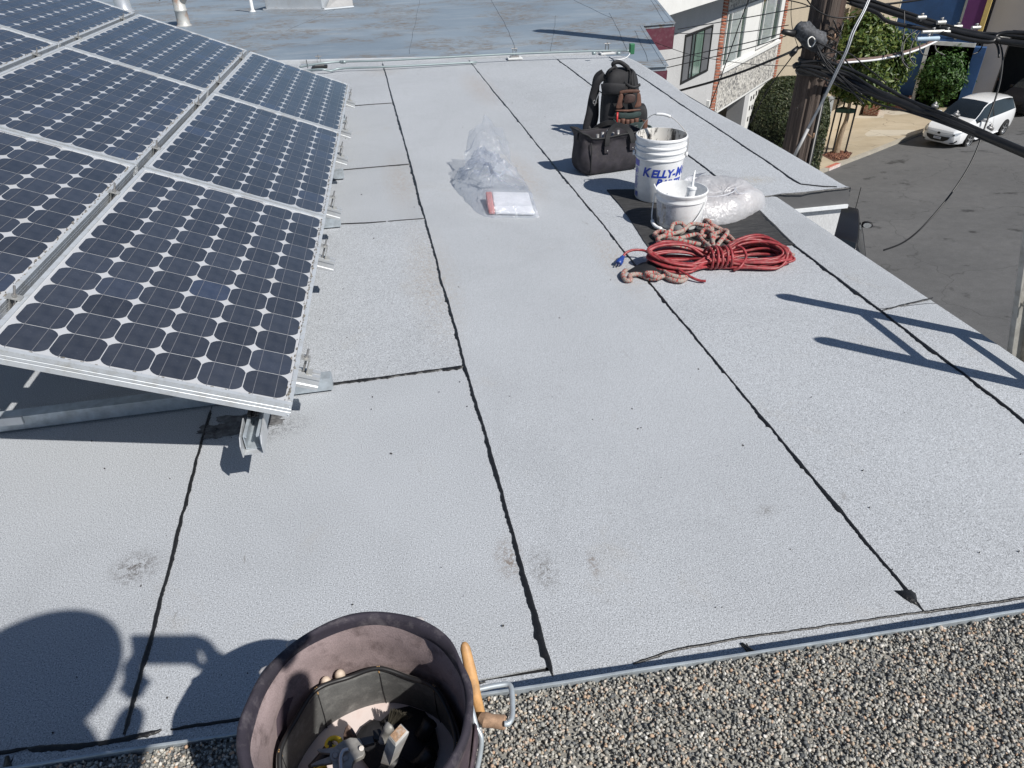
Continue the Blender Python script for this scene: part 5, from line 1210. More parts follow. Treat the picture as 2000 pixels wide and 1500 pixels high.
mb = MB(); yl = [tp(215+62*cos(a)*1.0-14*sin(a), 405+58*sin(a)+8*cos(a), .395) for a in [2*pi*k/26 for k in range(26)]]; mb.tube(yl[:3]+yl[11:], .0042, 8); mb.tube(spline([tp(165, 440, .393), tp(120, 520, .385), tp(40, 610, .38), tp(-10, 660, .375)], 5), .0042, 8); mb.tube(spline([tp(150, 600, .39), tp(100, 620, .39), tp(60, 640, .385)], 5), .004, 8); obj('yellow_grip', mb, mat('yellow_grip', (.66, .46, .02), .5), t, True)
mb = MB(); mb.tube(spline([tp(215, 405, .392), tp(180, 445, .388), tp(110, 540, .38), tp(20, 640, .372)], 5), .0105, 10); obj('black_grip', mb, M_blackr, t, True)
# trowel tip, wire brush and dark tools in the shade
tr = MB(); tr.extr([tp(302, 372, .37), tp(300, 330, .385), tp(318, 275, .40), tp(342, 250, .405), (tp(378, 285, .40)), tp(402, 322, .395), tp(422, 372, .37)], (.001, .004, .002)); o = obj('trowel', tr, mat('dark_rust', (.16, .11, .09), .7, .2, .4, 70)); tag(o, 'dark rusty trowel tip standing beside the snips', 'trowel')
ol = [tp(x, y, .283) for x, y in ((420, 330), (470, 250), (560, 190), (640, 200), (760, 90), (900, 60), (1040, 110), (1130, 240), (1170, 430), (1120, 640), (800, 700), (560, 660), (470, 540))]  # outline of a black cloth added to darken the shaded half of the floor
tag(obj('shade_cloth', cloth_patch(ol, .028, 12, 8, .5), M_black, None, True), 'crumpled black cloth added to deepen the shade on the tool bag floor under the hammer', 'shade cloth')
tr = MB(); rz = random.Random(9)
for i in range(110): u = rz.random(); b0 = tp(700+120*u, 235-40*u+rz.uniform(-14, 14), .315); e0 = tp(745+190*u+rz.uniform(-18, 18), 85+60*u+rz.uniform(-14, 14), .345); tr.tube([b0, e0], .0006, 4)
t = thing('brush', 'stiff bristle brush in the shadow inside the tool bag', 'brush', tp(760, 220, .30)); obj('bristles', tr, mat('dark_bristle', (.045, .04, .028), .7), t)['kind'] = 'stuff'
mb = MB(); mb.obox(tp(690, 250, .310), tp(840, 190, .310), .022, .014); obj('block', mb, M_black, t)
mb = MB(); mb.tube(spline([tp(735, 232, .44), tp(715, 255, .438), tp(690, 300, .425), tp(650, 380, .41)], 4), [.006, .0085, .009, .0088, .0085, .0082, .008, .0078, .0075, .007, .007, .007, .007], 10); o = obj('pliers_handle', mb, M_snip, None, True); tag(o, 'rounded grey handle end between the snips and the hammer', 'tool handle')
for k, (A_, B_, r_) in enumerate(((tp(1010, 330, .31), tp(1090, 200, .33), .014), (tp(930, 640, .31), tp(1100, 480, .34), .014))):
    mb = MB(); mb.tube([A_, A_.lerp(B_, .5), B_], [r_, r_*.8, r_], 10); o = obj('dark_tool', mb, M_blackr, None, True); tag(o, ['black handle deep in the shadow at the right of the tool bag', 'black handle nearest the bottom edge in the tool bag'][k], 'tool handle')
# pencil-like wooden handle and steel snap hook outside on the right
wa = at(906, 1254, .475); wb_ = at(928, 1352, .41); dv = (wb_-wa).normalized()
mb = MB(); rr = []
for f_, r_ in ((0, .003), (.04, .006), (.12, .0085), (.55, .010), (.9, .0095), (1.0, .009), (1.6, .009)):
    p_ = wa+(wb_-wa)*f_; sd = dv.cross(Vector((0, 1, 0))).normalized(); s2 = sd.cross(dv); rr.append([p_+sd*r_*cos(2*pi*k/10)+s2*r_*.8*sin(2*pi*k/10) for k in range(10)])
mb.loft(rr); o = obj('chisel_handle', mb, M_wood, None, True); tag(o, 'slim light wooden handle standing up outside the right rim of the tool bag', 'tool handle')
t = thing('snap_hook', 'steel snap hook hanging outside the tool bag at right', 'snap hook', at(940, 1420, .36))
hk = [at(930, 1420, .40), at(922, 1388, .41), at(917, 1362, .41), at(924, 1350, .41), at(945, 1344, .41), at(975, 1338, .41), at(993, 1337, .41), at(999, 1347, .41), at(1001, 1375, .41), at(1000, 1400, .41), at(994, 1412, .41), at(985, 1414, .41)]
mb = MB(); sp = spline(hk, 5); mb.tube(sp, .0046, 10); mb.tube(spline([at(930, 1420, .40), at(940, 1440, .39), at(938, 1470, .37), at(932, 1500, .35)], 5), .0045, 8); obj('hook', mb, M_galv, t, True)
mb = MB(); mb.tube([at(938, 1400, .40), at(948, 1406, .40), at(960, 1408, .40), at(985, 1411, .40), at(988, 1411, .40)], [.008, .0125, .0105, .0118, .009], 14); obj('gate_barrel', mb, M_rust, t, True, ang=40)
mb = MB(); mb.tube(spline([at(916, 1395, .39), at(930, 1408, .385), at(938, 1425, .375), at(936, 1460, .36)], 5), .004, 8); obj('ring', mb, M_steel, t, True)

# ================================================================== LADDER leaning on the street-side edge
M_lad = mat('weathered_ladder', (.40, .39, .36), .55, .35, .2, 14, dirt=((.20, .17, .13), .5, 20))
LX, LEAN = 2.43, .30
def lad(y, z): return Vector((LX-LEAN*z, y, z))
t = thing('ladder', 'grey ladder standing against the right roof edge, one rail showing at the picture edge', 'ladder', lad(1.75, -6.2))
lu = Vector((-LEAN, 0, 1)).normalized(); ln_ = Vector((1, 0, LEAN)).normalized()
YA, YB, TA, TB_ = 2.00, 1.575, .753, .80
for y, top in ((YA, TA), (YB, TB_)):
    a, b2 = lad(y, -6.2), lad(y, top); mb = MB()
    prof = [(-.013, -.034), (.013, -.034), (.013, -.028), (-.007, -.028), (-.007, .028), (.013, .028), (.013, .034), (-.013, .034)]
    s_ = 1 if y > 1.7 else -1
    mb.extr([a+Vector((0, 1, 0))*(-p_[0]*s_)+ln_*p_[1] for p_ in prof], b2-a); obj('rail', mb, M_lad, t)
    mb = MB(); rr = [[b2+lu*h_+Vector((0, x*k_, 0))+ln_*(z_*k_) for x, z_ in rrect(.034, .074, .008, 3)] for h_, k_ in ((-.02, 1), (.01, 1), (.035, .75), (.05, .3))]; mb.loft(rr); obj('end_cap', mb, M_blackr, t, True, ang=40)
for k in range(-20, 3):
    z = .50+.305*k
    if z > .7 or z < -6: continue
    mb = MB(); mb.tube([lad(YB+.01, z), lad(YA-.01, z)], .0185, 12); obj('rung', mb, M_lad, t, True, ang=50)

# ================================================================== PHOTOGRAPHER (casts the shadow at the lower left)
def skin_body(name, verts, edges, radii, m, parent, sub=2, root=0):
    me = bpy.data.meshes.new(name); me.from_pydata([tuple(v_) for v_ in verts], edges, []); me.materials.append(m); o = link(name, me, parent)
    sk = o.modifiers.new('skin', 'SKIN'); sk.use_smooth_shade = True
    for i, r_ in enumerate(radii): d_ = me.skin_vertices[0].data[i]; d_.radius = r_ if hasattr(r_, '__len__') else (r_, r_); d_.use_root = (i == root)
    subsurf(o, sub); return o
M_skin = mat('skin', (.42, .26, .19), .5, vs=10, var=.08); M_shirt = mat('navy_work_shirt', (.03, .04, .07), .85, vs=8, var=.25, bmp=.3); M_jean = mat('work_trousers', (.07, .075, .09), .9, vs=8, var=.25, bmp=.3); M_hat = mat('straw_hat', (.42, .36, .26), .8, vs=20)
PH = Vector((.235, .085, 1.5))
t = thing('person', 'person in a brimmed hat on the gravel roof, holding up a phone', 'person', (0, -.25, .14))
bv = [(.05, -.28, .98), (.06, -.28, 1.18), (.06, -.25, 1.36), (.06, -.19, 1.47), (.06, -.14, 1.58), (.06, -.105, 1.66), (.06, -.12, 1.74),
      (.24, -.25, 1.40), (.35, -.14, 1.21), (.336, .042, 1.41), (-.12, -.25, 1.40), (-.05, -.20, 1.17), (.148, .015, 1.41),
      (.14, -.28, .92), (.16, -.26, .56), (.16, -.31, .24), (.17, -.17, .205), (-.04, -.28, .92), (-.06, -.26, .56), (-.06, -.31, .24), (-.07, -.17, .205)]
be = [(0, 1), (1, 2), (2, 3), (3, 4), (4, 5), (5, 6), (2, 7), (7, 8), (8, 9), (2, 10), (10, 11), (11, 12), (0, 13), (13, 14), (14, 15), (15, 16), (0, 17), (17, 18), (18, 19), (19, 20)]
br_ = [(.15, .11), (.145, .11), (.165, .115), .065, .065, .085, .072, .07, .047, .030, .07, .047, .030, .085, .058, .042, .038, .085, .058, .042, .038]
skin_body('body', bv, be, br_, M_skin, t)
skin_body('shirt', [bv[0], bv[1], bv[2], (.06, -.205, 1.455), bv[7], (.365, -.15, 1.225), bv[10], (-.055, -.205, 1.20)], [(0, 1), (1, 2), (2, 3), (2, 4), (4, 5), (2, 6), (6, 7)], [(.168, .128), (.16, .125), (.18, .13), .08, .085, .06, .085, .06], M_shirt, t)
skin_body('trousers', [bv[0], bv[13], bv[14], (.16, -.31, .27), bv[17], bv[18], (-.06, -.31, .27)], [(0, 1), (1, 2), (2, 3), (0, 4), (4, 5), (5, 6)], [(.16, .12), .10, .075, .065, .10, .075, .065], M_jean, t)
mb = MB(); hp3 = Vector((.06, -.115, 1.735)); mb.lathe([(.215, -.012), (.16, .0), (.098, .012), (.095, .06), (.080, .11), (.04, .128), (.0001, .13)], 36, hp3); mb.lathe([(.215, -.012), (.16, -.006), (.096, .004), (.0001, .05)], 36, hp3); obj('hat', mb, M_hat, t, True)
for s_ in (-1, 1): mb = MB(); mb.sphere((.06+s_*.032, -.027, 1.655), (.013, .008, .009), 10, 6); obj('eye', mb, M_black, t, True)
mb = MB(); mb.sphere((.06, -.018, 1.625), (.015, .024, .024), 10, 8); mb.sphere((.06, -.035, 1.585), (.026, .010, .007), 10, 6); obj('nose_and_mouth', mb, M_skin, t, True)
def hand(c, outw, tgt):
    c = Vector(c); outw = Vector(outw); tgt = Vector(tgt); fwd = (tgt-c).normalized(); sd = fwd.cross(Vector((0, 0, 1))).normalized(); up_ = sd.cross(fwd)
    V = [c, c+fwd*.045]; E_ = [(0, 1)]; Rr = [.027, .032]
    for k, L_ in enumerate((.060, .070, .066, .052)):
        b0 = c+fwd*.05+up_*(.028-.019*k); i0 = len(V)
        V += [b0, b0+fwd*L_*.45, b0+fwd*L_*.75-outw*.012, b0+fwd*L_*.85-outw*.030]; Rr += [.0105, .0095, .0085, .007]; E_ += [(1, i0), (i0, i0+1), (i0+1, i0+2), (i0+2, i0+3)]
    i0 = len(V); V += [c+fwd*.02+up_*.030-outw*.01, c+fwd*.045+up_*.042-outw*.025, c+fwd*.065+up_*.045-outw*.040]; Rr += [.013, .011, .009]; E_ += [(0, i0), (i0, i0+1), (i0+1, i0+2)]
    return skin_body('hand', V, E_, Rr, M_skin, t, 1)
hand((.335, .045, 1.42), (1, 0, 0), PH+Vector((.085, .012, -.005))); hand((.150, .02, 1.42), (-1, 0, 0), PH+Vector((-.085, -.005, -.02)))
PRM = Matrix((_r, -_d, -_f)).transposed(); mb = MB(); mb.box(PH, (.162, .078, .010), PRM); o = bevel(obj('phone', mb, M_blackr), .003); tag(o, 'dark phone held sideways in both hands by the person', 'phone')

# ================================================================== STREET: cars
M_wpaint = mat('white_car_paint', (.72, .73, .74), .25, vs=1, var=.02, coat=.8); M_kpaint = mat('black_car_paint', (.008, .008, .010), .45, vs=1, var=.1, coat=.08, spec=.25); M_glass = mat('car_glass', (.012, .015, .017), .10, vs=2, var=.2, coat=.35)
M_tyre = mat('tyre', (.018, .018, .018), .8, vs=20); M_rimm = mat('alloy_rim', (.45, .46, .47), .3, .8); M_lamp = mat('headlamp_glass', (.50, .52, .53), .12, .3, .3, 30, coat=1.); M_grille = mat('black_grille', (.012, .012, .013), .5); M_plate = mat('number_plate', (.62, .63, .66), .4)
def make_car(name, label, cat, M4, paint, details=True, group=None):
    """x rearwards from the nose, y to the car's left, z up"""
    root = thing(name, label, cat, (0, 0, 0), group, world=False); root.matrix_world = M4
    #   x, zlow, z shoulder, half width, roof edge z, roof half width, roof centre z
    ST = [(.00, .30, .50, .50, .58, .42, .60), (.07, .22, .56, .66, .72, .55, .74), (.25, .19, .66, .80, .84, .62, .87), (.55, .19, .74, .86, .93, .66, .96), (.95, .19, .82, .875, 1.00, .70, 1.03), (1.22, .19, .90, .875, 1.06, .70, 1.08),
          (1.50, .19, .93, .875, 1.22, .68, 1.25), (1.85, .19, .95, .875, 1.42, .61, 1.46), (2.20, .19, .965, .875, 1.53, .575, 1.575), (2.8, .19, .98, .875, 1.565, .565, 1.61), (3.4, .19, 1.0, .875, 1.55, .56, 1.60), (3.95, .20, 1.02, .87, 1.50, .55, 1.56), (4.25, .24, 1.02, .85, 1.44, .53, 1.51), (4.42, .30, .98, .80, 1.18, .56, 1.22), (4.52, .36, .86, .72, .98, .58, 1.0), (4.57, .42, .70, .60, .80, .50, .82)]
    mb = MB(); NP = 13
    for (x, zl, zs, hw, ze, rw_, zc) in ST:
        half = [(0, zl), (hw*.75, zl), (hw*.96, zl+.06), (hw*1.0, zl+(zs-zl)*.45), (hw*.985, zl+(zs-zl)*.80), (hw*.95, zs), (hw*.93, zs+.015), (rw_+(hw*.93-rw_)*.12, ze-.02), (rw_, ze+.015), (rw_*.6, zc-.008), (0, zc)]
        # fall back so the cabin sides exist only along the cabin
        mb.v += [(x, y, z) for y, z in half]+[(x, -y, z) for y, z in half[-2:0:-1]]
    n = 20; N = len(ST); wi = []
    for i in range(N-1):
        for k in range(n):
            k2 = (k+1) % n; x0 = ST[i][0]; mi = 0
            side = k in (6, 13); top = k in (7, 8, 9, 10, 11, 12)
            if side and 1.22 <= x0 < 4.25: mi = 1
            if k in (8, 9, 10, 11) and 1.22 <= x0 < 1.85+.01: mi = 1
            if k in (8, 9, 10, 11) and 4.25 <= x0 < 4.42: mi = 1
            mb.f.append((i*n+k, i*n+k2, (i+1)*n+k2, (i+1)*n+k)); mb.m.append(mi)
    mb.f.append(tuple(range(n))[::-1]); mb.m.append(0); mb.f.append(tuple((N-1)*n+k for k in range(n))); mb.m.append(0)
    full = [(f_, m_) for f_, m_ in zip(mb.f, mb.m)]
    def piece(sel, nm, m_):
        q = MB(); used = sorted({i for f_, s_ in full if s_ == sel for i in f_}); mp = {a: b2 for b2, a in enumerate(used)}; q.v = [mb.v[i] for i in used]; q.f = [tuple(mp[i] for i in f_) for f_, s_ in full if s_ == sel]; q.m = [0]*len(q.f); return obj(nm, q, m_, root, True, ang=50)
    body = piece(0, 'body', paint); sol = body.modifiers.new('s', 'SOLIDIFY'); sol.thickness = .02; sol.offset = -1; bevel(body, .02, 2); body.modifiers['b'].angle_limit = radians(25)
    piece(1, 'window', M_glass)
    bvh = BVHTree.FromPolygons([Vector(v_) for v_ in mb.v], mb.f)
    def decal(nm, poly, m_, dirn, eps=.008, th=.012, par=None):
        """polygon (a, z) projected onto the body along dirn: 'f' from the nose, 'l'/'r' from the sides"""
        bm = bmesh.new(); vs = [bm.verts.new((a, z, 0)) for a, z in poly]; bm.faces.new(vs); bmesh.ops.triangulate(bm, faces=bm.faces)
        for _ in range(4): 
            es = [e for e in bm.edges if e.calc_length() > .07]
            if not es: break
            bmesh.ops.subdivide_edges(bm, edges=es, cuts=1); bmesh.ops.triangulate(bm, faces=bm.faces)
        q = MB(); d_ = {'f': Vector((1, 0, 0)), 'l': Vector((0, -1, 0)), 'r': Vector((0, 1, 0))}[dirn]
        for v_ in bm.verts:
            o_ = Vector((-3, v_.co.x, v_.co.y)) if dirn == 'f' else Vector((v_.co.x, 4 if dirn == 'l' else -4, v_.co.y))
            h_ = bvh.ray_cast(o_, d_); p_ = h_[0] if h_[0] else o_+d_*3.3; q.v.append(tuple(p_-d_*eps))
        q.f = [tuple(x.index for x in f_.verts) for f_ in bm.faces]; bm.verts.index_update(); q.m = [0]*len(q.f); bm.free()
        o_ = obj(nm, q, m_, par or root); s_ = o_.modifiers.new('s', 'SOLIDIFY'); s_.thickness = th; s_.offset = 0; return o_
    for x in (.90, 3.65):
        for s_ in (-1, 1):
            arch = [(x+.385*cos(a), .30+.385*sin(a)) for a in [pi*k/16 for k in range(17)]]+[(x-.385, .19), (x+.385, .19)]
            decal('wheel_arch', arch, M_blackr, 'l' if s_ > 0 else 'r', .003, .012)
            w_ = bpy.data.objects.new('wheel', None); COL.objects.link(w_); w_.parent = root; w_.location = (x, s_*.80, .315); w_.empty_display_size = .1
            rot = Matrix.Rotation(-pi/2*s_, 3, 'X')
            q = MB(); q.lathe([(.21, -.10), (.29, -.10), (.313, -.085), (.315, 0), (.313, .085), (.29, .10), (.215, .095)], 36, (0, 0, 0), rot); obj('tyre', q, M_tyre, w_, True, ang=45)
            q = MB(); q.lathe([(.218, .098), (.205, .092), (.20, .03), (.0001, .03)], 30, (0, 0, 0), rot); q.lathe([(.05, .08), (.045, .095), (.0001, .098)], 14, (0, 0, 0), rot)
            for k in range(5):
                a = 2*pi*k/5; u_ = rot@Vector((cos(a), sin(a), 0)); q.obox(u_*.03+rot@Vector((0, 0, .082)), u_*.205+rot@Vector((0, 0, .084)), .055, .02, rot@Vector((0, 0, 1)))
            obj('rim', q, M_rimm, w_, False)
    if details:
        decal('grille', [(-.50, .52), (-.44, .40), (-.28, .315), (0, .295), (.28, .315), (.44, .40), (.50, .52), (.30, .505), (0, .50), (-.30, .505)], M_grille, 'f', .010)
        decal('number_plate', [(-.155, .385), (.155, .385), (.155, .475), (-.155, .475)], M_plate, 'f', .03)
        decal('plate_print', [(-.11, .41), (.11, .41), (.11, .45), (-.11, .45)], mat('plate_ink', (.34, .35, .42), .5, vs=60, var=.6), 'f', .037, .002)
        decal('badge', [(.062*cos(a), .62+.042*sin(a)) for a in [2*pi*k/16 for k in range(16)]], M_grille, 'f', .012)
        decal('hood_line', [(-.60, .655), (-.30, .635), (0, .63), (.30, .635), (.60, .655), (.60, .661), (.30, .641), (0, .636), (-.30, .641), (-.60, .661)], mat('panel_gap', (.2, .2, .2), .6), 'f', .003, .003)
        for s_ in (-1, 1):
            hl_ = decal('headlight', [(s_*.40, .575), (s_*.55, .565), (s_*.70, .60), (s_*.775, .68), (s_*.79, .74), (s_*.70, .70), (s_*.55, .645)], M_lamp, 'f', .010)
            decal('bulb', [(s_*.60+.035*cos(a), .615+.03*sin(a)) for a in [2*pi*k/12 for k in range(12)]], M_grille, 'f', .018, .006, hl_)
            decal('indicator', [(s_*.735, .64), (s_*.78, .69), (s_*.785, .735), (s_*.75, .70)], mat('amber_lens', (.55, .16, .03), .3), 'f', .018, .006, hl_)
            decal('fog_light', [(s_*.50, .285), (s_*.66, .33), (s_*.74, .42), (s_*.745, .36), (s_*.66, .275), (s_*.55, .26)], M_grille, 'f', .008)
            decal('door_gap', [(1.45, .35), (1.46, .35), (1.56, .93), (1.55, .93)], mat('panel_gap', (.2, .2, .2), .6), 'l' if s_ > 0 else 'r', .003, .003)
            decal('door_gap', [(2.52, .35), (2.53, .35), (2.50, .96), (2.49, .96)], MATS['panel_gap'], 'l' if s_ > 0 else 'r', .003, .003)
            decal('door_handle', [(2.2, .82), (2.38, .83), (2.38, .855), (2.2, .845)], paint, 'l' if s_ > 0 else 'r', .02, .02)
            decal('side_sill', [(1.4, .20), (3.2, .20), (3.2, .26), (1.4, .26)], paint, 'l' if s_ > 0 else 'r', .03, .04)
            decal('pillar', [(2.46, .99), (2.56, .99), (2.52, 1.55), (2.44, 1.55)], M_grille, 'l' if s_ > 0 else 'r', .004, .006)
        wpm = MB(); wpm.tube([(1.27, .05, 1.095), (1.42, -.50, 1.17)], .009, 6); wpm.tube([(1.26, .55, 1.07), (1.40, .1, 1.19)], .009, 6); obj('wiper', wpm, M_grille, root)
    mo = .875 if details else .79
    for s_ in (-1, 1):
        q = MB(); rr = []
        for f_, k_ in ((0, .55), (.15, .9), (.5, 1.), (.85, .9), (1., .5)): rr.append([Vector((1.50+.02*f_+(.055*cos(a))*k_, s_*(mo+.22*f_), 1.03+(.075*sin(a))*k_)) for a in [2*pi*k/14 for k in range(14)]])
        q.loft(rr); q.obox((1.52, s_*(mo-.06), .98), (1.52, s_*(mo+.09), 1.0), .05, .05); mi_ = obj('mirror', q, paint, root, True, ang=50)
        q = MB(); q.extr([(1.575, 0, 0) if False else (1.572, s_*(mo+.11+.085*cos(a)), 1.03+.055*sin(a)) for a in [2*pi*k/14 for k in range(14)]], (.004, 0, 0)); obj('mirror_glass', q, M_lamp, mi_)
    return root
def carM(x, y, z, az, pitch, flip=False):
    f_ = Vector((sin(az)*cos(pitch), cos(az)*cos(pitch), sin(pitch))); r_ = Vector((f_.y, -f_.x, 0)).normalized(); u_ = r_.cross(f_)
    m_ = Matrix((f_, r_, u_)).transposed().to_4x4(); m_.translation = (x, y, z); return m_
make_car('parked_car', 'white compact people carrier parked at the kerb facing the camera', 'car', carM(23.286, 26.4, -7.433, 1.177, .023), M_wpaint)
p = at(1696, 433, -5.25)
for _ in range(12): p = at(1696, 433, gz(p.x, p.y)+1.22)
az2 = radians(33); fw = Vector((sin(az2), cos(az2), 0)); rt = Vector((fw.y, -fw.x, 0))
nz_ = p+fw*1.5*1.18-rt*.90*1.18
make_car('parked_suv', 'black vehicle mostly hidden behind the roof edge, its mirror and side windows showing', 'car', carM(nz_.x, nz_.y, gz(*nz_[:2]), az2+pi, atan2(gz(*(nz_-fw*4)[:2])-gz(*nz_[:2]), 4))@Matrix.Scale(1.18, 4), M_kpaint, False)
mb = MB(); an = nz_+rt*.75-fw*.9; an.z = gz(*an[:2])+.95; mb.tube([an, an+Vector((0, 0, .45))-fw*.02, an+Vector((0, 0, .95))+fw*.0], .009, 6); an_ = obj('aerial', mb, M_cable); tag(an_, 'thin upright aerial beside the black vehicle', 'aerial')
q = gnd(2003, 245); make_car('parked_car', 'dark car cut off by the right picture edge behind the white car', 'car', carM(q.x+1.0, q.y+2.2, gz(q.x+1, q.y+2.2), 1.2, .023), M_kpaint, False)

# ================================================================== HOUSES ACROSS THE STREET
FA_ = radians(44); HA = Vector((sin(FA_), cos(FA_), 0)); HN = Vector((HA.y, -HA.x, 0)); HP = CAM+20*(R@_ray(1330, 120)).normalized()
class Fac:
    """wall frame: s along the wall, z height, o out from it"""
    def __init__(s, P, A, N): s.P, s.A, s.N = Vector((P[0], P[1], 0)), A, N
    def p(s, a, z, o=0): return s.P+s.A*a+s.N*o+Vector((0, 0, z))
    def px(s, x, y, o=0):
        q = onpl(x, y, s.P+s.N*o, s.N); return (q-s.P).dot(s.A), q.z
    def box(s, mb, a0, a1, z0, z1, o0, o1):
        mb.hexa([s.p(a0, z0, o0), s.p(a1, z0, o0), s.p(a1, z0, o1), s.p(a0, z0, o1)], [s.p(a0, z1, o0), s.p(a1, z1, o0), s.p(a1, z1, o1), s.p(a0, z1, o1)])
def fbox(f, name, m, par, *b):
    mb = MB(); f.box(mb, *b); return obj(name, mb, m, par)
f1 = Fac(HP, HA, HN)
M_wht = mat('pale_grey_stucco', (.50, .50, .50), .9, vs=2, fine=50, bmp=.3, bd=.004, var=.06); M_trim = mat('white_trim', (.70, .70, .68), .55, vs=3, var=.05)
M_brick = mat('orange_brick', (.36, .125, .072), .85, vs=5, var=.25, fine=40); M_mort = mat('mortar', (.50, .44, .38), .9)
M_pane, nt, b = newmat('window_glass'); b.inputs['Base Color'].default_value = (.10, .13, .13, 1); b.inputs['Roughness'].default_value = .06; b.inputs['Coat Weight'].default_value = 1.
M_pgreen = mat('green_curtain_glass', (.16, .24, .20), .1, vs=2.5, var=.5, coat=1., stretch=(3, 3, .3)); M_pgrey = mat('screen_glass', (.12, .125, .135), .3, vs=1, var=.2); M_blind = mat('blind_behind_glass', (.40, .44, .45), .15, vs=3, var=.15, coat=1., stretch=(1, 1, 4)); M_dark = mat('dark_void', (.012, .011, .011), .9)
M_peb, nt, b = newmat('pebble_dash'); v = coords(nt); vo = nn(nt, 'ShaderNodeTexVoronoi'); vo.inputs['Scale'].default_value = 17; nt.links.new(v, vo.inputs['Vector']); sp = nn(nt, 'ShaderNodeSeparateColor'); nt.links.new(vo.outputs['Color'], sp.inputs[0])
c = ramp(nt, sp.outputs[0], [(0, (.12, .12, .125)), (.3, (.30, .29, .27)), (.6, (.45, .43, .39)), (1, (.62, .60, .56))]); nt.links.new(c, b.inputs['Base Color']); b.inputs['Roughness'].default_value = .9; bump(nt, b, vo.outputs['Distance'], .8, .02)
g1 = -7.9
hs = thing('white_house', 'pale grey house with orange brick strips and a black framed window across the street', 'house', f1.p(3, -7.4))
mb = MB(); f1.box(mb, -9, 2.74, g1, -.35, -7, 0); f1.box(mb, 2.74, 9.62, -3.80, -.35, -7, -.06); f1.box(mb, 9.2, 9.62, g1, -3.8, -7, -.05); f1.box(mb, 2.74, 3.2, g1, -3.8, -7, -.06); f1.box(mb, 3.2, 9.2, g1, -3.8, -7, -2.4); obj('wall', mb, M_wht, hs)
mb = MB(); f1.box(mb, -9, 10.2, -.35, -.18, -7, .62); f1.box(mb, -9, 10.2, -.52, -.16, .62, .66); obj('eave', mb, M_trim, hs)
for a0, a1, zt, zb in ((2.74, 3.09, -.36, g1), (9.20, 9.56, -.36, g1)):
    st = fbox(f1, 'brick_strip', M_mort, hs, a0+.01, a1-.01, zb, zt, -.05, .018)
    bm_ = MB(); bm_.box((0, 0, 0), (a1-a0, .05, .054)); BM = bm_.mesh('brick', M_brick)
    ang = Matrix.Rotation(pi/2-FA_, 4, 'Z')
    z = zb+.05; k = 0
    while z < zt-.02:
        q = link('brick', BM, st); q.matrix_world = TT(f1.p((a0+a1)/2+rs.uniform(-.012, .012), z, .008+rs.uniform(-.006, .008)))@ang@Matrix.Rotation(rs.uniform(-.03, .03)+.16, 4, 'Y')
        q.matrix_basis = q.matrix_world; z += .081
def window(f, par, a0, a1, z0, z1, panes, mfr, fr=.05, o=.03, nm='window', sillm=None):
    wf = MB(); f.box(wf, a0, a1, z0, z0+fr, -.02, o); f.box(wf, a0, a1, z1-fr, z1, -.02, o); f.box(wf, a0, a0+fr, z0+fr, z1-fr, -.02, o); f.box(wf, a1-fr, a1, z0+fr, z1-fr, -.02, o)
    xs = a0+fr
    for i, (w_, m_) in enumerate(panes[:-1]):
        xs += w_*(a1-a0-2*fr); f.box(wf, xs-fr*.4, xs+fr*.4, z0+fr, z1-fr, -.02, o-.004)
    W = obj(nm, wf, mfr, par); xs = a0+fr
    for w_, m_ in panes:
        x2 = xs+w_*(a1-a0-2*fr); fbox(f, 'pane', m_, W, xs, x2, z0+fr*.9, z1-fr*.9, -.012, .004); xs = x2
    return W
M_bfr = mat('black_frame', (.014, .014, .015), .4)
window(f1, hs, .08, 2.07, -2.44, -1.29, [(.25, M_pgrey), (.12, M_pane), (.33, M_pgreen), (.30, M_pgrey)], M_bfr, .05)
window(f1, hs, 3.22, 5.0, -2.58, -1.12, [(.20, M_pane), (.55, M_blind), (.25, M_pane)], M_trim, .06)
window(f1, hs, 6.45, 8.75, -2.54, -1.08, [(.18, M_pane), (.52, M_blind), (.30, M_pane)], M_trim, .06)
fbox(f1, 'panel', M_trim, hs, 5.02, 6.43, -2.6, -1.1, -.03, .012); fbox(f1, 'panel', M_trim, hs, 8.77, 9.18, -2.6, -1.1, -.03, .012)
fbox(f1, 'header', M_peb, hs, 3.11, 9.18, -1.06, -.36, -.04, .03); fbox(f1, 'sill', M_trim, hs, 3.10, 9.19, -2.70, -2.60, -.04, .09); fbox(f1, 'pebble_panel', M_peb, hs, 3.11, 9.18, -3.77, -2.705, -.04, .035)
fbox(f1, 'lintel', M_trim, hs, 3.11, 9.18, -3.84, -3.775, -.3, .02)
fbox(f1, 'garage_back', M_dark, hs, 3.2, 6.4, g1, -3.85, -2.39, -2.3)
mb = MB(); 
for k in range(9): mb.tube(spline([f1.p(4.9+.12*k, -6.8, -.6), f1.p(4.8+.16*k, -5.6+.1*(k % 3), -.6+.05*k), f1.p(4.7+.2*k, -4.9-.12*(k % 4), -.5)], 4), .03, 6)
obj('iron_gate', mb, mat('iron_gate', (.06, .055, .05), .6), hs)
dr = fbox(f1, 'door_panel', M_trim, hs, 6.9, 9.1, g1, -3.85, -.5, -.08); fbox(f1, 'side_wall', M_wht, hs, 6.4, 6.88, g1, -3.85, -.6, -.06)
mb = MB()
for k in range(34): a, z = 7.15+.28*(k % 7)+rs.uniform(-.03, .03), -4.2-.36*(k//7)+rs.uniform(-.04, .04); f1.box(mb, a, a+.07, z, z+.14, -.08, -.06)
o = obj('cut_out', mb, M_dark, dr); o['kind'] = 'stuff'
mb = MB(); f1.box(mb, 2.35, 2.43, -3.60, -3.28, 0, .09); obj('meter_box', mb, M_trim, hs)

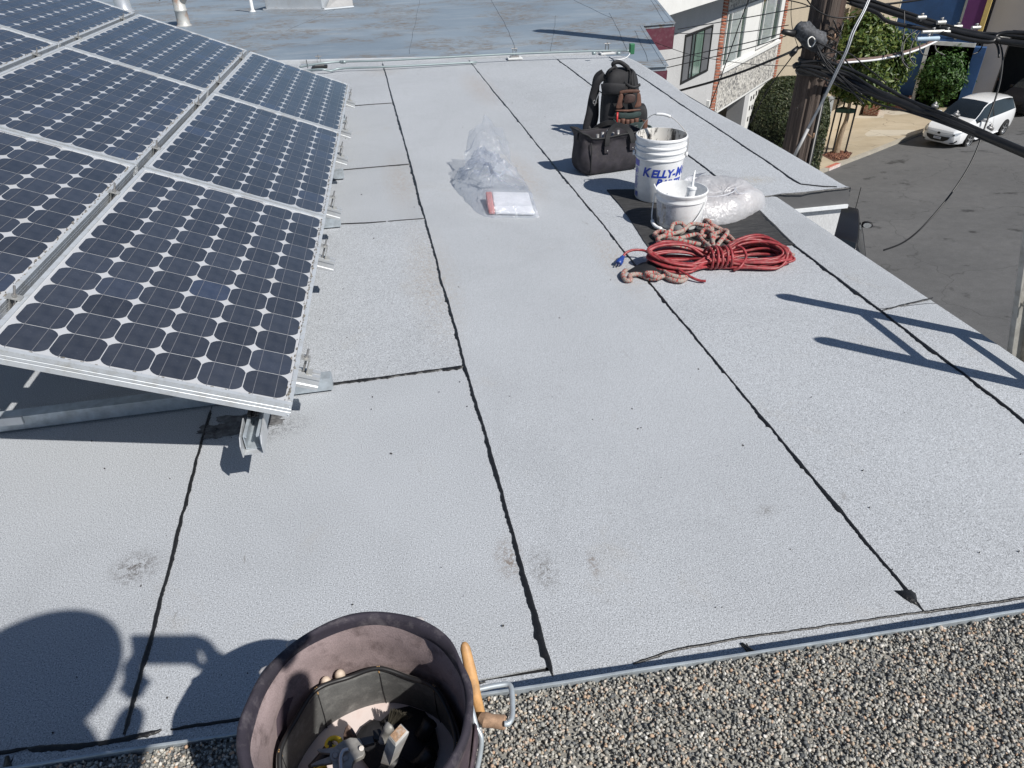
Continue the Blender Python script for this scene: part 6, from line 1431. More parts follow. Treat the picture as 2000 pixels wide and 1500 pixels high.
# beige house
BA0 = f1.p(9.60, 0); BB = onpl(1738, 70, gnd(1775, 215), HA); bd_ = Vector((BB.x-BA0.x, BB.y-BA0.y, 0)); BLn = bd_.length; bd_.normalize(); f2 = Fac(BA0, bd_, Vector((bd_.y, -bd_.x, 0)))
M_beige = mat('beige_stucco', (.47, .40, .30), .9, vs=1.5, var=.07, fine=40); M_cream = mat('cream_trim', (.66, .61, .50), .6)
h2 = thing('beige_house', 'beige stucco house behind the utility pole and street tree', 'house', f2.p(6, -8))
sb0, sb1 = f2.px(1652, 60, 0)[0], f2.px(1745, 60, .9)[0]; sb1 = min(max(sb1, sb0+3), BLn-.1)
mb = MB(); f2.box(mb, .02, sb0, -8.6, 2.2, -6, 0); f2.box(mb, sb0, BLn+.3, -8.6, 2.2, -6, -.02); obj('wall', mb, M_beige, h2)
fbox(f2, 'bay', M_beige, h2, sb0, sb1, -5.6, 1.5, 0, .9)
for px in (1622, 1634): a = f2.px(px, 70)[0]; fbox(f2, 'trim', M_cream, h2, a-.12, a+.12, -8.4, 2.0, 0, .10)
mb = MB(); f2.box(mb, sb1-.14, sb1+.02, -5.65, 1.5, .88, .94); f2.box(mb, sb0-.02, sb0+.16, -5.65, 1.5, .88, .94); f2.box(mb, sb0-.04, sb1+.04, -5.78, -5.6, 0, .96); obj('bay_trim', mb, M_cream, h2)
wa_, wz = f2.px(1688, 42, .9); window(Fac(f2.p(0, 0, .9), f2.A, f2.N), h2, wa_-.7, wa_+.75, wz-.9, wz+1.3, [(.5, M_pane), (.5, M_blind)], M_cream, .12)
fbox(f2, 'garage_door', M_cream, h2, 1.2, 4.6, -8.2, -5.6, 0, .06)

# blue house front with portal
Q0 = gnd(1775, 215); BDr = Vector((HN.x, HN.y, 0)); f3 = Fac(Q0, BDr, -HA); zq = Q0.z
M_bluew = mat('blue_wall', (.030, .095, .25), .8, vs=.7, var=.22, fine=30, dirt=((.02, .04, .10), .4, 2)); M_purp = mat('purple_wall', (.115, .028, .13), .8, vs=1, var=.1); M_yell = mat('yellow_trim', (.58, .43, .15), .7); M_pwhite = mat('white_post', (.60, .62, .62), .6, vs=4, var=.15)
h3 = thing('blue_house', 'deep blue house front with white framed dark portal beyond the street tree', 'house', f3.p(1, zq))
mb = MB(); f3.box(mb, -2.4, -.03, zq-.4, zq+9, -.5, 0); f3.box(mb, -.03, 1.12, zq+3.5, zq+9, -.5, 0); f3.box(mb, 2.12, 2.62, zq-.4, zq+3.2, -.5, 0); obj('wall', mb, M_bluew, h3)
fbox(f3, 'upper_wall', M_purp, h3, 1.22, 2.02, zq+3.55, zq+9, -.5, .02); fbox(f3, 'corner_trim', M_yell, h3, 2.02, 2.22, zq+3.55, zq+9, -.5, .06); fbox(f3, 'downpipe', mat('grey_pipe', (.25, .27, .26), .6), h3, 1.12, 1.22, zq+3.5, zq+9, -.5, .05)
fbox(f3, 'post', M_pwhite, h3, -.03, .13, zq-.2, zq+3.3, -.2, .08); fbox(f3, 'lintel', M_pwhite, h3, .13, 2.12, zq+3.2, zq+3.38, -.2, .06); fbox(f3, 'beam', M_bluew, h3, .13, 2.12, zq+3.38, zq+3.55, -.3, .0)
mb = MB(); f3.box(mb, -.03, 2.2, zq-.6, zq+3.5, -3.6, -3.5); f3.box(mb, -.1, -.03, zq-.6, zq+3.5, -3.5, -.2); f3.box(mb, 2.15, 2.2, zq-.6, zq+3.5, -3.5, -.5); f3.box(mb, 0, 2.15, zq+3.42, zq+3.5, -3.5, -.3); obj('portal_lining', mb, M_dark, h3)
sl_ = MB(); pp = [gnd(1772, 216), gnd(1878, 205), gnd(1876, 176), gnd(1797, 180)]; sl_.add([v_+Vector((0, 0, .126)) for v_ in pp], [(0, 1, 2, 3)]); struct(obj('portal_paving', sl_, mat('pale_concrete', (.56, .55, .50), .9, vs=2, var=.1)))

# grey house with a dark garage mouth
f4 = Fac(f3.p(0, 0, -.9), BDr, -HA); M_greyw = mat('grey_wall', (.36, .34, .33), .9, vs=.8, var=.06)
h4 = thing('grey_house', 'grey house wall with a dark garage opening at the right picture edge', 'house', f4.p(5, zq))
aL, zT = f4.px(1972, 58); aL2, zB_ = f4.px(1955, 146)
mb = MB(); f4.box(mb, 2.35, (aL+aL2)/2, zq-2, zq+9, -5, 0); f4.box(mb, (aL+aL2)/2, 12, zT, zq+9, -5, 0); obj('wall', mb, M_greyw, h4)
mb = MB(); f4.box(mb, (aL+aL2)/2, 12, zq-2, zT, -5, -4.5); f4.box(mb, (aL+aL2)/2-.0, (aL+aL2)/2+.05, zq-2, zT, -4.5, -.02); obj('garage_inside', mb, mat('dim_garage', (.06, .055, .05), .9), h4)
gq = gnd(1955, 150)
dv_ = MB(); pp = [gnd(1925, 176), gnd(2010, 196), gnd(2040, 150), gnd(1955, 143)]; dv_.add([v_+Vector((0, 0, .125)) for v_ in pp], [(0, 1, 2, 3)]); struct(obj('driveway', dv_, mat('tan_concrete', (.50, .42, .31), .9, vs=1.2, var=.12)))

# ================================================================== GREENERY
def leaf_mesh(name, centers, normals, size, m, parent, stuff=True, asp=.5):
    n = len(centers); N = normals+RNG.normal(0, .55, (n, 3)); N /= np.linalg.norm(N, axis=1)[:, None]
    T = np.cross(N, RNG.normal(0, 1, (n, 3))); T /= np.linalg.norm(T, axis=1)[:, None]+1e-9; B = np.cross(N, T)
    s_ = size*RNG.uniform(.65, 1.35, (n, 1)); a = T*s_; b2 = B*s_*asp; c_ = N*s_*.18
    V = np.stack([centers-a, centers-b2*.9+c_, centers+a, centers+b2*.9+c_], 1).reshape(-1, 3)
    Fc = np.arange(n*4).reshape(n, 4); F3 = np.concatenate([Fc[:, [0, 1, 2]], Fc[:, [0, 2, 3]]])
    o = np_mesh(name, V, F3, m, parent)
    if stuff: o['kind'] = 'stuff'
    return o
def clumps(c, rad, ncl, per, spread, shell=.55):
    """leaf centres in lumpy clusters through an ellipsoid"""
    d = RNG.normal(0, 1, (ncl, 3)); d /= np.linalg.norm(d, axis=1)[:, None]; r_ = shell+(1-shell)*RNG.random((ncl, 1))**.6
    cc_ = d*r_*np.array(rad)*(1+.16*np.sin(d[:, :1]*5+d[:, 1:2]*4)); P_ = np.repeat(cc_, per, 0)+RNG.normal(0, spread, (ncl*per, 3))
    Nn = P_/np.array(rad); Nn /= np.linalg.norm(Nn, axis=1)[:, None]+1e-9; Nn[:, 2] += .5
    return P_+np.array(c[:]), Nn
M_leaf = island_mat('tree_leaves', [(0, (.038, .075, .016)), (.45, (.085, .145, .028)), (.75, (.14, .195, .04)), (1, (.25, .28, .08))], .45, 3, .3)
M_hedge = island_mat('hedge_leaves', [(0, (.022, .034, .014)), (.5, (.045, .066, .022)), (.9, (.08, .095, .036)), (1, (.13, .12, .06))], .55, 6, .15)
M_bush = island_mat('bush_leaves', [(0, (.028, .075, .018)), (.5, (.05, .125, .026)), (1, (.10, .20, .04))], .5, 3, .3)
M_bark = mat('pale_bark', (.34, .26, .18), .9, vs=9, var=.4, bmp=.6, bd=.02, stretch=(1, 1, .3), dirt=((.12, .09, .07), .7, 5)); M_bark2 = mat('dark_bark', (.11, .08, .06), .9, vs=9, var=.4, bmp=.6)
TR = gnd(1632, 306); TR.z += .12
def vert_at(P_, py):          # height above P_ seen at picture row py
    lo, hi = P_.z, P_.z+12
    for _ in range(40):
        mid = (lo+hi)/2; c_ = R.transposed()@(Vector((P_.x, P_.y, mid))-CAM); y = PPY+F*c_.y/c_.z
        if y > py: lo = mid
        else: hi = mid
    return lo
zc_ = vert_at(TR, 128); dep = (R.transposed()@(TR-CAM)).z
t = thing('street_tree', 'young staked street tree with bushy green crown by the painted kerb', 'tree', TR)
tx = Vector((.981, -.15, 0)); cc = Vector((TR.x, TR.y, zc_))+tx*.30
mb = MB(); mb.tube(spline([TR, TR+Vector((.02, .02, .8)), TR+Vector((.10, 0, 1.4)), Vector((TR.x+.08, TR.y, zc_-1.3)), Vector((TR.x+.2, TR.y, zc_-.3))], 6), [.13-.004*i for i in range(25)], 12); obj('trunk', mb, M_bark, t, True)
mb = MB()
for k in range(12):
    a = k*2.4; e_ = cc+Vector((1.5*cos(a), 1.5*sin(a), rs.uniform(-.9, 1.3))); b0 = Vector((TR.x+.1, TR.y, zc_-1.4+.08*k)); mb.tube(spline([b0, b0.lerp(e_, .5)+Vector((0, 0, .3)), e_], 5), [.05-.004*i for i in range(11)], 6)
obj('branches', mb, M_bark2, t, True)
P_, Nn = clumps(cc+Vector((0, 0, .15))-tx*.12, (1.45, 1.45, 1.25), 210, 95, .17, .45); P2, N2 = clumps(cc+Vector((.0, 0, 1.2))-tx*.2, (.75, .75, .55), 40, 80, .15, .4); P3, N3 = clumps(cc+tx*.7-Vector((0, 0, .8)), (.7, .7, .6), 40, 70, .15, .4)
leaf_mesh('crown', np.concatenate([P_, P2, P3]), np.concatenate([Nn, N2, N3]), .115, M_leaf, t, True, .42)
for k, (dx_, dy_) in enumerate(((-.40, .1), (.05, .35), (.30, -.1))):
    q = TR+tx*dx_+Vector((0, dy_, 0)); q.z = gz(q.x, q.y)+.1; mb = MB(); mb.tube([q, q+Vector((.03, 0, 2.55))], .035, 8); o = obj('tree_stake', mb, M_black); tag(o, ['left dark stake beside the street tree trunk', 'middle dark stake behind the street tree trunk', 'right dark stake beside the street tree trunk'][k], 'stake', 'stakes around the street tree')
mb = MB(); z_ = TR.z+1.75; st_ = [TR+tx*-.40+Vector((0, .1, 0)), TR+tx*.08+Vector((0, -.16, 0)), TR+tx*.30+Vector((0, -.1, 0)), TR+tx*.05+Vector((0, .35, 0))]
for a, b2 in ((0, 1), (1, 2), (2, 3), (3, 0)): mb.obox(Vector((st_[a].x, st_[a].y, z_)), Vector((st_[b2].x, st_[b2].y, z_)), .02, .16)
o = obj('tree_tie', mb, mat('green_strap', (.03, .07, .05), .7, vs=2, var=.5)); tag(o, 'dark green strap binding the street tree to its stakes', 'strap')
mu_ = MB(); mp4 = [gnd(*q)+Vector((0, 0, .125)) for q in ((1602, 308), (1632, 298), (1664, 304), (1655, 316), (1628, 322))]; mu_.add(mp4, [tuple(range(5))]); struct(obj('tree_pit', mu_, mat('red_brown_soil', (.11, .05, .032), .95, vs=9, var=.5)))
nb_ = 420; cu_ = RNG.random((nb_, 2)); A4 = np.array([q[:] for q in mp4]); wts = RNG.dirichlet(np.ones(5), nb_); ch_ = wts@A4; ch_[:, 2] += .02
o = scatter_mesh('bark_mulch', ch_, RNG.uniform(.02, .07, (nb_, 3))*np.array([1.3, .7, .5]), island_mat('mulch', [(0, (.07, .025, .018)), (.6, (.19, .075, .045)), (1, (.30, .15, .09))], .9, 10), ico(1), None, .2); o['kind'] = 'stuff'
# clipped dome hedge
hcn = at(1532, 238, -5.15); hr = 82*(R.transposed()@(hcn-CAM)).z/F; hg = gz(hcn.x, hcn.y)
t = thing('clipped_hedge', 'dark clipped dome shaped hedge to the left of the utility pole', 'hedge', (hcn.x, hcn.y, hg))
nl = 34000; d = RNG.normal(0, 1, (nl, 3)); d /= np.linalg.norm(d, axis=1)[:, None]; low = RNG.random(nl) < .35; d[~low, 2] = np.abs(d[~low, 2]); d /= np.linalg.norm(d, axis=1)[:, None]
rr_ = hr*(1-.08*RNG.random((nl, 1))**2+.025*np.sin(d[:, :1]*9)*np.sin(d[:, 1:2]*8+2)*np.sin(d[:, 2:]*9)); P_ = d*rr_; Nn = d.copy()
hh = np.hypot(d[low, 0], d[low, 1])+1e-6; P_[low, 0] = d[low, 0]/hh*rr_[low, 0]*.99; P_[low, 1] = d[low, 1]/hh*rr_[low, 0]*.99; P_[low, 2] = -RNG.random(low.sum())*(hcn.z-hg); Nn[low, 2] = 0
leaf_mesh('foliage', P_+np.array(hcn[:]), Nn, .045, M_hedge, t, True, .5)
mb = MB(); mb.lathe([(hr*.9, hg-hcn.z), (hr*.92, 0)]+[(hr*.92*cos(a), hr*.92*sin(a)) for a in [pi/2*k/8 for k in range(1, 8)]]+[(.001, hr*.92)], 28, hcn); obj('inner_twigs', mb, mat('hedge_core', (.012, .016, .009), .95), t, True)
# bush in the portal
bc = f3.p(1.15, zq+1.75, -.1); t = thing('portal_bush', 'bright green bush growing in the dark portal of the blue house', 'bush', f3.p(1.1, zq))
P_, Nn = clumps(bc, (1.0, 1.0, 1.45), 120, 46, .16, .35); leaf_mesh('foliage', P_, Nn, .10, M_bush, t, True, .45)
mb = MB(); mb.tube(spline([f3.p(1.1, zq-.1), f3.p(1.15, zq+.8, .05), bc], 4), .05, 8); obj('stem', mb, M_bark2, t)
# brick planters
def brick_block(name, label, pix, h_, group='brick planters'):
    q = [gnd(*p_) for p_ in pix]; t = thing(name, label, 'planter', q[0], group); mb = MB(); mb.hexa([v_ for v_ in q], [v_+Vector((0, 0, h_)) for v_ in q]); obj('brickwork', mb, M_brk, t)
    mb = MB(); c_ = sum(q, Vector())/4; mb.add([c_+(v_-c_)*.8+Vector((0, 0, h_+.004)) for v_ in q], [(0, 1, 2, 3)]); obj('soil', mb, M_dark, t); return c_
M_brk, nt, b = newmat('red_brickwork'); v = coords(nt); bt = nn(nt, 'ShaderNodeTexBrick'); bt.inputs['Scale'].default_value = 1; bt.inputs['Brick Width'].default_value = .22; bt.inputs['Row Height'].default_value = .075; bt.inputs['Mortar Size'].default_value = .012
bt.inputs['Color1'].default_value = (.30, .085, .06, 1); bt.inputs['Color2'].default_value = (.16, .05, .045, 1); bt.inputs['Mortar'].default_value = (.42, .34, .28, 1)
cx = nn(nt, 'ShaderNodeSeparateXYZ'); nt.links.new(v, cx.inputs[0]); ad = nn(nt, 'ShaderNodeMath', operation='ADD'); nt.links.new(cx.outputs[0], ad.inputs[0]); nt.links.new(cx.outputs[1], ad.inputs[1]); cb2 = nn(nt, 'ShaderNodeCombineXYZ'); nt.links.new(ad.outputs[0], cb2.inputs[0]); nt.links.new(cx.outputs[2], cb2.inputs[1]); nt.links.new(cb2.outputs[0], bt.inputs['Vector'])
c = mix(nt, bt.outputs['Color'], (.45, .38, .32), ramp(nt, noise(nt, v, 2.5, 4), [(.52, 0.), (.7, .6)])); nt.links.new(c, b.inputs['Base Color']); b.inputs['Roughness'].default_value = .9
c5 = brick_block('brick_planter', 'brick planter box jutting out, bush spilling over it, under the street tree', [(1683, 229), (1712, 232), (1722, 212), (1690, 209)], .75)
brick_block('brick_planter', 'brick planter against the blue house, right of the bush', [(1722, 214), (1771, 222), (1775, 208), (1726, 201)], .75); brick_block('brick_planter', 'low brick wall behind the street tree trunk', [(1606, 206), (1682, 212), (1684, 203), (1610, 197)], .55)
t = thing('planter_bush', 'small green bush spilling over the brick planter', 'bush', c5+Vector((0, 0, .75))); P_, Nn = clumps(c5+Vector((0, 0, 1.15)), (.75, .75, .6), 50, 44, .13, .3); leaf_mesh('foliage', P_, Nn, .09, M_bush, t, True, .45); mb = MB(); mb.tube([c5+Vector((0, 0, .7)), c5+Vector((0, 0, 1.2))], .05, 6); obj('stem', mb, M_bark2, t)
# terracotta pot with spiky plant
pc = gnd(1922, 183); t = thing('spiky_plant', 'spiky red and yellow plant in a terracotta pot behind the white car', 'potted plant', pc)
mb = MB(); mb.lathe([(.30, 0), (.42, .75), (.50, .78), (.50, .90), (.44, .90), (.0001, .82)], 24, pc); obj('pot', mb, mat('terracotta', (.34, .10, .06), .85, vs=4, var=.2), t, True, ang=40)
mb = MB(); mb2 = MB()
for k in range(46):
    a = k*2.399; el = rs.uniform(.4, 1.4); L_ = rs.uniform(.6, 1.0); u_ = Vector((cos(a)*cos(el), sin(a)*cos(el), sin(el))); s_ = Vector((-sin(a), cos(a), 0)); p0 = pc+Vector((0, 0, .85)); tgt = mb2 if k % 4 == 0 else mb
    tgt.add([p0+s_*.04, p0-s_*.04, p0+u_*L_*.6-s_*.035+Vector((0, 0, .02)), p0+u_*L_-Vector((0, 0, .1*L_)), p0+u_*L_*.6+s_*.035+Vector((0, 0, .02))], [(0, 1, 2, 3, 4)])
obj('leaves', mb, mat('red_leaf', (.20, .09, .05), .6, vs=4, var=.5), t); obj('young_leaves', mb2, mat('yellow_leaf', (.48, .34, .08), .6, vs=4, var=.3), t)
mb = MB(); q = gnd(1897, 186); mb.sphere(q+Vector((0, 0, .85)), .17, 14, 10); mb.tube([q, q+Vector((0, 0, .8))], .03, 6); o = obj('yellow_globe', mb, mat('yellow_globe', (.70, .42, .03), .5), None, True); tag(o, 'small yellow globe on a stem beside the spiky plant', 'ornament')
# grey post on the pavement, far pole
q = gnd(1601, 286)+Vector((0, 0, .12)); t = thing('grey_post', 'square pale grey metal post on the pavement just right of the utility pole', 'post', q)
hpst = vert_at(q, 193)-q.z; mb = MB(); mb.box(q+Vector((0, 0, hpst/2)), (.24, .24, hpst)); obj('shaft', mb, mat('grey_post_paint', (.36, .38, .39), .5), t); mb = MB(); mb.box(q+Vector((0, 0, hpst+.04)), (.30, .30, .10)); bevel(obj('cap', mb, mat('grey_post_cap', (.30, .32, .33), .5), t), .02)
M_pole = mat('weathered_pole', (.095, .073, .062), .95, vs=5, var=.35, bmp=.8, bd=.02, stretch=(3, 3, .12), dirt=((.022, .018, .017), .9, 3)); M_pole2 = mat('grey_pole', (.24, .21, .18), .9, vs=3, var=.2, stretch=(2, 2, .2))
q = gnd(1884, 184); t = thing('far_utility_pole', 'grey wooden utility pole behind the white car', 'utility pole', q); mb = MB(); mb.tube([q, q+Vector((0, 0, 4)), q+Vector((0, 0, 12))], [.42, .36, .30], 18); obj('pole_shaft', mb, M_pole2, t, True); mb = MB(); mb.tube([q+tx*.42+Vector((0, -.1, .3)), q+tx*.38+Vector((0, -.1, 3.0))], .05, 8); obj('conduit', mb, M_pwhite, t, True)

# ================================================================== UTILITY POLE AND CABLES
PZ = 8.55; pc = atd(1597, 85, PZ); PX, PYy = pc.x, pc.y; gp = gz(PX, PYy)
t = thing('utility_pole', 'dark weathered wooden utility pole wrapped in cables at upper right', 'utility pole', (PX, PYy, gp))
rp_ = random.Random(31); mb = MB(); rings = []; na = 40; crack = [rp_.uniform(-1, 1) for _ in range(na)]; zz = gp-.2
while zz < 4.25:
    crack = [c_*.985+rp_.uniform(-.17, .17) for c_ in crack]; f_ = (zz-gp)/(4.2-gp); r0 = .178-.022*f_
    rings.append([Vector((PX+(r0+.011*max(-1, min(1, crack[k]))-.012*(crack[k] < -.62))*cos(2*pi*k/na), PYy+(r0+.011*max(-1, min(1, crack[k]))-.012*(crack[k] < -.62))*sin(2*pi*k/na), zz)) for k in range(na)]); zz += .07
mb.loft(rings); obj('pole_shaft', mb, M_pole, t, True, ang=30)
pr_ = Vector((.94, -.34, 0)); pf = Vector((-.34, -.94, 0)); C0 = Vector((PX, PYy, 0))
mb = MB(); mb.obox(C0+pr_*.165+pf*.02+Vector((0, 0, -.55)), C0+pr_*.155+pf*.02+Vector((0, 0, 4.1)), .10, .085, pf); obj('riser_board', mb, mat('brown_moulding', (.12, .08, .066), .9, vs=5, var=.35, bmp=.5, bd=.01, stretch=(3, 3, .15)), t)
for z in (.12, -1.0, -1.75): mb = MB(); mb.tube(spline([C0+pf*.15+pr_*.06+Vector((0, 0, z)), C0+pf*.30+pr_*.10+Vector((0, 0, z-.01)), C0+pf*.31+pr_*.10+Vector((0, 0, z+.05))], 3), .010, 8); obj('step', mb, M_rust, t, True)
mb = MB(); mb.tube([C0+pr_*.18+pf*.08+Vector((0, 0, gp)), C0+pr_*.17+pf*.08+Vector((0, 0, -.45))], .030, 10); mb.tube([C0+pr_*.215-pf*.0+Vector((0, 0, gp)), C0+pr_*.20+Vector((0, 0, -.35))], .022, 10); mb.tube([C0+pr_*.19-pf*.07+Vector((0, 0, gp)), C0+pr_*.19-pf*.07+Vector((0, 0, -.6))], .026, 10); obj('riser_cable', mb, M_cable, t, True)
mb = MB(); mb.tube(spline([C0+pf*.19-pr_*.02+Vector((0, 0, -.30)), C0+pf*.205+pr_*.05+Vector((0, 0, -.05)), C0+pf*.2+pr_*.09+Vector((0, 0, .1))], 4), .012, 8)
for z in (-.16, -.30, .02): mb.lathe([(.186, z-.02), (.19, z-.015), (.19, z+.015), (.186, z+.02)], 36, C0)
obj('band', mb, M_blackr, t, True)
# tangle of tie wires round the pole
mb = MB()
for k in range(26):
    a = rp_.uniform(-2.6, .6); z = rp_.uniform(-.35, .28); pts = [C0+Vector((cos(a+.5*i)*(.2+.06*rp_.random()), sin(a+.5*i)*(.2+.06*rp_.random()), z+rp_.uniform(-.12, .12))) for i in range(rp_.randint(3, 5))]
    mb.tube(spline(pts, 5), rp_.choice((.004, .006, .008)), 6)
obj('tie_wires', mb, M_cable, t, True)
# splice case
sc0 = atd(1582, 72, PZ-.28); ax_ = (atd(1606, 95, PZ-.26)-atd(1552, 55, PZ-.3)).normalized(); t = thing('splice_case', 'mottled grey cable splice case strapped to the left of the utility pole', 'splice case', sc0)
upv = Vector((0, 0, 1)); sd = ax_.cross(upv).normalized(); up2 = sd.cross(ax_); mb = MB(); rings = []
for f_, k_ in ((-.21, .35), (-.19, .7), (-.12, .95), (0, 1.05), (.12, 1.0), (.18, .8), (.20, .4)): rings.append([sc0+ax_*f_+(sd*cos(a)*.085+up2*sin(a)*.105)*k_*(1+.16*sin(3*a+f_*30)+.10*sin(5*a-f_*50)) for a in [2*pi*k/20 for k in range(20)]])
mb.loft(rings); obj('case', mb, mat('mottled_case', (.045, .048, .055), .7, vs=26, var=.7, dirt=((.16, .17, .19), .8, 34), bmp=.5), t, True)
mb = MB(); mb.tube(spline([atd(1580, 90, PZ-.4), atd(1578, 78, PZ-.42), atd(1586, 72, PZ-.42), atd(1592, 80, PZ-.42), atd(1587, 90, PZ-.4)], 5, True), .008, 8, closed=True); obj('ring', mb, M_alud, t, True)
mb = MB(); mb.tube([atd(1552, 66, PZ-.3), atd(1530, 62, PZ-.3), atd(1527, 60, PZ-.3)], [.04, .03, .02], 10); obj('cable_boot', mb, M_cable, t, True)
for (a_, b_, lb) in (((1558, 92), (1545, 108), 'black drop clamp hanging left of the pole'), ((1562, 124), (1550, 130), 'small black clamp at the left end of the cable bundle')):
    mb = MB(); mb.tube([atd(*a_, PZ-.2), atd((a_[0]+b_[0])/2, (a_[1]+b_[1])/2, PZ-.2), atd(*b_, PZ-.2)], [.02, .036, .028], 10); o = obj('cable_clamp', mb, M_blackr, None, True); tag(o, lb, 'clamp', 'clamps on the pole cables')
def cable(label, pts, r=.008, m=M_cable, name='cable', n=10, sub=None):
    o = None; mb = MB(); mb.tube(spline([atd(*p_) for p_ in pts], 8), r, n); o = obj(name, mb, m, None, True); return tag(o, label, 'cable', 'overhead cables round the utility pole')
cable('thick black cable of the lower bundle crossing in front of the white car', [(1555, 132, 8.35), (1600, 141, 8.3), (1650, 152, 8.2), (1700, 176, 8.0), (1800, 217, 7.7), (1900, 256, 7.4), (2030, 310, 7.0), (2700, 600, 5.4)], .043, n=14)
LB = ['uppermost thin strand', 'second thin strand', 'third thin strand', 'fourth thin strand', 'fifth thin strand', 'lowest thin strand']
for k in range(6):
    j = lambda a: rp_.uniform(-a, a); oy = -16+7*k
    cable(LB[k]+' of the lower bundle, from the pole towards the white car', [(1560+j(6), 128+oy*.3, 8.3), (1610+j(8), 136+oy*.7+j(5), 8.2), (1660+j(8), 158+oy*1.1+j(9), 8.1), (1720+j(8), 184+oy+j(9), 7.9), (1780, 206+oy*.8+j(6), 7.75), (1850, 234+oy*.55, 7.5), (1930, 268+oy*.45, 7.3), (2030, 312+oy*.4, 7.0), (2700, 602+oy*.4, 5.4)], rp_.choice((.010, .014, .018)))
for k in range(9):
    x0 = 1610+rp_.uniform(0, 50); y0 = rp_.uniform(100, 140); cable(['slack', 'looping', 'short', 'tangled', 'kinked', 'thin', 'bent', 'curled', 'drooping'][k]+' black wire in the tangle just right of the pole', [(1595, rp_.uniform(80, 110), 8.2), (x0, y0, 8.15), (x0+rp_.uniform(20, 45), y0+rp_.uniform(20, 45), 8.1), (x0+rp_.uniform(50, 120), y0+rp_.uniform(45, 75), 8.0)], rp_.choice((.005, .007, .009)), n=8)
cable('thick black cable of the upper bundle at the top right', [(1622, -14, 8.5), (1680, 4, 8.45), (1760, 30, 8.3), (1850, 58, 8.1), (1940, 76, 7.9), (2030, 90, 7.7), (2900, 200, 6.0)], .034, n=14)
cable('second black cable of the upper bundle, just above the thick one', [(1620, -24, 8.5), (1700, 0, 8.4), (1800, 34, 8.2), (1900, 62, 8.0), (2030, 76, 7.7), (2900, 186, 6.0)], .018)
cable('black cable branching down from the upper bundle in front of the blue wall', [(1660, 6, 8.4), (1710, 24, 8.3), (1735, 42, 8.25), (1800, 56, 8.15), (1830, 62, 8.1), (1930, 82, 7.9), (2030, 66, 7.7), (2900, 176, 6.0)], .022)
cable('thin black wire along the top edge to the right of the pole', [(1640, 4, 8.5), (1700, 10, 8.4), (1780, 2, 8.3), (1860, -12, 8.2)], .012)
cable('pale edged flat cable sagging from pole to the blue house', [(1632, 122, 8.3), (1660, 119, 8.3), (1720, 113, 8.4), (1780, 99, 8.6), (1830, 78, 8.8)], .024, mat('rusty_sheath', (.13, .085, .07), .7, vs=20, var=.3)); cable('white under-edge of the sagging flat cable', [(1648, 122.5, 8.26), (1662, 121.5, 8.27), (1720, 115.5, 8.37), (1780, 101.5, 8.57), (1830, 80.5, 8.77)], .011, M_whitep)
for k, pts in enumerate(([(1766, 20, 8.2), (1766, 60, 8.2), (1760, 100, 8.2), (1764, 122, 8.2), (1776, 134, 8.2)], [(1792, 58, 8.15), (1768, 78, 8.15), (1763, 112, 8.15), (1774, 128, 8.15)], [(1796, 62, 8.1), (1782, 84, 8.1), (1777, 112, 8.1), (1788, 128, 8.1)], [(1800, 70, 8.1), (1796, 88, 8.1), (1800, 104, 8.1), (1812, 108, 8.1)], [(1826, 88, 8.1), (1830, 100, 8.1), (1846, 108, 8.1)], [(1918, 64, 8.0), (1920, 84, 8.0), (1912, 100, 8.0), (1900, 106, 8.0)])):
    cable(['straight thin wire hanging down in front of the blue wall', 'outer hanging wire loop in front of the blue wall', 'inner hanging wire loop in front of the blue wall', 'short hanging wire loop left of the portal', 'shortest wire loop over the portal lintel', 'hanging wire loop right of the portal'][k], pts, .007, n=8)
M_guy = mat('guy_wire', (.20, .21, .225), .4, .6, .2, 20)
cable('steel guy wire slanting down across the utility pole', [(1704, -16, 7.6), (1690, 18, 7.6), (1668, 62, 7.62), (1655, 98, 7.65), (1636, 138, 7.7), (1606, 200, 7.8), (1578, 252, 7.9), (1552, 306, 8.0)], .013, M_guy); cable('second steel strand twisted along the guy wire', [(1701, -16, 7.58), (1687, 18, 7.58), (1664, 62, 7.6), (1652, 98, 7.63), (1633, 138, 7.68), (1604, 200, 7.78), (1576, 252, 7.88), (1551, 306, 7.98)], .009, M_guy)
mb = MB(); mb.tube([atd(1578, 252, 7.86), atd(1551, 306, 7.96)], .017, 10); o = obj('guy_guard', mb, mat('grey_sleeve', (.40, .40, .40), .5), None, True); tag(o, 'pale sleeve on the lower end of the guy wire', 'guard')
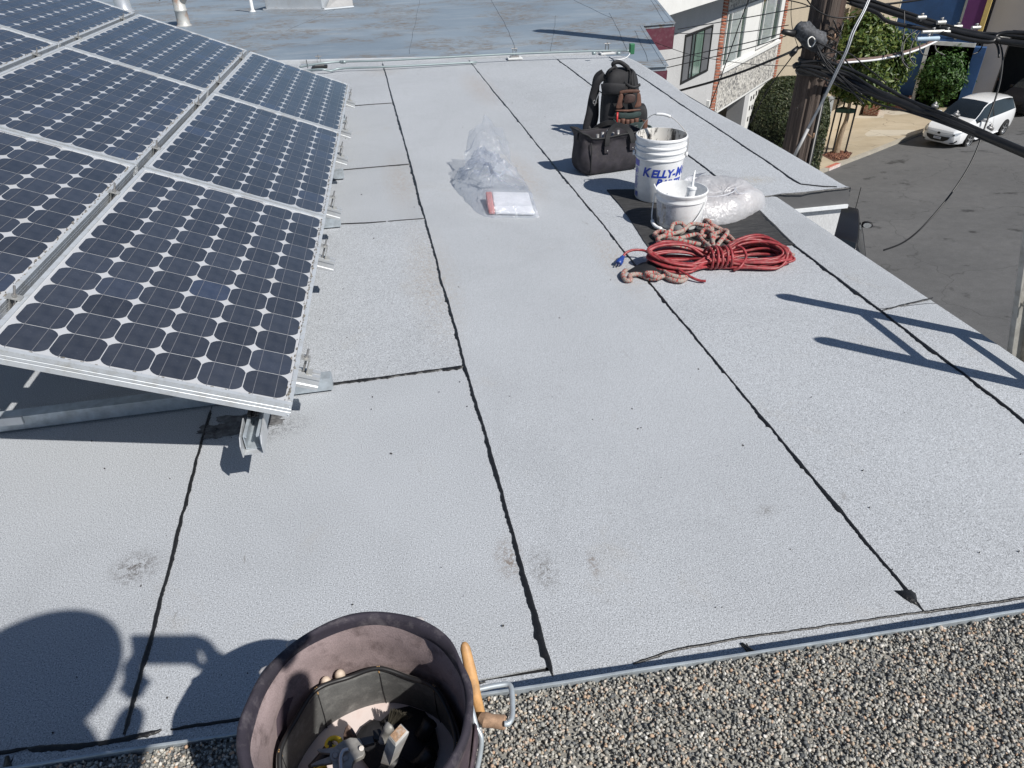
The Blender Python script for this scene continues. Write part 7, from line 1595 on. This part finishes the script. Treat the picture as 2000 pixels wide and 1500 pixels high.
for lb, pts, r_ in (('thick black service cable running left from the pole past the brick strip', [(1567, 91, 8.4), (1520, 112, 9.0), (1450, 140, 9.6), (1390, 160, 10), (1335, 175, 10.4), (1290, 188, 10.8)], .016),
    ('topmost thin wire from the pole to the maroon fascia', [(1582, 12, 8.4), (1510, 25, 9), (1449, 36, 9.5), (1324, 57, 10.9)], .006), ('second thin wire from the pole to the maroon fascia', [(1540, 49, 8.4), (1460, 62, 9.2), (1392, 66, 9.9), (1318, 65, 10.9)], .005),
    ('third thin wire dropping left behind the backpack', [(1535, 63, 8.4), (1470, 81, 9.1), (1407, 95, 9.7), (1295, 119, 10.8)], .006), ('fourth thin wire dropping left, lowest of the pair', [(1535, 70, 8.4), (1470, 92, 9.1), (1407, 108, 9.7), (1295, 134, 10.8)], .006),
    ('thin wire rising leftwards from the pole clamp', [(1552, 129, 8.4), (1490, 127, 9.2), (1430, 121, 9.8), (1346, 106, 10.6), (1272, 80, 11.5)], .004), ('thin wire sloping down across the windows of the white house', [(1466, -10, 9), (1446, 42, 9.2), (1430, 89, 9.4), (1408, 150, 9.7), (1384, 215, 10)], .007),
    ('thin wire at the top edge left of the pole', [(1538, 0, 8.5), (1570, 8, 8.5), (1600, 22, 8.3)], .006), ('black wire curving over the pole front near the top', [(1574, -4, 8.3), (1588, 14, 8.25), (1612, 29, 8.22), (1640, 35, 8.2), (1672, 32, 8.2)], .008),
    ('pale wire hanging down the beige wall left of the pole', [(1546, 2, 8.6), (1545, 30, 8.6), (1549, 62, 8.6), (1560, 95, 8.6)], .004), ('thin twin wire slanting down from the drop clamp to the hedge', [(1546, 112, 8.4), (1500, 175, 8.8), (1466, 240, 9.2)], .007)):
    cable(lb, pts, r_, n=8)
cable('loose black wire hanging in front of the white car and curling over the road', [(1952, 80, 8.0), (1958, 108, 7.95), (1955, 150, 7.9), (1945, 190, 7.85), (1928, 236, 7.8), (1900, 310, 7.75), (1860, 375, 7.7), (1805, 440, 7.7), (1765, 473, 7.75), (1725, 489, 7.8)], .0095)
cable('grey cable end dropping from the upper bundle by the far pole', [(1936, 82, 7.95), (1945, 84, 7.95), (1950, 96, 7.94), (1951, 112, 7.93)], .012)
for k, (px, py, dz) in enumerate(((1800, 34, .05), (1838, 44, .06), (1870, 52, .05), (1906, 54, .05), (1822, 62, .05), (1812, 76, .06), (1960, 72, .05), (1850, 62, .05))):
    t = thing('cable_bracket', ['first metal clamp along the upper cable bundle', 'white topped metal clamp on the upper bundle by the blue wall', 'third metal clamp on the upper bundle', 'metal clamp in front of the yellow trim', 'white terminal block hanging under the upper bundle', 'pale blue terminal box above the portal', 'blurred metal clamp near the right picture edge', 'small terminal block beside the pale blue box'][k], 'cable clamp', atd(px, py, 8.1), 'metal clamps on the upper cable bundle')
    q = atd(px, py, 8.08); mb = MB(); ln2 = .13 if k in (4, 5) else .05; mb.tube([q-tx*ln2, q+tx*ln2], [dz*.38, dz*.45], 10); bevel(obj('clamp_body', mb, M_alud if k != 5 else mat('pale_blue_box', (.38, .50, .60), .5), t), .004)
    mb = MB(); mb.tube([q-Vector((0, 0, dz*.9)), q+Vector((.01, 0, dz*.9))], .008, 8); mb.box(q+Vector((0, 0, dz*.7)), (.03, .02, .014)); obj('bolt', mb, M_steel, t, True)
for k, (px, py, dp) in enumerate(((1826, 207, 7.55), (1868, 224, 7.45), (1934, 250, 7.2))):
    q = atd(px, py, dp); mb = MB(); mb.tube([q-Vector((.03, 0, -.01)), q+Vector((.03, 0, -.012))], [.016, .020], 10); mb.box(q+Vector((0, 0, .02)), (.03, .02, .03)); mb.tube([q, q+Vector((.0, -.0, .045))], .006, 8); o = obj('strand_clamp', mb, M_steel, None, True); tag(o, ['strand clamp on the lower bundle left of the white car', 'strand clamp on the lower bundle over the car bonnet', 'strand clamp on the lower bundle by the car side'][k], 'cable clamp', 'strand clamps on the lower cable bundle')
